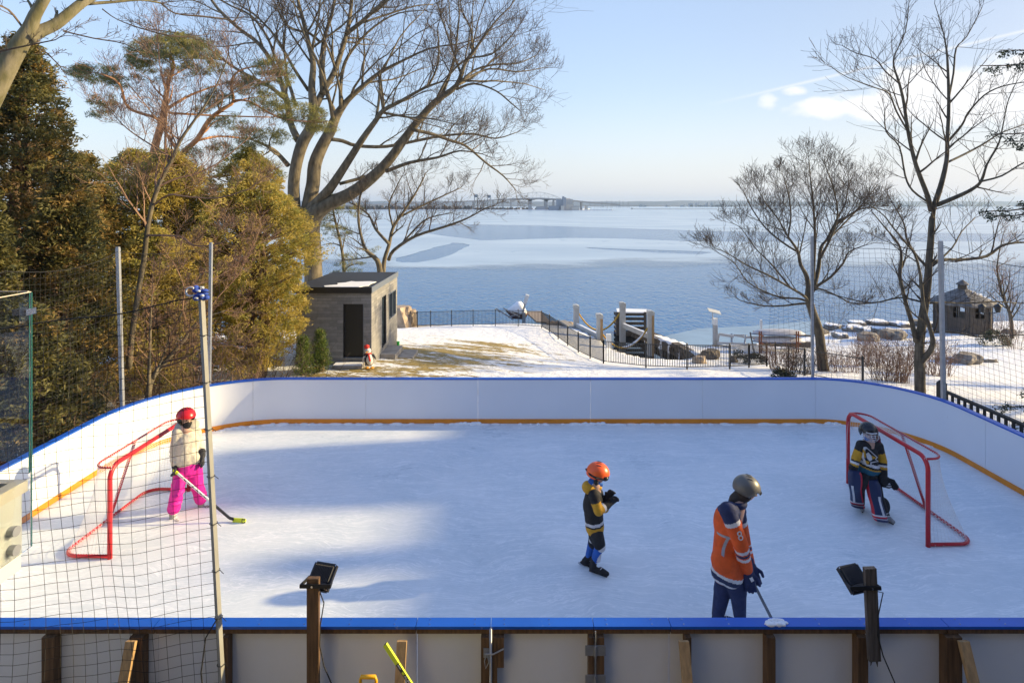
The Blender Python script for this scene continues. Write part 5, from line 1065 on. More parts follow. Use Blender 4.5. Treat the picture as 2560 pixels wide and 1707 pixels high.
# ---- big bare maple/oak by the shed ----
z2 = zm(600, 0, 2.735); S = .14626; YM = 30.0
mpl = thing('bare_tree', 'huge bare many stemmed tree behind the shed spreading over the lake', 'tree', (W(310, 240, YM).x, YM, gz(W(310,240,YM).x, YM)))
T = Tree(1, .0075, up=.18, wig=.15, maxlev=4, kids=7, ratio=.68)
o_ = lambda **k: dict(s=S, **k)
L1 = [
 ([(505,2100,62),(500,1800,58),(490,1600,56),(470,1470,52),(480,1360,48),(500,1250,45),(512,1120,44),(560,1000,40),(620,890,36),(660,790,30),(740,680,19),(850,580,16),(950,500,13),(1100,420,9),(1300,330,6),(1500,300,4)], o_(t0=.55,kids=12,lenmul=.8)),
 ([(390,1700,48),(370,1380,40),(368,1240,38),(390,1100,38),(430,970,40),(485,870,38),(505,760,32),(490,600,24),(500,430,19),(465,280,16),(430,130,13),(395,0,11),(380,-120,8)], o_(t0=.62,kids=8,lenmul=.7)),
 ([(470,1440,40),(540,1370,36),(620,1280,33),(720,1130,28),(830,960,23),(930,820,18),(985,750,15),(1100,690,12),(1250,605,9),(1370,560,6)], o_(t0=.5,kids=10,lenmul=.7)),
 ([(475,1600,66),(500,1480,62),(600,1395,50),(750,1325,44),(900,1215,39),(1030,1080,33),(1170,885,27),(1330,700,23),(1480,585,18),(1535,440,13),(1600,350,11),(1660,260,8),(1760,130,5),(1850,40,4),(1900,-60,3)], o_(t0=.5,kids=14,lenmul=.6)),
 ([(620,950,15),(700,962,14),(800,995,13),(1000,1000,12),(1200,962,11),(1400,925,9),(1600,915,7),(1750,945,5),(1900,900,3)], o_(t0=.3,kids=12,lenmul=.55)),
 ([(1180,885,14),(1300,912,12),(1450,962,11),(1550,1000,8),(1680,1110,7),(1800,1200,5),(1880,1290,3)], o_(t0=.3,kids=9,lenmul=.7)),
 ([(1000,1170,14),(1160,1110,12),(1350,1075,9),(1500,1030,6),(1650,1050,4)], o_(t0=.3,kids=8,lenmul=.7)),
 ([(680,1255,13),(850,1210,13),(900,1190,6)], o_(kids=2)),
 ([(512,740,24),(570,620,22),(640,500,19),(700,330,16),(740,180,14),(765,0,11),(775,-140,8)], o_(t0=.35,kids=9,lenmul=.7)),
 ([(565,640,18),(555,450,15),(578,250,13),(622,120,11),(645,0,9),(660,-120,6)], o_(t0=.4,kids=8,lenmul=.6)),
 ([(725,230,16),(830,150,14),(950,40,12),(1060,-30,8)], o_(t0=.3,kids=7,lenmul=1.0)),
 ([(688,740,13),(690,560,13),(720,420,11),(800,300,9),(920,180,7),(1080,90,5),(1260,70,3)], o_(t0=.35,kids=9,lenmul=.7)),
 ([(330,1130,17),(250,1040,13),(190,1000,10),(100,960,7)], o_(kids=4)),
 ([(325,690,16),(290,660,15),(200,590,12),(0,485,10),(-150,380,8),(-330,250,6),(-600,200,4)], o_(t0=.3,kids=10,lenmul=.6)),
 ([(400,960,26),(350,850,22),(320,690,20),(250,480,16),(130,300,13),(0,200,12),(-150,60,10),(-230,-60,8)], o_(t0=.3,kids=10,lenmul=.6)),
 ([(380,720,14),(330,560,12),(240,390,10),(190,260,9),(80,110,8),(-60,40,6),(-200,-40,5)], o_(t0=.3,kids=10,lenmul=.7)),
 ([(470,620,12),(370,470,10),(250,260,8),(100,100,6),(-40,20,4)], o_(t0=.3,kids=8,lenmul=.6)),
 ([(950,500,9),(960,620,8),(975,740,7)], o_(kids=2)),
 ([(1350,660,9),(1440,500,8),(1560,400,7),(1720,370,5),(1860,240,4)], o_(t0=.2,kids=8,lenmul=.8)),
 ([(1480,590,10),(1600,480,9),(1750,440,7),(1900,432,5),(2020,380,3)], o_(t0=.2,kids=9,lenmul=.8)),
 ([(1500,560,9),(1700,470,7),(1900,490,5),(2080,460,3)], o_(t0=.2,kids=8,lenmul=.7)),
 ([(1480,610,9),(1600,570,8),(1750,620,6),(1850,700,5),(1920,760,3)], o_(t0=.2,kids=8,lenmul=.8)),
 ([(1280,600,8),(1340,480,7),(1360,360,5),(1350,200,4)], o_(t0=.2,kids=8,lenmul=.8)),
 ([(930,810,10),(950,680,9),(955,540,6)], o_(kids=3)),
 ([(980,770,9),(1150,800,7),(1300,810,5),(1440,840,3)], o_(kids=6,lenmul=.8)),
 ([(550,290,10),(480,230,9),(370,200,8),(300,150,6),(240,20,5)], o_(kids=7,lenmul=.8)),
 ([(1580,330,8),(1580,200,6),(1520,80,4),(1500,-30,3)], o_(kids=8,lenmul=.8)),
 ([(850,150,9),(1000,100,7),(1200,40,5),(1320,30,3)], o_(kids=7,lenmul=.8)),
]
dy = [(0,2),(0.3,-.5),(.2,-2.5),(0,-1),(1,3.5),(-.8,2),(-.6,-3),(0,1),(0,2),(0,1),(.9,-1),(.9,3),(.3,-2),(.2,-3),(.3,2),(.3,3),(0,-2),(.9,.9),(-.9,-3),(-.9,1),(-.9,2.5),(-.9,-3),(-2,-2.5),(-.9,0),(-.9,-3),(.5,-2),(-.95,1),(1,3)]
traced(T, z2, YM, L1, dy); T.done(mpl, M_bark1, M_twig1); print('maple', T.n)
# ---- top-left close limb ----
z1 = zm(0, 0, 2.735)
cl_ = thing('bare_tree', 'thick yellow green lichen covered forked limb entering at the top left corner', 'tree', (-13.5, 11.5, -1.2))
T = Tree(2, .005, up=.0, wig=.16, maxlev=4, kids=4)
L2 = [([(-700,2900,95),(-520,1900,90),(-260,1080,78),(-30,600,68),(60,430,62),(150,280,54),(205,190,45),(240,100,38),(300,0,33),(350,-90,30)], o_(t0=.75,kids=3,lenmul=.2)),
 ([(190,260,48),(270,215,46),(380,165,42),(480,85,38),(560,20,34),(650,-30,30),(800,-100,20)], o_(t0=.3,kids=5,lenmul=.5)),
 ([(600,25,12),(780,12,10),(960,-2,8),(1100,20,6)], o_(kids=5)),
 ([(430,210,6),(640,260,5),(860,300,3.5),(980,380,2.5)], o_(kids=5,lenmul=.7)),
 ([(-40,360,9),(60,335,8),(230,300,6),(380,270,3)], o_(kids=4,lenmul=.6)),
 ([(150,180,8),(60,70,8),(-60,20,7)], o_(kids=5,lenmul=.9)),
 ([(255,325,7),(320,360,6),(360,400,4),(410,450,2)], o_(kids=5,lenmul=.7)),
 ([(700,60,5),(800,130,4),(960,190,5),(1150,240,6),(1280,250,6)], o_(kids=6,lenmul=.5)),
 ([(1100,20,6),(1200,90,6),(1380,110,7),(1550,130,7)], o_(kids=6,lenmul=.5)),
 ([(-30,300,7),(30,360,6),(-30,420,5)], o_(kids=5,lenmul=1.2))]
traced(T, z1, 11.0, L2, [(0,0),(0,.8),(.7,1.6),(.2,1),(-.2,-.5),(0,-1),(0,1),(.5,2),(1.2,3),(0,.5)]); T.done(cl_, M_barkG, M_twig1)
# ---- right trees ----
z7 = zm(1750, 550, 2.9037); z3 = zm(1700, 0, 2.735)
r7 = .13776
r1b = GT(820, 371)
mr1 = thing('bare_tree', 'bare round crowned maple with a leaning trunk behind the right end of the far boards', 'tree', r1b)
T = Tree(3, .0065, up=.42, wig=.075, maxlev=4, kids=7, ratio=.72)
o7 = lambda **k: dict(s=r7, rs=.86, **k); Y1_ = r1b.y
LA = [([(915,1160,58),(895,1080,46),(880,950,40),(862,800,36),(815,660,33),(790,560,31),(795,480,28)], o7(lev=-1)),
 ([(790,500,22),(772,400,18),(730,320,14),(708,220,12),(640,120,9),(600,50,7),(560,-20,6),(480,-120,4),(420,-230,3)], o7(t0=.3,kids=14,lenmul=.6)),
 ([(825,490,22),(860,350,16),(878,200,14),(920,140,10),(965,50,8),(1000,-20,7),(1060,-140,5),(1080,-300,3)], o7(t0=.3,kids=14,lenmul=.6)),
 ([(792,590,13),(750,545,11),(650,485,9),(500,400,8),(350,330,6),(200,240,4),(110,200,2.5)], o7(t0=.25,kids=12,lenmul=.5)),
 ([(795,610,11),(745,603,10),(620,618,8),(500,622,7),(380,605,5),(290,580,4)], o7(t0=.3,kids=6,lenmul=.5)),
 ([(792,600,10),(730,570,9),(600,560,8),(500,530,7),(350,450,5),(250,310,4),(130,235,3)], o7(t0=.25,kids=12,lenmul=.5)),
 ([(812,520,14),(860,470,12),(950,410,10),(1040,310,8),(1080,230,6),(1200,180,4)], o7(t0=.25,kids=10,lenmul=.6)),
 ([(812,530,11),(860,495,9),(1000,550,7),(1100,600,6),(1250,600,5),(1420,560,4)], o7(t0=.25,kids=8,lenmul=.5)),
 ([(820,500,16),(825,350,13),(835,150,11),(830,0,9),(820,-150,7),(800,-320,5),(790,-450,3)], o7(t0=.3,kids=16,lenmul=.55)),
 ([(870,280,11),(960,100,9),(1000,-60,7),(960,-260,5),(900,-420,3)], o7(t0=.2,kids=12,lenmul=.6)),
 ([(710,230,9),(600,160,8),(480,60,6),(380,-80,5),(320,-200,3)], o7(t0=.2,kids=12,lenmul=.6)),
 ([(650,480,8),(520,320,6),(400,200,5),(300,60,3),(230,20,2)], o7(t0=.2,kids=10,lenmul=.6)),
 ([(640,120,8),(660,-40,6),(640,-200,4),(600,-330,3)], o7(t0=.2,kids=10,lenmul=.6)),
 ([(920,150,8),(1050,20,7),(1180,-120,5),(1290,-260,3)], o7(t0=.2,kids=12,lenmul=.6)),
 ([(960,50,7),(1120,-60,5),(1250,-90,4),(1400,-60,2.5)], o7(t0=.2,kids=9,lenmul=.6))]
traced(T, z7, Y1_, LA, [(0,0),(0,-1.5),(0,1.5),(0,-2),(0,1),(0,2),(0,-1.5),(0,-2),(0,.5),(0,-1),(0,2),(0,0),(0,-2),(0,2),(0,-2)]); T.done(mr1, M_bark2, M_twig2); print('r1', T.n)
r2b = GT(920.6, 392)
mr2 = thing('bare_tree', 'tall bare forked tree with looping lower stems left of the grey net pole', 'tree', r2b)
T = Tree(4, .006, up=.36, wig=.11, maxlev=3, kids=7, ratio=.75); Y2_ = r2b.y; z3f = lambda x, y: z3(x, y)
a7 = lambda x, y: z7(x, y); c37 = lambda x, y: ((z3(x, y)[0]-700)/r7, (z3(x, y)[1]-220)/r7)
def m3(lst): return [(*c37(x, y), r*.14626/.13776) for x, y, r in lst]
LB = [([(1600,1330,46),(1597,1200,42),(1595,1080,42),(1590,1010,37),(1598,860,36),(1618,700,34),(1640,560,31),(1655,420,30),(1662,300,28),(1675,150,26),(1682,20,24),(1688,-25,23)], o7(t0=.3,kids=6,lenmul=.2)),
 (m3([(1718,1440,22),(1690,1330,20),(1640,1200,18),(1600,1080,16),(1560,900,14),(1530,700,12),(1500,570,10),(1462,450,7),(1470,370,5),(1540,220,4),(1565,20,3)]), o7(t0=.2,kids=16,lenmul=.42)),
 (m3([(1725,1440,23),(1780,1280,21),(1822,1100,17),(1828,950,15),(1838,700,13),(1828,400,9),(1812,280,6),(1790,180,4),(1740,20,2)]), o7(t0=.25,kids=14,lenmul=.35)),
 (m3([(1835,680,8),(1870,500,7),(1888,330,6),(1960,250,4),(2060,60,3)]), o7(kids=7,lenmul=.6)),
 (m3([(1755,1400,19),(1900,1340,17),(2000,1290,14),(2060,1235,12),(2100,1120,8),(2170,1000,7),(2200,900,5),(2240,700,4),(2300,560,3)]), o7(kids=10,lenmul=.4)),
 (m3([(2050,1240,9),(2200,1200,7),(2352,1110,5),(2480,1090,3)]), o7(kids=6,lenmul=.6)),
 (m3([(1825,1110,9),(1950,1050,8),(2080,980,7),(2190,910,5),(2352,850,4)]), o7(kids=8,lenmul=.5)),
 (m3([(1838,960,10),(1930,850,8),(1970,770,7),(2080,650,6),(2200,590,5),(2352,560,4)]), o7(kids=9,lenmul=.5)),
 (m3([(1695,1380,9),(1590,1300,8),(1540,1200,7),(1500,1000,6),(1410,900,5),(1400,760,4)]), o7(kids=9,lenmul=.4)),
 (m3([(1560,900,8),(1480,760,7),(1430,640,6),(1340,600,4),(1150,530,3),(1040,460,2.5)]), o7(kids=9,lenmul=.5)),
 (m3([(1500,570,7),(1400,480,6),(1330,400,5),(1200,360,4),(1110,310,3)]), o7(kids=9,lenmul=.5)),
 (m3([(1840,690,6),(1760,600,5),(1680,480,4),(1640,350,3)]), o7(kids=7,lenmul=.6)),
 ([(1570,880,22),(1540,750,18),(1500,620,16),(1470,500,14),(1450,400,14),(1462,270,11),(1440,170,8),(1350,60,6),(1250,-60,4)], o7(kids=10,lenmul=.35)),
 ([(1595,1040,24),(1640,985,24),(1680,930,22),(1690,860,18),(1655,740,15),(1620,600,14),(1600,400,11),(1560,250,9),(1500,170,9),(1400,50,7),(1330,-40,5),(1200,-130,4)], o7(kids=12,lenmul=.35)),
 ([(1695,305,17),(1780,285,15),(1900,285,13),(2080,260,12),(2200,180,10),(2352,160,8),(2480,170,5)], o7(kids=9,lenmul=.45)),
 ([(1640,330,12),(1560,240,10),(1500,130,8),(1480,20,6),(1400,-120,4)], o7(kids=8,lenmul=.5)),
 ([(1680,812,10),(1850,812,8),(2000,842,7),(2200,838,5),(2352,830,4)], o7(kids=6,lenmul=.4)),
 ([(1670,600,9),(1800,595,8),(1900,602,7),(2150,590,6),(2300,600,4)], o7(kids=7,lenmul=.4)),
 ([(1600,590,9),(1450,560,7),(1250,600,6),(1050,560,5),(900,520,3)], o7(kids=8,lenmul=.4)),
 ([(1690,330,9),(1830,200,7),(1900,80,5),(2000,-20,3)], o7(kids=7,lenmul=.6))]
traced(T, z7, Y2_, LB, [(0,0),(0,-1.5),(0,1),(1,2),(0,-2),(-1,-1),(1,3),(1,-2),(0,2),(-.5,-3),(-1.2,2),(.7,2),(0,-1),(0,-2),(0,1.5),(0,2),(0,-1.5),(0,1),(0,-1),(0,2)]); T.done(mr2, M_bark2, M_twig2); print('r2', T.n)
# ---- small multi-stem tree beyond shed ----
z8 = zm(800, 440, 2.735)
sb = thing('bare_tree', 'small spreading bare tree directly behind the shed roof against the lake', 'tree', (W(380, 300, 29).x, 29, gz(W(380,300,29).x, 29)))
T = Tree(6, .006, up=.3, wig=.15, maxlev=4, kids=6, ratio=.7)
LC = [([(420,900,24),(418,760,22),(412,670,20),(392,575,17),(320,510,12),(290,440,10),(262,300,8),(272,150,7),(292,100,4)], o_(t0=.4,kids=10,lenmul=.45)),
 ([(425,760,20),(432,656,17),(442,565,15),(472,470,13),(500,350,11),(580,230,9),(650,120,7),(700,30,5),(720,-20,3)], o_(t0=.4,kids=14,lenmul=.45)),
 ([(470,570,14),(505,505,12),(650,410,10),(850,345,8),(1000,290,6),(1130,220,4),(1200,200,2.5)], o_(t0=.2,kids=14,lenmul=.4)),
 ([(470,460,11),(380,360,9),(330,260,7),(230,190,5)], o_(kids=8,lenmul=.5)),
 ([(560,270,8),(700,200,7),(850,130,5),(960,80,3)], o_(kids=8,lenmul=.6)),
 ([(500,350,8),(470,200,6),(520,80,4),(560,0,3)], o_(kids=8,lenmul=.6)),
 ([(560,460,7),(680,330,6),(760,280,5),(900,250,3)], o_(kids=7,lenmul=.6))]
traced(T, z8, 29, LC, [(0,-1),(0,1),(0,-2),(0,1),(.8,2),(.8,-1),(0,-1)]); T.done(sb, M_bark1, M_twig1)
# ---- slender grey tree in front of pine, and low leaning stems ----
z4 = zm(0, 500, 2.735)
s2_ = thing('bare_tree', 'slender grey bare tree rising in front of the orange barked pine', 'tree', (-6.6, 15, -1.35))
T = Tree(7, .004, up=.4, wig=.09, maxlev=4, kids=8, ratio=.74)
c14 = lambda l: [(x, y+1367.5, r) for x, y, r in l]
LD = [(c14([(880,1150,20),(905,900,18),(950,600,17),(985,400,16),(1005,220,15),(1050,0,15)])[:-1]+[(1040,1400,15),(1100,1230,14),(1180,1080,13),(1235,955,11),(1330,820,8),(1420,690,6),(1500,540,4),(1560,380,2.5)], o_(t0=.3,kids=16,lenmul=.3)),
 ([(1150,1105,9),(1130,1000,8),(1138,800,6),(1145,680,4),(1100,500,3),(1080,300,2)], o_(kids=9,lenmul=.5)),
 ([(1090,1270,9),(1200,1220,7),(1330,1190,6),(1480,1120,5),(1620,1010,4),(1700,940,2.5)], o_(kids=9,lenmul=.45)),
 ([(1050,1400,8),(1150,1330,7),(1300,1345,6),(1500,1350,5),(1700,1290,3)], o_(kids=8,lenmul=.4)),
 ([(1180,1080,8),(1020,980,6),(900,900,5),(820,830,4),(740,740,3)], o_(kids=9,lenmul=.5)),
 ([(1230,960,7),(1100,850,5),(1000,720,4),(900,600,3)], o_(kids=9,lenmul=.5)),
 ([(1330,820,6),(1450,720,5),(1620,620,3),(1780,540,2)], o_(kids=8,lenmul=.6)),
 (c14([(1000,240,9),(1100,240,8),(1240,250,7),(1330,310,6),(1480,300,5),(1600,250,3)]), o_(kids=9,lenmul=.5))]
traced(T, z1, 14.8, LD, [(0,0),(0,-.6),(0,.8),(0,-1),(0,.8),(0,-.8),(0,1),(0,-.5)]); T.done(s2_, M_bark1, M_twigR); print('slender', T.n)
s3_ = thing('bare_tree', 'low leaning multi stemmed bare tree behind the curved left boards', 'tree', (-6.9, 14, -1.35))
T = Tree(8, .004, up=.3, wig=.13, maxlev=4, kids=8, ratio=.65)
LE = [([(1010,1500,22),(1015,1310,20),(1050,1200,18),(1150,1080,15),(1260,950,12),(1320,865,10),(1400,800,7),(1540,755,5)], o_(t0=.3,kids=13,lenmul=.4)),
 ([(1015,1380,13),(1020,1200,11),(1025,1000,9),(1030,800,7),(1040,640,4)], o_(t0=.3,kids=10,lenmul=.4)),
 ([(1050,1220,11),(1100,1100,9),(1180,900,7),(1280,700,5),(1380,500,3)], o_(kids=12,lenmul=.4)),
 ([(1130,1100,9),(1300,1060,7),(1360,1000,5),(1500,980,3)], o_(kids=7,lenmul=.5)),
 ([(1300,880,8),(1250,750,6),(1260,600,5),(1200,450,3)], o_(kids=10,lenmul=.5)),
 ([(1350,840,7),(1500,650,5),(1620,520,4),(1680,400,2)], o_(kids=11,lenmul=.5)),
 ([(1260,600,6),(1400,560,5),(1560,480,4),(1720,330,2)], o_(kids=10,lenmul=.5))]
traced(T, z4, 13.9, LE, [(0,1),(0,-.3),(0,1.2),(.4,0),(.8,0),(.8,1.5),(0,1)]); T.done(s3_, M_bark1, M_twigR); print('s3', T.n)
# ================= foliage =================
def sprays(mb, c, R_, n, ln, wd, outd, rng, nm=3, flat=0.0, droop=0.0, mi=None):
    for _ in range(n):
        while True:
            p = Vector((rng.uniform(-1,1), rng.uniform(-1,1), rng.uniform(-1,1)))
            if p.length < 1: break
        q = c+Vector((p.x*R_[0], p.y*R_[1], p.z*R_[2]))
        d = (outd*.7+Vector((rng.gauss(0,.5), rng.gauss(0,.5), rng.gauss(0,.5)-droop))).normalized(); s_ = rperp(d, rng)
        if flat: s_ = (s_*(1-flat)+Vector((-d.y, d.x, 0))*flat).normalized()
        l_ = ln*rng.uniform(.6,1.3); w_ = wd*rng.uniform(.6,1.3)
        b0 = q-d*l_*.5; m1 = q+s_*w_*.5+d*l_*rng.uniform(-.1,.15); m2 = q-s_*w_*.5+d*l_*rng.uniform(-.1,.15); tp_ = q+d*l_*.5+s_*w_*rng.uniform(-.3,.3)
        k = len(mb.v); mb.v.extend((tuple(b0), tuple(m1), tuple(tp_), tuple(m2))); mb.f.append((k, k+1, k+2, k+3)); mb.m.append(mi if mi is not None else 0)
def leafmat(name, c, tr=.25, var=.35):
    m = mat(name, c, .65, var=var, vscale=1.5); t, p = nodes(m)
    tb_ = N(t, 'ShaderNodeBsdfTranslucent'); mx = N(t, 'ShaderNodeMixShader'); mx.inputs[0].default_value = tr; tb_.inputs['Color'].default_value = (*[min(1, q*1.5) for q in c], 1)
    out = t.nodes['Material Output']; t.links.new(p.outputs[0], mx.inputs[1]); t.links.new(tb_.outputs[0], mx.inputs[2]); t.links.new(mx.outputs[0], out.inputs[0]); return m
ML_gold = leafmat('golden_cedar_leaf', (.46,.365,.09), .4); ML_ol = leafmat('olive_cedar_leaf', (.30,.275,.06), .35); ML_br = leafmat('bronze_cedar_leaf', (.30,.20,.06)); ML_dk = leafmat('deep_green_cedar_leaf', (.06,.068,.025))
def cedar(x, y, zt, rr, nb, label, mats, seed, zb=None, prof=None, spn=58, ln=.13, bare=.08, grp='cedars along the left side'):
    rng = random.Random(seed); z0 = gz(x, y) if zb is None else zb; root = thing('cedar_tree', label, 'tree', (x, y, z0), grp); h = zt-z0
    mb = MB()
    for k in range(rng.choice((1,2,3)) if rr > 1.2 else 1):
        ox = rng.uniform(-.25,.25)*rr*.6; oy = rng.uniform(-.3,.3)*rr*.5
        mb.tube([(x+ox,y+oy,z0-.3),(x+ox*1.3+.1,y+oy,z0+h*.3),(x+ox*1.1,y+oy,z0+h*.6),(x+ox*.3,y,z0+h*.93)], [.13,.10,.07,.015], 8)
    sm = []
    mbt = mb; fol = MB()
    prof = prof or (lambda t_: min(1, (1-t_)*1.7+.04)*(min(1, .35+t_*4)))
    for k in range(nb):
        t_ = bare+(1-bare)*(rng.random()**.85); a = rng.random()*2*math.pi; lump = .82+.55*noise.noise(Vector((math.cos(a)*1.6+seed, math.sin(a)*1.6, t_*5)))
        R_ = rr*prof(t_)*lump; rad = R_*(1-.55*rng.random()**2.2); c = Vector((x+rad*math.cos(a), y+rad*math.sin(a), z0+h*t_))
        od = Vector((math.cos(a), math.sin(a), .55)); br_ = rng.uniform(.13,.30)*(.7+.3*min(1,rr))
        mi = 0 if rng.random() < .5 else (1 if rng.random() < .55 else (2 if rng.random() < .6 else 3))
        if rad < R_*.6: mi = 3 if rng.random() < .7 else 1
        sprays(fol, c, (br_*1.1, br_*1.1, br_*.75), spn, ln, ln*.30, od, rng, mi=mi, droop=.25)
        if rng.random() < .35: mbt.tube([(x+rng.uniform(-.1,.1), y, c.z-.35*R_), ((x+c.x)/2, (y+c.y)/2, c.z-.2*R_), tuple(c)], [.025,.016,.006], 4)
    mbt.build('trunk', M_barkC, root); fol.build('foliage', mats, root); return root
gold = [ML_gold, ML_ol, ML_gold, ML_ol]; ML_ol2 = leafmat('dull_olive_leaf', (.17,.155,.045), .3); dark = [ML_ol2, ML_dk, ML_br, ML_dk]; brz = [ML_ol2, ML_br, ML_dk, ML_dk]
rootz = None
def hprof(t_): return float(np.interp(t_, [0,.08,.3,.55,.75,.9,1.0], [.35,.5,.78,1.0,.92,.55,.08]))
def dprof(t_): return float(np.interp(t_, [0,.1,.3,.6,.8,.93,1.0], [.5,.8,1.0,.8,.52,.25,.04]))
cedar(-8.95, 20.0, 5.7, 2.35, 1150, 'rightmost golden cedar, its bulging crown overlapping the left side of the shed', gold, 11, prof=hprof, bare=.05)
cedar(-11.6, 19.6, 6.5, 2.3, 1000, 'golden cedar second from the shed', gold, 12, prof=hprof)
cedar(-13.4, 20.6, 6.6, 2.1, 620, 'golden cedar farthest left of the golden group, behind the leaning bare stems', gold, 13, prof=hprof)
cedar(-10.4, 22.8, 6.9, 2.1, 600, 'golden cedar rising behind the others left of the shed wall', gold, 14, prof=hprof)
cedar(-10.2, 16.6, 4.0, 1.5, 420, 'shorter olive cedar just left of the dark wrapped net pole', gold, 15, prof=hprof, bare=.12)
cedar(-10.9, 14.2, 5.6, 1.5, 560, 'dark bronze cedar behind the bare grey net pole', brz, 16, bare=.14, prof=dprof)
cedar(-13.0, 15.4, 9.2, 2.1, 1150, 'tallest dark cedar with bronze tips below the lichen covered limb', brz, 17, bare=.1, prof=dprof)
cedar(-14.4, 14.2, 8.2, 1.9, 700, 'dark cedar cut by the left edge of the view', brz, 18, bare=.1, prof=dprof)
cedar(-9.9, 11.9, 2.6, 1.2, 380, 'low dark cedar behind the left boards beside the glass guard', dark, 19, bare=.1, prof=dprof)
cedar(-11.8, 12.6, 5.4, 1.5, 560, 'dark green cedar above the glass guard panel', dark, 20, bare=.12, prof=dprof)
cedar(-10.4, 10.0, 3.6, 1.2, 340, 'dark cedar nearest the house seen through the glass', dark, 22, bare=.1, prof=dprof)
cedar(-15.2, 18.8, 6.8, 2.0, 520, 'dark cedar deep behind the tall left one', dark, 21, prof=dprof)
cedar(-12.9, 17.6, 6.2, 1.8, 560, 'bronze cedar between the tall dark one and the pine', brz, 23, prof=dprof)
M_dot = leafmat('arborvitae_leaf', (.075,.12,.02), .2); M_dot2 = leafmat('arborvitae_leaf_light', (.20,.25,.04), .25)
for px, pyb, pyt, wpx, lab in ((303.5,374.5,337,17,'small cone shaped evergreen shrub, left one of the pair by the shed'),(320,371,330.5,15.5,'small cone shaped evergreen shrub, right one of the pair by the shed')):
    b_ = GT(px, pyb); zt_ = W(px, pyt, b_.y).z; r_ = wpx/2*b_.y/F
    cedar(b_.x, b_.y, zt_, r_*1.35, 260, lab, [M_dot, M_dot2, M_dot, M_dot], int(px), prof=lambda t_: (1-t_)**.95*min(1, .7+t_*3)+.01, spn=34, ln=.065, bare=.01, grp='cone shaped shrubs by the shed').name = 'evergreen_shrub'
# ---- scots pine ----
YP = 23.5
pn = thing('pine_tree', 'tall pine with peeling orange bark and open clumps of needles', 'tree', (W(148, 330, YP).x, YP, gz(W(148,330,YP).x, YP)))
mbp = MB(); T = Tree(9, .010, up=.1, wig=.16, maxlev=3, kids=4)
LP = [([(985,2300,34),(1000,1800,32),(1010,1400,30),(1050,1050,26),(1108,830,23),(1130,700,18),(1150,560,14),(1185,460,11),(1170,390,8),(1110,340,5)], o_(t0=.5,kids=9,lenmul=.25)),
 ([(1100,825,12),(1040,795,10),(900,750,10),(852,690,9),(830,600,8),(780,540,6),(680,500,4)], o_(t0=.4,kids=6,lenmul=.35)),
 ([(1140,745,12),(1210,700,11),(1300,650,9),(1430,600,6),(1560,560,4)], o_(t0=.4,kids=6,lenmul=.35)),
 ([(1180,2300,24),(1195,1500,22),(1210,1200,20),(1250,1050,18),(1350,950,17),(1430,820,15),(1530,740,13),(1595,690,10),(1580,560,8),(1640,480,6),(1760,450,4)], o_(t0=.4,kids=9,lenmul=.3)),
 ([(1590,690,9),(1700,690,8),(1900,800,6),(2100,830,4)], o_(t0=.3,kids=6,lenmul=.35)),
 ([(1210,1020,12),(1160,950,10),(1120,880,8)], o_(kids=3)),
 ([(1150,770,9),(1300,780,8),(1500,790,6),(1850,800,4)], o_(kids=6,lenmul=.3)),
 ([(1350,960,9),(1500,930,7),(1700,950,5)], o_(kids=6,lenmul=.4)),
 ([(1230,1250,9),(1450,1210,8),(1750,1180,5)], o_(kids=6,lenmul=.4))]
traced(T, z1, YP, LP, [(0,0),(0,-1.5),(0,1),(0,.5),(.5,-1),(0,0),(0,1.5),(.3,2),(.3,-1)]); T.done(pn, M_bark3, mat('pine_twigs', (.22,.12,.07), .9, var=.3))
ML_p1 = leafmat('pine_needles', (.17,.165,.045), .3); ML_p2 = leafmat('pine_needles_light', (.30,.27,.07), .3); ML_p3 = leafmat('pine_needles_blue', (.10,.125,.06), .25)
def pads(lst, Y, parent, seed, mats, ln=.26, dens=1.0):
    rng = random.Random(seed); mb = MB()
    for (x, y, rx, ry, n) in lst:
        for _ in range(max(1, int(n*dens*1.7))):
            a = rng.random()*6.28; rr_ = math.sqrt(rng.random()); px, py = z1(x+rx*rr_*math.cos(a), y+ry*rr_*math.sin(a)); Yd = Y+rng.uniform(-1,1)*rx*S*Y/F*.9
            c = W(px, py, Yd); mi = rng.choice((0,0,1,2)); c.z += rng.uniform(-.1,.1)
            sprays(mb, c, (.20,.20,.10), 30, ln*.8, .018, Vector((rng.gauss(0,.4), rng.gauss(0,.4), .5)), rng, mi=mi)
    return mb.build('needles', mats, parent)
pads([(1130,320,270,70,110),(1000,400,160,60,40),(1340,360,160,90,60),(1180,260,150,30,30),(640,500,170,60,50),(540,470,80,40,18),(800,560,100,60,22),(950,420,100,50,20),(1850,450,130,60,34),(1900,520,110,60,26),(2050,780,180,70,60),(1850,700,160,70,44),(1720,600,120,60,30),(2200,860,110,45,24),(1640,560,100,40,20),(1800,930,190,60,40),(700,690,110,40,18),(1480,660,110,50,22),(1420,720,100,50,16),(1600,1010,190,50,30),(1700,1140,230,50,34),(1830,1190,130,50,24),(1220,1190,90,50,22),(1300,1060,120,50,16),(1560,830,120,50,20),(1000,520,120,40,12),(1250,480,140,50,20),(1450,470,100,50,16),(700,760,100,50,14)], YP, pn, 5, [ML_p1, ML_p2, ML_p3])
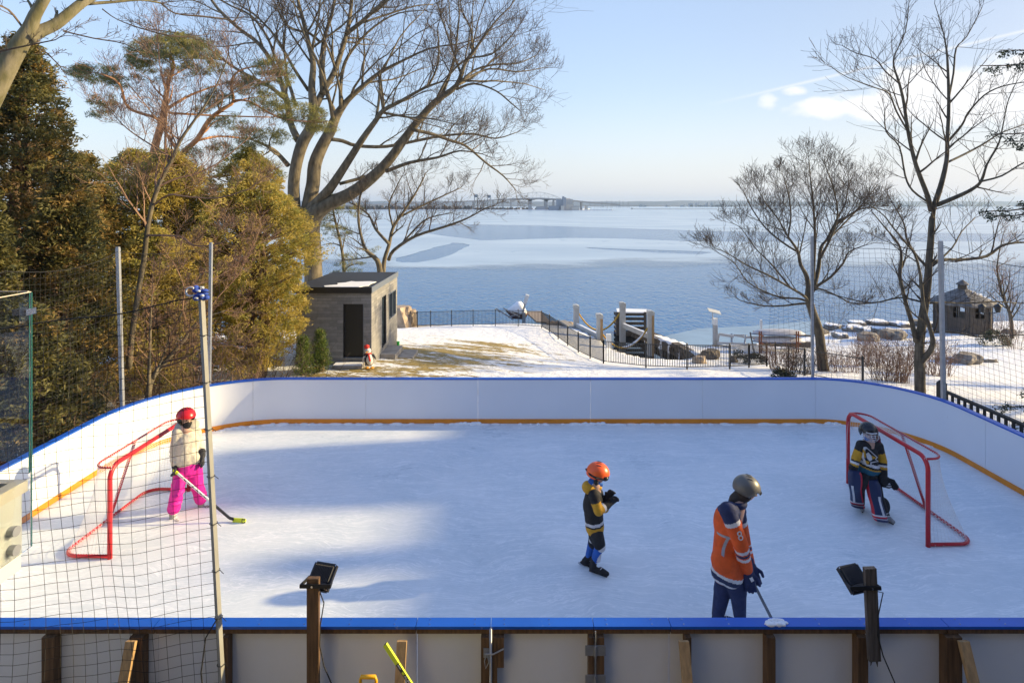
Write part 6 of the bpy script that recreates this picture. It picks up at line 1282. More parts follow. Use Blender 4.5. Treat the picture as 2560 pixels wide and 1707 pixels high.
# pine beyond the big tree
p2 = thing('pine_tree', 'blue green pine seen between the big bare tree and the small bare tree', 'tree', (W(345, 300, 32).x, 32, gz(W(345,300,32).x, 32)))
T = Tree(10, .01, up=0, wig=.3, maxlev=3, kids=5); T.limb([W(343,330,32), W(345,290,32), W(342,250,32.3), W(334,215,32), W(330,185,32)], [.12,.10,.08,.06,.02], kids=14, lenmul=.35); T.done(p2, M_bark1, M_twig1)
zz = lambda px, py: (px/S, py/S)
pads([(*zz(332,205),100,70,40),(*zz(322,222),90,60,26),(*zz(338,232),90,60,22),(*zz(352,262),110,60,22),(*zz(338,275),80,60,14),(*zz(372,250),70,40,6),(*zz(356,210),60,50,10)], 32, p2, 6, [ML_p3, ML_p1, ML_p2])
# ---- spruce out of the right edge ----
M_sp = leafmat('spruce_needles', (.045,.06,.03), .12); M_sp2 = leafmat('spruce_needles_light', (.09,.10,.045), .12)
sr = thing('spruce_tree', 'dark spruce whose drooping branch tips reach in at the right edge', 'tree', (17.4, 16, gz(17.4,16))); zb_ = gz(17.4, 16)
mb = MB(); mb.tube([(17.4,16,zb_-.3),(17.4,16,4),(17.4,16,11.5)], [.2,.15,.02], 8); fo = MB(); rng = random.Random(31)
def sbough(a0, z, L_, n=12):
    dr = Vector((math.cos(a0), math.sin(a0), 0)); pts = [Vector((17.4,16,z))+dr*L_*k/6+Vector((0,0,-.06*L_*(k/6)**2+.1*math.sin(k))) for k in range(7)]; mb.tube(pts, [.04*(1-k/7)+.006 for k in range(7)], 4)
    for k in range(1, 7):
        for j in range(5):
            c = pts[k-1].lerp(pts[k], rng.random())+rperp(dr, rng)*rng.uniform(0,.28)*(1.15-k/8); c.z -= rng.uniform(0,.15); sprays(fo, c, (.16,.16,.10), 22, .10, .035, dr*.6+Vector((0,0,-.15)), rng, mi=rng.choice((0,0,0,1)), droop=.2)
for k in range(120):
    z = zb_+1.0+rng.random()**1.1*11.2; L_ = max(.3, 2.75*(1-(z-zb_)/13.4))*rng.uniform(.75,1.0); sbough(rng.random()*6.283, z, L_)
for px, py in ((984,62),(1003,48),(990,132),(1004,140),(972,208),(990,214),(1008,205),(1004,408),(1012,425)):
    q = W(px, py, 15.6); dx = q.x-17.4; sbough(math.pi+.1+rng.uniform(-.1,.1), q.z+.25, -dx)
mb.build('trunk', M_barkC, sr); fo.build('foliage', [M_sp, M_sp2], sr)
def shade_spruce(x, y, zt, r_, n, label, seed):  # unseen spruces, added to cast shade over the rink and yard
    z0 = gz(x, y); root = thing('spruce_tree', label, 'tree', (x, y, z0), 'unseen shade spruces along the right side'); rg_ = random.Random(seed); a = MB(); a.tube([(x,y,z0-.3),(x,y,(z0+zt)/2),(x,y,zt)], [.2,.12,.02], 8); a.build('trunk', M_barkC, root); f_ = MB()
    for k in range(n):
        t_ = .08+.92*rg_.random()**.8; an = rg_.random()*6.283; R_ = r_*(1.03-t_)*rg_.uniform(.3,1); sprays(f_, Vector((x+R_*math.cos(an), y+R_*math.sin(an), z0+(zt-z0)*t_-R_*.1)), (.3,.3,.16), 22, .16, .06, Vector((math.cos(an),math.sin(an),-.2)), rg_, mi=rg_.choice((0,0,1)))
    f_.build('foliage', [M_sp, M_sp2], root)
shade_spruce(15.6, 13.3, 5.6, 1.7, 520, 'unseen spruce added for shade right of the rink, out past the wooden railing', 71)
shade_spruce(17.0, 15.2, 5.4, 1.8, 520, 'second unseen spruce added for shade beside the taller spruce', 72)
shade_spruce(19.6, 13.4, 9.2, 2.0, 330, 'open crowned unseen spruce added to dapple the ice, by the added house', 73)
for (x_, y_, s_, lb_) in ((26.5,20.5,81,'bare tree out past the right edge, nearer one'),(33,25.5,82,'bare tree out past the right edge, farther one')):
    z_ = gz(x_, y_); t_ = thing('bare_tree', lb_, 'tree', (x_, y_, z_)); T = Tree(s_, .02, up=.3, wig=.14, maxlev=3, kids=7, ratio=.7); T.limb([V3 for V3 in (Vector((x_,y_,z_-.2)), Vector((x_+.2,y_,z_+3)), Vector((x_-.3,y_+.2,z_+6)), Vector((x_,y_,z_+11)))], [.28,.22,.16,.04], kids=22, lenmul=.5, t0=.2); T.done(t_, M_bark2, M_twig2)
shade_spruce(25.0, 17.8, 4.4, 1.6, 300, 'unseen round spruce for yard shade beyond the added house, lowest of the group', 74)
# ---- small bare tree at right edge and shrubs ----
rt = GT(1012, 338); t_ = thing('bare_tree', 'small bare tree right of the lamp post at the right edge', 'tree', rt); T = Tree(14, .006, up=.3, wig=.14, maxlev=4, kids=7)
P_ = [rt-Vector((0,0,.2)), rt+Vector((-.1,0,1.6)), rt+Vector((-.5,.2,3.0)), rt+Vector((-.8,.3,5)), rt+Vector((-.4,.2,7.5))]; T.limb(P_, [.13,.11,.08,.05,.015], kids=20, lenmul=.6, t0=.2); T.done(t_, M_bark2, M_twigR)
def bush(px, py, wpx, hpx, n, label, m, seed, cat='shrub', grp='bare shrubs on the slope', lev=3):
    b_ = GT(px, py); T = Tree(seed, .006, up=.25, wig=.2, maxlev=lev, kids=5, thick=.5); R_ = wpx/2*b_.y/F; h = hpx*b_.y/F
    for k in range(n):
        a = T.rng.random()*6.28; rr_ = math.sqrt(T.rng.random())*R_*.75; bp_ = Vector((b_.x+rr_*math.cos(a), b_.y+rr_*math.sin(a)*.7+R_*.4, 0)); bp_.z = gz(bp_.x, bp_.y)-.05
        d = Vector((math.cos(a)*.45*T.rng.random(), math.sin(a)*.45*T.rng.random(), 1)); T.branch(bp_, d, h*T.rng.uniform(.6,1.0), .012, 2)
    o = T.small.build('bare_shrub', m); setp(o, label, cat, grp); return o
bush(845, 373, 56, 30, 80, 'brown bare shrub mass right of the leaning maple trunk', M_twigR, 41)
bush(873, 366, 36, 36, 60, 'tall red brown shrub in front of the shore rocks', M_twigR, 42)
bush(897, 382, 50, 48, 110, 'dense fan of brown stems left of the forked tree', M_twigR, 43)
bush(944, 376, 40, 42, 70, 'brown stems between the forked tree and the grey net pole', M_twigR, 44)
bush(786, 370, 40, 30, 80, 'low tangled shrub behind the near fence left of the maple', M_twigR, 45)
bush(806, 374, 30, 28, 50, 'small snowy shrub tangle at the foot of the maple', M_twig2, 46)
bush(833, 344, 36, 60, 14, 'thin upright bare sapling right of the maple trunk', M_twig1, 47)
bush(1002, 330, 30, 22, 24, 'bare brown shrub right of the gazebo', M_twigR, 48)
bush(1018, 350, 26, 36, 20, 'bare brush at the right edge below the lamp post', M_twigR, 49)
def greenbush(px, py, wpx, hpx, n, label, seed, mats=None):
    b_ = GT(px, py); rng = random.Random(seed); R_ = wpx/2*b_.y/F; h = hpx*b_.y/F; fo = MB()
    for k in range(n):
        a = rng.random()*6.28; u_ = rng.random(); rr_ = R_*math.sqrt(1-u_*u_)*rng.uniform(.6,1); sprays(fo, Vector((b_.x+rr_*math.cos(a), b_.y+R_*.5+rr_*math.sin(a)*.7, b_.z+h*u_)), (.22,.22,.15), 30, .12, .05, Vector((math.cos(a),math.sin(a),.5)), rng, mi=rng.choice((0,0,1)))
    o = fo.build('evergreen_shrub', mats or [M_sp, M_sp2]); setp(o, label, 'shrub', 'low evergreen shrubs')
greenbush(1001, 346, 32, 13, 70, 'low dark green evergreen shrub below the lamp post', 51)
greenbush(739, 358, 9, 8, 16, 'small dark leafy shrub behind the near fence, left of the larger one', 52, [M_sp, M_twig2])
greenbush(757, 364, 26, 8, 40, 'dark leafy shrub behind the fence corner post', 53, [M_sp, M_twig2])
greenbush(786, 378, 20, 6, 30, 'dark low shrub at the foot of the fence by the boards', 54, [M_sp, M_twig2])
# undergrowth beneath the cedars: thin bare stems, each its own shrub
for k, (x, y, hh, n) in enumerate(((-8.6,12.6,1.9,26),(-9.0,14.4,2.6,34),(-7.9,15.8,2.6,34),(-6.9,14.4,1.8,20),(-9.3,16.6,3.2,40),(-7.8,18.4,2.4,24),(-10.6,13.0,2.6,26),(-6.0,16.2,1.7,16))):
    T = Tree(60+k, .004, up=.22, wig=.2, maxlev=3, kids=5, thick=.5); z = gz(x, y)
    for j in range(n): a = T.rng.random()*6.28; rr_ = T.rng.random()*.7; T.branch(Vector((x+rr_*math.cos(a), y+rr_*math.sin(a), z-.05)), Vector((math.cos(a)*.4, math.sin(a)*.4, 1)), hh*T.rng.uniform(.6,1.1), .014, 2)
    o = T.small.build('bare_shrub', M_twig1 if k % 2 else M_twigR); labs = ['thin bare brush behind the left boards near the glass guard','bare brush under the dark cedars left of the grey pole','bare thicket right of the leaning stems','low bare brush at the curved corner of the boards','tall bare thicket in front of the golden cedars','bare brush under the second golden cedar','shaded bare brush beneath the dark left cedars','short bare twigs by the path left of the cone shrubs']; setp(o, labs[k], 'shrub', 'bare undergrowth beneath the cedars')
# chain link fence posts behind hedge
for k, px in enumerate((248, 268)):
    b_ = GT(px, 370 if k == 0 else 366); mb = MB(); mb.tube([b_-Vector((0,0,.2)), b_+Vector((0,0,1.3))], .03, 8); o = mb.build('fence_post', M_black); setp(o, 'thin dark fence post under the golden cedars, %s one' % ('left' if k == 0 else 'right'), 'post', 'fence posts under the cedars')
# ================= people =================
def seg_d(P, a, b, ra, rb):
    a = np.array(a); b = np.array(b); ab = b-a; L2 = max(1e-9, ab @ ab); t_ = np.clip(((P-a) @ ab)/L2, 0, 1); return np.linalg.norm(P-(a+t_[:, None]*ab), axis=1)-(ra+(rb-ra)*t_), t_
def blob(name, prims, mats, cls, parent, vox=.011, it=3):
    """prims: ('c',a,b,ra,rb,tag) tapered limb or ('e',c,(rx,ry,rz),tag[,M]) ellipsoid; fused into one continuous surface"""
    mb = MB()
    for p in prims:
        if p[0] == 'c': mb.caps(Vector(p[1]), Vector(p[2]), p[3], p[4], 14)
        else: mb.ell(Vector(p[1]), p[2], 18, 12, p[4] if len(p) > 4 else None)
    me = bpy.data.meshes.new(name); me.from_pydata(mb.v, [], mb.f); o = bpy.data.objects.new(name, me); SC.collection.objects.link(o)
    m = o.modifiers.new('r', 'REMESH'); m.mode = 'VOXEL'; m.voxel_size = vox; m2 = o.modifiers.new('s', 'SMOOTH'); m2.iterations = it; m2.factor = .5
    dg = C.evaluated_depsgraph_get(); nm = bpy.data.meshes.new_from_object(o.evaluated_get(dg)); bpy.data.objects.remove(o)
    if not isinstance(mats, (list, tuple)): mats = [mats]
    nm.materials.clear()
    for k in mats: nm.materials.append(k)
    n = len(nm.polygons); ce = np.zeros(n*3); nm.polygons.foreach_get('center', ce); ce = ce.reshape(-1, 3)
    if cls:
        best = np.full(n, 1e9); tag = np.zeros(n, int); tt = np.zeros(n)
        for i, p in enumerate(prims):
            if p[0] == 'c': d_, t_ = seg_d(ce, p[1], p[2], p[3], p[4])
            else: d_ = np.linalg.norm(ce-np.array(p[1]), axis=1)-sum(p[2])/3; t_ = np.zeros(n)
            u_ = d_ < best; best[u_] = d_[u_]; tag[u_] = i; tt[u_] = t_[u_]
        idx = [cls(prims[tag[k]][5] if prims[tag[k]][0] == 'c' else prims[tag[k]][3], tt[k], ce[k]) for k in range(n)]
        nm.polygons.foreach_set('material_index', idx)
    nm.polygons.foreach_set('use_smooth', [True]*n)
    org = ORG[parent]; nm.transform(Matrix.Translation(-org)); o = bpy.data.objects.new(name, nm); SC.collection.objects.link(o); o.parent = parent; ORG[o] = org; return o
def fabric(name, c, r=.8): return mat(name, c, r, var=.25, vscale=9, bump=1.0, bscale=13)
F_skin = mat('skin', (.52,.32,.24), .55); F_hair = mat('dark_hair', (.03,.02,.015), .7)
F_cream = fabric('cream_jacket', (.62,.57,.47)); F_pink = fabric('pink_snow_trousers', (.72,.008,.33), .6); F_blk = fabric('black_cloth', (.016,.016,.018)); F_char = fabric('charcoal_glove', (.035,.035,.04))
F_red = mat('red_helmet_shell', (.50,.012,.02), .3); F_orh = mat('orange_helmet_shell', (.85,.12,.02), .35); F_grey = fabric('grey_skate_leather', (.32,.32,.32)); F_yel = fabric('gold_cloth', (.62,.33,.02)); F_whi = fabric('white_cloth', (.70,.70,.72)); F_nav = fabric('navy_cloth', (.018,.03,.10)); F_org = fabric('orange_jersey', (.80,.11,.012)); F_blu = fabric('blue_cloth', (.02,.12,.50)); F_teal = fabric('teal_cloth', (.02,.13,.20)); F_padn = mat('navy_leg_pad', (.015,.028,.085), .45); F_padr = mat('red_leg_pad', (.52,.01,.03), .45); F_mar = fabric('maroon_cloth', (.12,.015,.035)); F_shell = mat('black_helmet_shell', (.014,.014,.017), .25); F_silver = mat('grey_helmet_shell', (.13,.125,.11), .4)
V = Vector
def face_parts(hc, r, yaw, pit, parent):
    M = Matrix.Rotation(yaw, 4, 'Z') @ Matrix.Rotation(pit, 4, 'X'); f = lambda x, y, z: hc+(M @ V((x, y, z)))*r    # face looks along local -Y
    for s_ in (-1, 1): mb = MB(); mb.ell(f(s_*.34,-.80,.02), r*.12, 8, 6); mb.build('eye', M_black, parent)
    mb = MB(); mb.ell(f(0,-.80,-.50), (r*.24,r*.1,r*.06), 8, 6, M); mb.build('mouth', mat_lip, parent)
mat_lip = mat('lips', (.35,.12,.10), .5)
def head_prims(hc, r, yaw, pit=0):
    M = Matrix.Rotation(yaw, 4, 'Z') @ Matrix.Rotation(pit, 4, 'X'); f = lambda x, y, z: hc+(M @ V((x, y, z)))*r
    return [('e', hc, (r*.80,r*.95,r*1.05), 'head', M), ('e', f(0,-.35,-.55), (r*.52,r*.5,r*.5), 'head', M), ('c', f(0,-.88,.0), f(0,-1.06,-.24), r*.10, r*.15, 'head'), ('e', f(-.82,0,-.05), (r*.1,r*.2,r*.26), 'head', M), ('e', f(.82,0,-.05), (r*.1,r*.2,r*.26), 'head', M)]
def helmet(hc, r, yaw, pit, m, parent, label=None, low=-.35, front=.28, vents=True):
    M = Matrix.Rotation(yaw, 4, 'Z') @ Matrix.Rotation(pit, 4, 'X'); bm = bmesh.new(); bmesh.ops.create_uvsphere(bm, u_segments=36, v_segments=24, radius=1)
    for v_ in bm.verts:
        v_.co.y *= 1.10; v_.co.z *= 1.0
    kill = [f_ for f_ in bm.faces if f_.calc_center_median().z < (low+(front-low)*max(0, min(1, (-f_.calc_center_median().y-.15)/.5)))]
    bmesh.ops.delete(bm, geom=kill, context='FACES'); me = bpy.data.meshes.new('helmet'); bm.to_mesh(me); bm.free(); me.transform(Matrix.Translation(hc-ORG[parent]) @ M @ Matrix.Diagonal((r,r,r,1))); me.materials.append(m)
    for p_ in me.polygons: p_.use_smooth = True
    o = bpy.data.objects.new('helmet', me); SC.collection.objects.link(o); o.parent = parent; ORG[o] = ORG[parent]; sm = o.modifiers.new('s', 'SOLIDIFY'); sm.thickness = .008; sm.offset = 1
    f = lambda x, y, z: hc+(M @ V((x, y, z)))*r
    if vents:
        mb = MB()
        for a in (-.45,-.15,.15,.45): mb.tube([f(*(V((a, y_, 0))+V((0,0,math.sqrt(max(.01, 1-a*a-(y_/1.1)**2))*1.045)))) for y_ in (-.35,-.1,.15,.4)], [.003,.009,.009,.003], 5)
        mb.build('vent', M_black, o)
    return o, f
def glove(wr, dirn, side, m, parent, s=1.0, curl=.5, toward=None):
    d = dirn.normalized(); s_ = (side-d*side.dot(d)).normalized(); nrm = d.cross(s_); L_ = .10*s; pc = wr+d*L_*.55
    pr = [('c', wr-d*.055*s, wr, .050*s, .044*s, 'cuff'), ('c', wr+s_*.022*s, wr+d*L_+s_*.026*s, .028*s, .026*s, 'p'), ('c', wr-s_*.022*s, wr+d*L_-s_*.026*s, .028*s, .026*s, 'p'), ('c', wr, wr+d*L_, .030*s, .028*s, 'p')]
    for k, ln in enumerate((.055,.068,.062,.048)):
        b = wr+d*L_+s_*(.036-.024*k)*s; m1 = b+(d*(1-curl*.5)+nrm*curl*.7)*ln*s*.5; m2 = m1+(d*(1-curl*1.2)+nrm*curl*1.1)*ln*s*.55; pr += [('c', b, m1, .0135*s, .013*s, 'f'), ('c', m1, m2, .013*s, .0115*s, 'f')]
    tb = wr+d*.03*s+s_*.045*s; t1 = tb+(d*.6+s_*.6+nrm*.25).normalized()*.04*s; t2 = t1+(d*.7+nrm*.7).normalized()*.035*s; pr += [('c', tb, t1, .015*s, .014*s, 't'), ('c', t1, t2, .014*s, .012*s, 't')]
    return blob('glove', pr, m, None, parent, vox=.0065, it=1)
def skate(ank, toe_dir, m, parent, s=1.0, zice=None):
    d = V((toe_dir[0], toe_dir[1], toe_dir[2] if len(toe_dir) > 2 else 0)).normalized(); up = V((0,0,1)); up = (up-d*up.dot(d)).normalized(); heel = ank-up*.075*s
    bt = blob('skate', [('c', ank+up*.05*s, heel+up*.02*s-d*.02*s, .052*s, .045*s, 'b'), ('c', heel-d*.03*s, heel+d*.13*s, .040*s, .036*s, 'b'), ('c', heel+d*.10*s+up*.015*s, heel+d*.19*s, .042*s, .030*s, 'b')], m, None, parent, vox=.008, it=2)
    mb = MB(); b0 = heel-up*.045*s-d*.07*s; mb.bar(b0, b0+d*.26*s, .022*s, .03*s); mb.build('blade_holder', M_blk, bt)
    mb = MB(); b0 = heel-up*.075*s-d*.09*s; mb.bar(b0, b0+d*.30*s, .006*s, .030*s); mb.build('blade', M_chrome, bt)
    mb = MB()
    for k in range(4): q = ank+up*(.03-.03*k)*s+d*(.045+.03*k)*s; sd_ = d.cross(up); mb.tube([q-sd_*.03*s, q+d*.01*s+up*.006*s, q+sd_*.03*s], .0045, 5)
    mb.build('laces', M_cord, bt); return bt
def shin(k, a): return (V(k)+V(a))/2

# ---------- person in cream jacket and pink trousers ----------
zl = zm(400, 990, 4.9)
def JL(x, y, dy=0.0): return W(*zl(x, y), 8.92+dy)
pl_ = thing('person', 'person in cream jacket, bright pink trousers and red helmet holding a stick', 'person', (JL(330,1400).x, 8.92, 0), 'skaters on the rink')
hc = JL(318,262); neck = JL(322,385); shA = JL(218,440,-.06); shB = JL(436,440,.10); elA = JL(178,640,-.10); elB = JL(490,600,.08); haA = JL(180,850,-.14); haB = JL(518,735,.0)
pel = JL(345,800); hipA = JL(285,850,-.03); hipB = JL(415,845,.04); knA = JL(212,1130,-.16); knB = JL(455,1075,.08); anA = JL(160,1425,-.16); anB = JL(512,1290,.20)
hr = .098
body = blob('body', head_prims(hc, hr, math.radians(58), math.radians(12))+[('c', hc-V((0,0,.06)), neck, .05, .055, 'n'), ('c', neck, pel, .09, .10, 't'), ('c', shA, shB, .06, .06, 't'), ('c', hipA, hipB, .09, .09, 't'), ('c', shA, elA, .042, .036, 'a'), ('c', elA, haA, .036, .026, 'a'), ('c', shB, elB, .042, .036, 'a'), ('c', elB, haB, .036, .026, 'a'), ('c', hipA, knA, .075, .05, 'l'), ('c', knA, anA, .05, .035, 'l'), ('c', hipB, knB, .075, .05, 'l'), ('c', knB, anB, .05, .035, 'l')], F_skin, None, pl_, vox=.012)
face_parts(hc, hr, math.radians(58), math.radians(12), body)
chest = JL(330,560); waist = JL(335,745)
jp = [('c', shA, shB, .085, .085, 't'), ('e', chest, (.185,.135,.19), 't'), ('c', chest, waist, .165, .185, 't'), ('c', JL(265,765), JL(410,735), .135, .135, 't'), ('c', shA, elA, .078, .068, 'a'), ('c', elA, haA.lerp(elA,.10), .068, .052, 'a'), ('c', shB, elB, .078, .066, 'a'), ('c', elB, haB.lerp(elB,.16), .064, .05, 'a'), ('e', JL(395,340,.06), (.11,.10,.07), 'h'), ('e', JL(270,365,.02), (.11,.10,.07), 'h'), ('c', neck, chest, .08, .12, 't')]
for k in range(7):   # soft folds
    q = elA.lerp(haA, k/8); jp.append(('e', q+V((.012*(-1)**k, 0, 0)), (.068-.002*k,.068,.02), 'a'))
blob('jacket', jp, F_cream, None, pl_, vox=.011, it=4)
tp_ = [('c', pel, JL(350,880), .165, .15, 't'), ('c', hipA, knA, .118, .092, 'l'), ('c', knA, knA.lerp(anA,.80), .088, .094, 'l'), ('c', hipB, knB, .118, .092, 'l'), ('c', knB, knB.lerp(anB,.80), .088, .094, 'l')]
rg = random.Random(4)
for a, b in ((hipA,knA),(knA,anA),(hipB,knB),(knB,anB)):
    for k in range(5): q = a.lerp(b, (k+.4)/6.4)+V((rg.uniform(-.02,.02), rg.uniform(-.02,.02), 0)); tp_.append(('e', q, (.097,.094,.026), 'l', Matrix.Rotation(rg.uniform(-.5,.5), 4, 'Y')))
blob('trousers', tp_, F_pink, None, pl_, vox=.011, it=3)
blob('face_scarf', [('c', hc+V((.03,-.02,-.105)), neck, .066, .080, 's'), ('e', hc+V((.055,-.035,-.07)), (.055,.055,.035), 's')], F_blk, None, pl_, vox=.01)
hl, f = helmet(hc+V((0,0,.022)), .128, math.radians(58), math.radians(10), F_red, pl_, low=.06, front=.18)
ln_, _f = helmet(hc+V((0,0,.012)), .119, math.radians(58), math.radians(8), F_blk, pl_, low=-.85, front=.25, vents=False); ln_.name = 'helmet_liner'
glove(elA.lerp(haA,.98), V((.10,-.15,-.9)), V((.6,-.6,0)), F_char, pl_, 1.05, curl=.75)
glove(elB.lerp(haB,.95), V((.10,-.1,-1)), V((.5,-.8,0)), F_char, pl_, 1.1, curl=.35)
skate(anA+V((0,0,-.045)), (.75,-.5,0), F_grey, pl_); skate(anB+V((0,0,-.02)), (.9,-.2,0), F_grey, pl_)
# her stick
hs1 = thing('hockey_stick', 'white and black hockey stick with yellow taped blade held by the person in pink trousers', 'hockey stick', (JL(400,1100).x, 8.8, 0))
zh = lambda x, y: (56+x*.11223, 392+y*.11223)
s0 = W(*zh(1046,688), 8.74); s1 = W(*zh(1545,1098), 8.66); s1.z = .06; dd = (s1-s0)
mb = MB(); mb.bar(s0+dd*.08, s0+dd*.70, .030, .020, up=(0,-1,0)); mb.build('shaft', M_white, hs1)
mb = MB(); mb.bar(s0, s0+dd*.08, .034, .026, up=(0,-1,0)); mb.build('grip_tape', M_lime, hs1)
mb = MB(); mb.bar(s0+dd*.70, s1, .030, .022, up=(0,-1,0)); mb.tube([s1, s1+V((.07,0,-.02))], [.02,.022], 8); mb.build('lower_shaft', M_blk, hs1)
mb = MB(); 
for k in range(6): q = s0+dd*(.2+.07*k)+V((0,-.0115,0)); mb.bar(q, q+dd*.035, .010, .0015, up=(0,-1,0))
mb.build('shaft_marking', F_mar, hs1)
mb = MB(); mb.bar(s1+V((.05,0,-.03)), s1+V((.22,-.02,-.028)), .014, .062); mb.tube([s1+V((.22,-.02,-.028)), s1+V((.255,-.024,-.026))], [.03,.018], 8); mb.build('blade', M_lime, hs1)
mb = MB(); mb.bar(s1+V((.20,-.028,-.028)), s1+V((.25,-.033,-.027)), .016, .055); mb.build('blade_tip', M_blk, hs1)

# ---------- child in orange helmet ----------
zk = zm(1430, 1130, 4.9)
def JK(x, y, dy=0.0): return W(*zk(x, y), 7.5+dy)
pk = thing('person', 'child in orange helmet and black and gold jersey standing mid rink with gloves together', 'person', (JK(290,1400).x, 7.5, 0), 'skaters on the rink')
hc = JK(318,275); neck = JK(275,395); shN = JK(268,520,-.10); shF = JK(318,505,.11); elN = JK(325,715,-.14); elF = JK(400,680,.10); haN = JK(450,630,-.04); haF = JK(430,545,.05)
pel = JK(290,890); hN = JK(285,920,-.06); hF = JK(305,920,.06); kN = JK(335,1120,-.05); kF = JK(260,1110,.06); aN = JK(262,1355,-.03); aF = JK(205,1290,.10); aN = JK(270,1370,-.03)
hr = .09; yw = math.radians(78); pt = math.radians(16)
body = blob('body', head_prims(hc, hr, yw, pt)+[('c', hc-V((.02,0,.05)), neck, .045, .05, 'n'), ('c', neck, pel, .08, .085, 't'), ('c', shN, shF, .05, .05, 't'), ('c', shN, elN, .036, .03, 'a'), ('c', elN, haN, .03, .024, 'a'), ('c', shF, elF, .036, .03, 'a'), ('c', elF, haF, .03, .024, 'a'), ('c', hN, kN, .06, .045, 'l'), ('c', kN, aN, .045, .032, 'l'), ('c', hF, kF, .06, .045, 'l'), ('c', kF, aF, .045, .032, 'l')], F_skin, None, pk, vox=.011)
face_parts(hc, hr, yw, pt, body)
zt = lambda y: JK(0, y).z
def kc(tag, t_, p_):
    if tag in ('t','s'):
        z = p_[2]+(p_[0]-pel.x)*-.12
        if z > zt(820): return 0
        if z > zt(858): return 2
        if z > zt(878): return 0
        return 1
    if tag == 'ua': return 0 if t_ < .45 else 1
    if tag == 'fa': return 1 if t_ < .45 else (2 if t_ < .7 else 0)
    return 0
blob('jersey', [('c', shN, shF, .075, .075, 't'), ('c', JK(262,560), JK(265,760), .120, .125, 't'), ('c', JK(265,760), JK(280,915), .122, .122, 's'), ('e', JK(245,650), (.12,.125,.17), 't'), ('c', shN, elN, .066, .062, 'ua'), ('c', elN, haN.lerp(elN,.2), .060, .050, 'fa'), ('c', shF, elF, .066, .060, 'ua'), ('c', elF, haF.lerp(elF,.2), .058, .048, 'fa')], [F_blk, F_yel, F_whi], kc, pk, vox=.010)
blob('hood', [('e', JK(200,425), (.085,.105,.075), 'h'), ('c', JK(225,440,-.06), JK(340,430,-.02), .045, .032, 'h'), ('c', JK(225,440,.06), JK(340,430,.03), .045, .032, 'h')], F_yel, None, pk, vox=.009)
blob('neck_warmer', [('c', JK(250,370), JK(345,385), .062, .04, 's'), ('e', JK(290,345), (.07,.07,.06), 's')], F_blu, None, pk, vox=.009)
blob('trousers', [('c', JK(292,1010), JK(300,1040), .100, .095, 't'), ('c', hN.lerp(kN,.35), kN, .088, .080, 'l'), ('c', hF.lerp(kF,.35), kF, .085, .07, 'l')], F_blk, None, pk, vox=.011)
def sc_(tag, t_, p_): return 1 if tag == 'p' else 0
blob('shin_guards', [('c', kN+V((0,0,-.03)), aN+V((0,0,.04)), .062, .045, 'l'), ('e', kN+V((.02,-.02,-.03)), (.058,.055,.06), 'p'), ('c', shin(kN,aN)+V((.03,-.02,.05)), shin(kN,aN)+V((.02,-.02,-.06)), .034, .03, 'p'), ('c', kF+V((0,0,.06)), aF+V((0,0,.03)), .06, .045, 'l'), ('e', kF+V((-.02,-.03,.06)), (.04,.05,.04), 'p')], [F_blu, F_whi], sc_, pk, vox=.009)
hl, f = helmet(hc+V((0,0,.025)), .131, yw, pt*.6, F_orh, pk, low=-.22, front=.16)
mb = MB(); mb.ell(f(0,-.72,-.16), (.088,.055,.045), 14, 8, Matrix.Rotation(yw, 4, 'Z') @ Matrix.Rotation(.15, 4, 'X')); mb.build('goggles', mat('dark_goggle_lens', (.03,.03,.035), .08), hl, smooth=True)
mb = MB(); mb.tube([f(-.9,-.5,.0), f(-1.13,.1,.0), f(-.85,.7,.05), f(0,1.2,.1)], .013, 6); mb.build('goggle_strap', F_blk, hl)
mb = MB(); mb.ell(f(-.80,.05,-.45), (.035,.055,.05), 10, 8); mb.ell(f(.80,.05,-.45), (.035,.055,.05), 10, 8); mb.build('ear_pad', F_blk, hl, smooth=True)
glove(haN, V((.7,.2,.45)), V((0,-.3,1)), F_blk, pk, 1.0, curl=.6); glove(haF, V((.5,-.2,.7)), V((0,-.3,1)), F_char, pk, .95, curl=.5)
skate(V((aN.x, aN.y, .115)), (.85,-.52,0), F_blk, pk, .95); skate(aF, (.75,-.2,-.45), F_blk, pk, .9)

# ---------- taller skater in orange jersey ----------
za_ = lambda x, y: (688+x*.0995, 468+y*.0995)
def JA(x, y, dy=0.0): return W(*za_(x, y), 6.42+dy)
pa = thing('person', 'tall skater in orange jersey with white and navy stripes behind the near boards', 'person', (JA(400,1500).x, 6.42, 0), 'skaters on the rink')
hc = JA(598,205); neck = JA(500,335); shN = JA(400,425,-.17); shF = JA(500,420,.17); elN = JA(530,760,-.22); elF = JA(560,740,.22); haN = JA(600,1040,-.12); haF = JA(625,980,.12)
pel = JA(385,880); hN = JA(370,930,-.09); hF = JA(410,930,.09); kN = JA(500,1230,-.07); kF = JA(345,1230,.08); aN = JA(520,1500,-.05); aF = JA(300,1495,.10)
hr = .105; yw = math.radians(80); pt = math.radians(22)
body = blob('body', head_prims(hc, hr, yw, pt)+[('c', hc-V((.03,0,.05)), neck, .055, .06, 'n'), ('c', neck, pel, .09, .085, 't'), ('c', shN, shF, .06, .06, 't'), ('c', hN, hF, .075, .075, 't'), ('c', shN, elN, .05, .042, 'a'), ('c', elN, haN, .042, .03, 'a'), ('c', shF, elF, .05, .042, 'a'), ('c', elF, haF, .042, .03, 'a'), ('c', hN, kN, .085, .058, 'l'), ('c', kN, aN, .056, .04, 'l'), ('c', hF, kF, .085, .058, 'l'), ('c', kF, aF, .056, .04, 'l')], F_skin, None, pa, vox=.013)
face_parts(hc, hr, yw, pt, body)
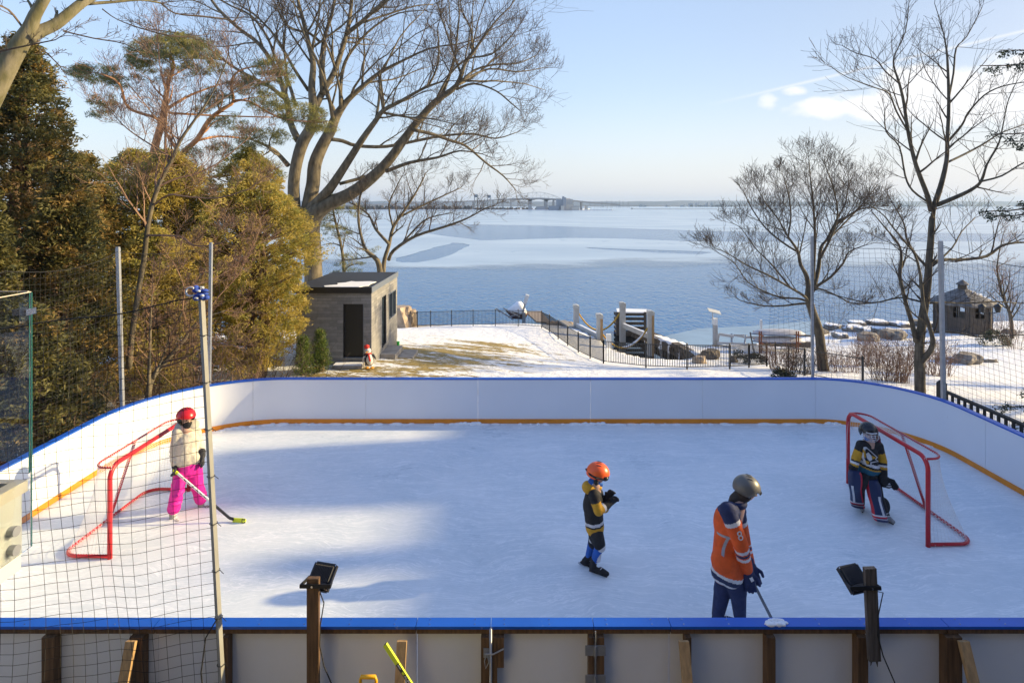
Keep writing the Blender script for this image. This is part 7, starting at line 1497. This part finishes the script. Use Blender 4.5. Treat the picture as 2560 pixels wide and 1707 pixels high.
def ac(tag, t_, p_):
    if tag == 'y': return 1
    if tag in ('t','s'):
        z = p_[2]+(p_[0]-pel.x)*.25; q = lambda y: JA(0, y).z
        if z > q(440): return 1
        if q(990) > z > q(1030) or q(1085) > z > q(1120): return 2
        if q(1030) > z > q(1085): return 1
        return 0
    if tag == 'ua': return 1 if t_ < .28 else (2 if t_ < .40 else 0)
    if tag == 'fa':
        if .10 < t_ < .22 or .42 < t_ < .54: return 2
        if .22 < t_ < .42: return 1 if .27 < t_ < .37 else 0
        return 0
    return 0
blob('jersey', [('c', shN, shF, .095, .095, 'y'), ('e', JA(400,560), (.150,.19,.22), 't'), ('c', JA(410,560), JA(390,880), .145, .155, 't'), ('c', JA(390,880), JA(400,1010), .158, .160, 's'), ('c', JA(350,1035,-.04), JA(450,1065,.04), .13, .125, 's'), ('c', hN, hN.lerp(kN,.45), .15, .135, 's'), ('c', hF, hF.lerp(kF,.35), .14, .13, 's'), ('c', shN, elN, .088, .082, 'ua'), ('c', elN, haN.lerp(elN,.14), .082, .064, 'fa'), ('c', shF, elF, .085, .080, 'ua'), ('c', elF, haF.lerp(elF,.14), .078, .062, 'fa')], [F_org, F_nav, F_whi], ac, pa, vox=.011, it=4)
jer = [o for o in pa.children if o.name.startswith('jersey')][0]
from mathutils.bvhtree import BVHTree
def decal(txt, size, c_, d_, up_, m_, par):
    cu = bpy.data.curves.new('number', 'FONT'); cu.body = txt; cu.size = size; cu.align_x = 'CENTER'; cu.align_y = 'CENTER'; o = bpy.data.objects.new('number', cu); SC.collection.objects.link(o)
    me = bpy.data.meshes.new_from_object(o.evaluated_get(C.evaluated_depsgraph_get())); bpy.data.objects.remove(o); bm = bmesh.new(); bm.from_mesh(me)
    for _ in range(3): bmesh.ops.subdivide_edges(bm, edges=[e for e in bm.edges if e.calc_length() > .02], cuts=1); bmesh.ops.triangulate(bm, faces=bm.faces)
    d_ = d_.normalized(); x_ = d_.cross(up_).normalized(); y_ = x_.cross(d_); bv = BVHTree.FromPolygons([v_.co+ORG[par] for v_ in par.data.vertices], [p_.vertices for p_ in par.data.polygons])
    for v_ in bm.verts:
        q = c_+x_*v_.co.x+y_*v_.co.y; h_ = bv.ray_cast(q-d_*.6, d_)[0]; v_.co = (h_-d_*.004 if h_ else q)-ORG[par]
    bm.to_mesh(me); bm.free(); me.materials.clear(); me.materials.append(m_); o = bpy.data.objects.new('number', me); SC.collection.objects.link(o); o.parent = par; ORG[o] = ORG[par]
decal('7', .30, JA(352,700), V((.25,1,0)), V((-.12,0,1)), fabric('grey_number', (.40,.40,.42)), jer)
decal('8', .13, shN.lerp(elN,.60), V((-.2,1,.1)), V((-.25,0,1)), F_whi, jer)
blob('trousers', [('c', JA(395,1030,-.05), JA(400,1040,.05), .11, .11, 't'), ('c', hN.lerp(kN,.4), kN, .105, .098, 'l'), ('c', kN, aN+V((0,0,.03)), .092, .068, 'l'), ('c', hF.lerp(kF,.4), kF, .105, .098, 'l'), ('c', kF, aF+V((0,0,.03)), .092, .068, 'l')], F_nav, None, pa, vox=.012)
hl, f = helmet(hc+V((-.01,0,.015)), .128, yw, pt*.7, F_silver, pa, low=-.42, front=.12)
mb = MB(); mb.tube([f(-.7,-.95,.1), f(-.35,-1.12,.08), f(0,-1.16,.08), f(.35,-1.12,.08), f(.7,-.95,.1)], .011, 6); mb.build('helmet_rim', F_shell, hl)
blob('dark_hair', [('e', hc+V((-.045,0,-.04)), (.085,.105,.10), 'h'), ('c', hc+V((-.06,0,-.07)), neck+V((-.02,0,.02)), .08, .075, 'h')], F_hair, None, pa, vox=.01)
blob('collar', [('e', neck+V((.0,0,-.01)), (.10,.11,.06), 'c')], F_nav, None, pa, vox=.01)
glove(haN, V((.12,-.05,-1)), V((1,-.2,0)), F_nav, pa, 1.35, curl=.6); glove(haF, V((.25,-.3,-.9)), V((1,-.2,0)), F_nav, pa, 1.3, curl=.6)
skate(V((aN.x, aN.y, .12)), (.95,-.1,0), F_blk, pa, 1.1); skate(V((aF.x, aF.y, .12)), (.95,.1,0), F_blk, pa, 1.1)
a3 = thing('hockey_stick', 'dark hockey stick held low by the skater in the orange jersey', 'hockey stick', (JA(700,1300).x, 6.3, 0))
s0 = JA(575,985,-.16); s1 = JA(930,1505,-.12); s1.z = .05; dd = s1-s0; mb = MB(); mb.bar(s0-dd*.1, s0+dd*.2, .034, .027, up=(0,-1,0)); mb.build('grip_tape', M_white, a3)
mb = MB(); mb.bar(s0+dd*.2, s1, .030, .022, up=(0,-1,0)); mb.build('shaft', mat('grey_shaft', (.16,.17,.19), .4), a3)
mb = MB(); mb.bar(s1+V((-.01,0,-.005)), s1+V((.27,-.02,-.012)), .016, .066); mb.build('blade', M_blk, a3)

# ---------- goalie ----------
zg = lambda x, y: (840+x*.074, 412+y*.074)
def JG(x, y, dy=0.0): return W(*zg(x, y), 8.88+dy)
pgk = thing('person', 'young goalie in black and gold jersey with navy and red leg pads', 'person', (JG(420,1300).x, 8.88, 0), 'skaters on the rink')
hc = JG(382,262); neck = JG(390,395); shA = JG(285,440,-.04); shB = JG(515,455,.05); elA = JG(215,620,-.05); elB = JG(570,660,.03); haA = JG(172,800,-.08); haB = JG(585,900,-.06)
pel = JG(375,830); hA = JG(320,860,-.03); hB = JG(450,870,.03); kA = JG(255,1010,-.12); kB = JG(500,1120,-.08); aA = JG(268,1215,.20); aB = JG(600,1390,-.13)
hr = .088; yw = math.radians(-12); pt = math.radians(14)
body = blob('body', head_prims(hc, hr, yw, pt)+[('c', hc-V((0,0,.05)), neck, .045, .05, 'n'), ('c', neck, pel, .08, .09, 't'), ('c', shA, shB, .05, .05, 't'), ('c', hA, hB, .07, .07, 't'), ('c', shA, elA, .038, .032, 'a'), ('c', elA, haA, .032, .026, 'a'), ('c', shB, elB, .038, .032, 'a'), ('c', elB, haB, .032, .026, 'a'), ('c', hA, kA, .06, .05, 'l'), ('c', kA, aA, .045, .035, 'l'), ('c', hB, kB, .06, .05, 'l'), ('c', kB, aB, .045, .035, 'l')], F_skin, None, pgk, vox=.011)
face_parts(hc, hr, yw, pt, body)
def gc(tag, t_, p_):
    if tag == 't':
        z = p_[2]+(p_[0]-pel.x)*.28; q = lambda y: JG(0, y).z
        if z > q(655): return 0
        if z > q(695): return 2
        if z > q(722): return 0
        return 3 if z < q(740) else 1
    if tag == 'ua': return 0 if t_ < .42 else 1
    if tag == 'fa': return 1 if t_ < .12 else (0 if t_ < .28 else (2 if t_ < .44 else (1 if t_ < .62 else 0)))
    return 0
blob('jersey', [('c', shA, shB, .075, .078, 't'), ('e', JG(375,560), (.15,.12,.15), 't'), ('c', JG(380,560), JG(375,740), .13, .145, 't'), ('c', JG(315,755), JG(445,770), .10, .10, 't'), ('c', shA, elA, .07, .066, 'ua'), ('c', elA, haA.lerp(elA,.1), .062, .056, 'fa'), ('c', shB, elB, .074, .070, 'ua'), ('c', elB, haB.lerp(elB,.25), .068, .062, 'fa')], [F_blk, F_yel, F_whi, F_teal], gc, pgk, vox=.010)
# chest emblem: triangle outline, white oval and gold shapes sitting on the jersey
em = MB(); fy = JG(0,0).y-.128-.035
def EP(x, y, o_=0): 
    q = JG(x, y); dxn = (x-375)*.00105; return V((q.x, fy-o_+.55*dxn*dxn*1.0+abs(dxn)*.12, q.z))
def flat(pts, th, m, name):
    mb = MB(); n = len(pts); A = [EP(x, y, th) for x, y in pts]; B = [p_+V((0,.045,0)) for p_ in A]; mb.add(A+B, [tuple(range(n))]+[(i, i+n, (i+1) % n+n, (i+1) % n) for i in range(n)]+[tuple(range(2*n-1, n-1, -1))]); return mb.build(name, m, bem, fix=True) if bem else mb.build(name, m, pgk, fix=True)
bem = None; bem = flat([(258,425),(290,420),(425,545),(400,570),(440,600),(340,620),(342,655),(280,660),(240,560)], .0, F_whi, 'chest_emblem')
flat([(268,440),(288,436),(405,543),(378,566),(415,592),(325,606),(322,640),(290,642),(255,560)], .004, F_blk, 'emblem_field'); flat([(272,500),(300,480),(335,520),(345,575),(315,595),(285,560)], .008, F_whi, 'emblem_oval'); flat([(345,520),(400,545),(350,568)], .008, F_yel, 'emblem_beak'); flat([(265,590),(310,600),(305,630),(280,640)], .008, F_yel, 'emblem_foot'); flat([(248,450),(262,470),(268,560),(250,540)], .008, F_yel, 'emblem_edge')
blob('neck_warmer', [('c', JG(380,365), JG(385,405), .062, .072, 's')], F_blu, None, pgk, vox=.009)
blob('hood', [('e', JG(480,355,.09), (.07,.07,.08), 'h'), ('c', JG(500,380,.06), JG(530,430,.06), .05, .04, 'h')], F_mar, None, pgk, vox=.009)
blob('trousers', [('c', pel, JG(380,880), .125, .12, 't'), ('c', hA, kA, .10, .085, 'l'), ('c', kA, aA, .08, .07, 'l'), ('c', hB, kB, .10, .088, 'l'), ('c', kB, aB, .085, .075, 'l'), ('e', JG(590,1260,.02), (.085,.09,.13), 'l')], F_blk, None, pgk, vox=.011)
hl, f = helmet(hc+V((0,0,.015)), .124, yw, pt*.5, F_shell, pgk, low=-.5, front=.12)
mb = MB()
for k in range(5): a = -.5+k*.25; mb.tube([f(a*1.6,-.92+abs(a)*.5,.12), f(a*1.7,-1.25+abs(a)*.5,-.35), f(a*1.3,-1.05+abs(a)*.4,-.80)], .004, 5)
for k in range(4): z = -.05-.23*k; mb.tube([f(-.85,-.55,z), f(-.45,-1.1,z), f(0,-1.24,z), f(.45,-1.1,z), f(.85,-.55,z)], .004, 5)
mb.build('face_cage', M_chrome, hl)
mb = MB(); mb.tube([f(-.6,-.92,.24), f(0,-1.18,.24), f(.6,-.92,.24)], .010, 6); mb.build('helmet_stripe', F_whi, hl)
def legpad(top, knee, bot, w, face, redside, name='leg_pad'):
    pts = [top, top.lerp(knee,.5)+face*.012, knee, knee.lerp(bot,.5)+face*.012, bot, bot+face*.07+V((0,0,-.02))]; n = 6; P_ = []
    for i in range(len(pts)-1):
        for k in range(n): P_.append(pts[i].lerp(pts[i+1], k/n))
    P_.append(pts[-1]); rows = []; sdv = face.cross(V((0,0,1))).normalized()
    for i, q in enumerate(P_):
        u_ = i/(len(P_)-1); ww = w*(1+.08*math.sin(u_*9))*(.86 if u_ < .06 or u_ > .97 else 1); row = []
        for k, (a, b) in enumerate(((-1,-.3),(-.98,.5),(-.7,1),(-.35,1.1),(0,1.12),(.35,1.1),(.7,1),(.98,.5),(1,-.3),(.5,-.6),(-.5,-.6))): row.append(q+sdv*a*ww/2+face*b*.05)
        rows.append(row)
    mb = MB(); mb.grid(rows, closed=True); nf = len(rows[0]); mb.f.append(tuple(range(nf))); mb.m.append(0); mb.f.append(tuple((len(rows)-1)*nf+k for k in range(nf-1,-1,-1))); mb.m.append(0)
    for i in range(len(rows)-1):
        for k in range(nf):
            m_ = 0
            if redside > 0 and k in (6,7): m_ = 1
            if redside < 0 and k in (0,1): m_ = 1
            if i in (22,25): m_ = 2
            if i in (23,): m_ = 1
            if k == (2 if redside > 0 else 5) and 6 < i < 22: m_ = 2 if (i > 9) else 0
            mb.m[i*nf+k] = m_
    return mb.build(name, [F_padn, F_padr, F_whi], pgk, auto=50)
legpad(JG(200,785,-.14), JG(205,1010,-.18), JG(232,1225,.06), .175, V((-.35,-.93,0)).normalized(), -1)
legpad(JG(430,900,-.10), JG(470,1150,-.16), JG(535,1405,-.26), .185, V((-.25,-.96,0)).normalized(), 1)
glove(haA, V((-.15,-.2,-.95)), V((.6,-.6,0)), F_blk, pgk, 1.2, curl=.5)
blob('catching_glove', [('e', haB+V((0,-.02,-.02)), (.075,.05,.095), 'g'), ('e', haB+V((.055,-.03,-.06)), (.06,.035,.07), 'w')], [F_blk, F_whi], lambda tg, t_, p_: 1 if tg == 'w' and math.sin(p_[2]*160) > .2 else 0, pgk, vox=.008)
glove(haB+V((.03,-.01,.0)), V((.65,-.3,-.45)), V((0,-.5,1)), F_blk, pgk, 1.2, curl=.45)
skate(V((aA.x+.0, aA.y, .11)), (-.3,-.9,0), F_grey, pgk, .9); skate(V((aB.x-.02, aB.y, .11)), (.25,-.9,0), F_grey, pgk, .9)
# ================= haze =================
mh = bpy.data.materials.new('haze'); mh.use_nodes = True; t = mh.node_tree; t.nodes.clear()
ou = N(t, 'ShaderNodeOutputMaterial'); pv = N(t, 'ShaderNodeVolumePrincipled'); pv.inputs['Color'].default_value = (.50,.70,1.0,1); pv.inputs['Density'].default_value = .00013; pv.inputs['Anisotropy'].default_value = .2
t.links.new(pv.outputs[0], ou.inputs['Volume'])
mb = MB(); mb.box((-5900,-400,-8.5),(5900,5700,75)); o = mb.build('haze', mh); o['kind'] = 'stuff'; o['label'] = 'thin pale haze over the lake'; o['category'] = 'haze'
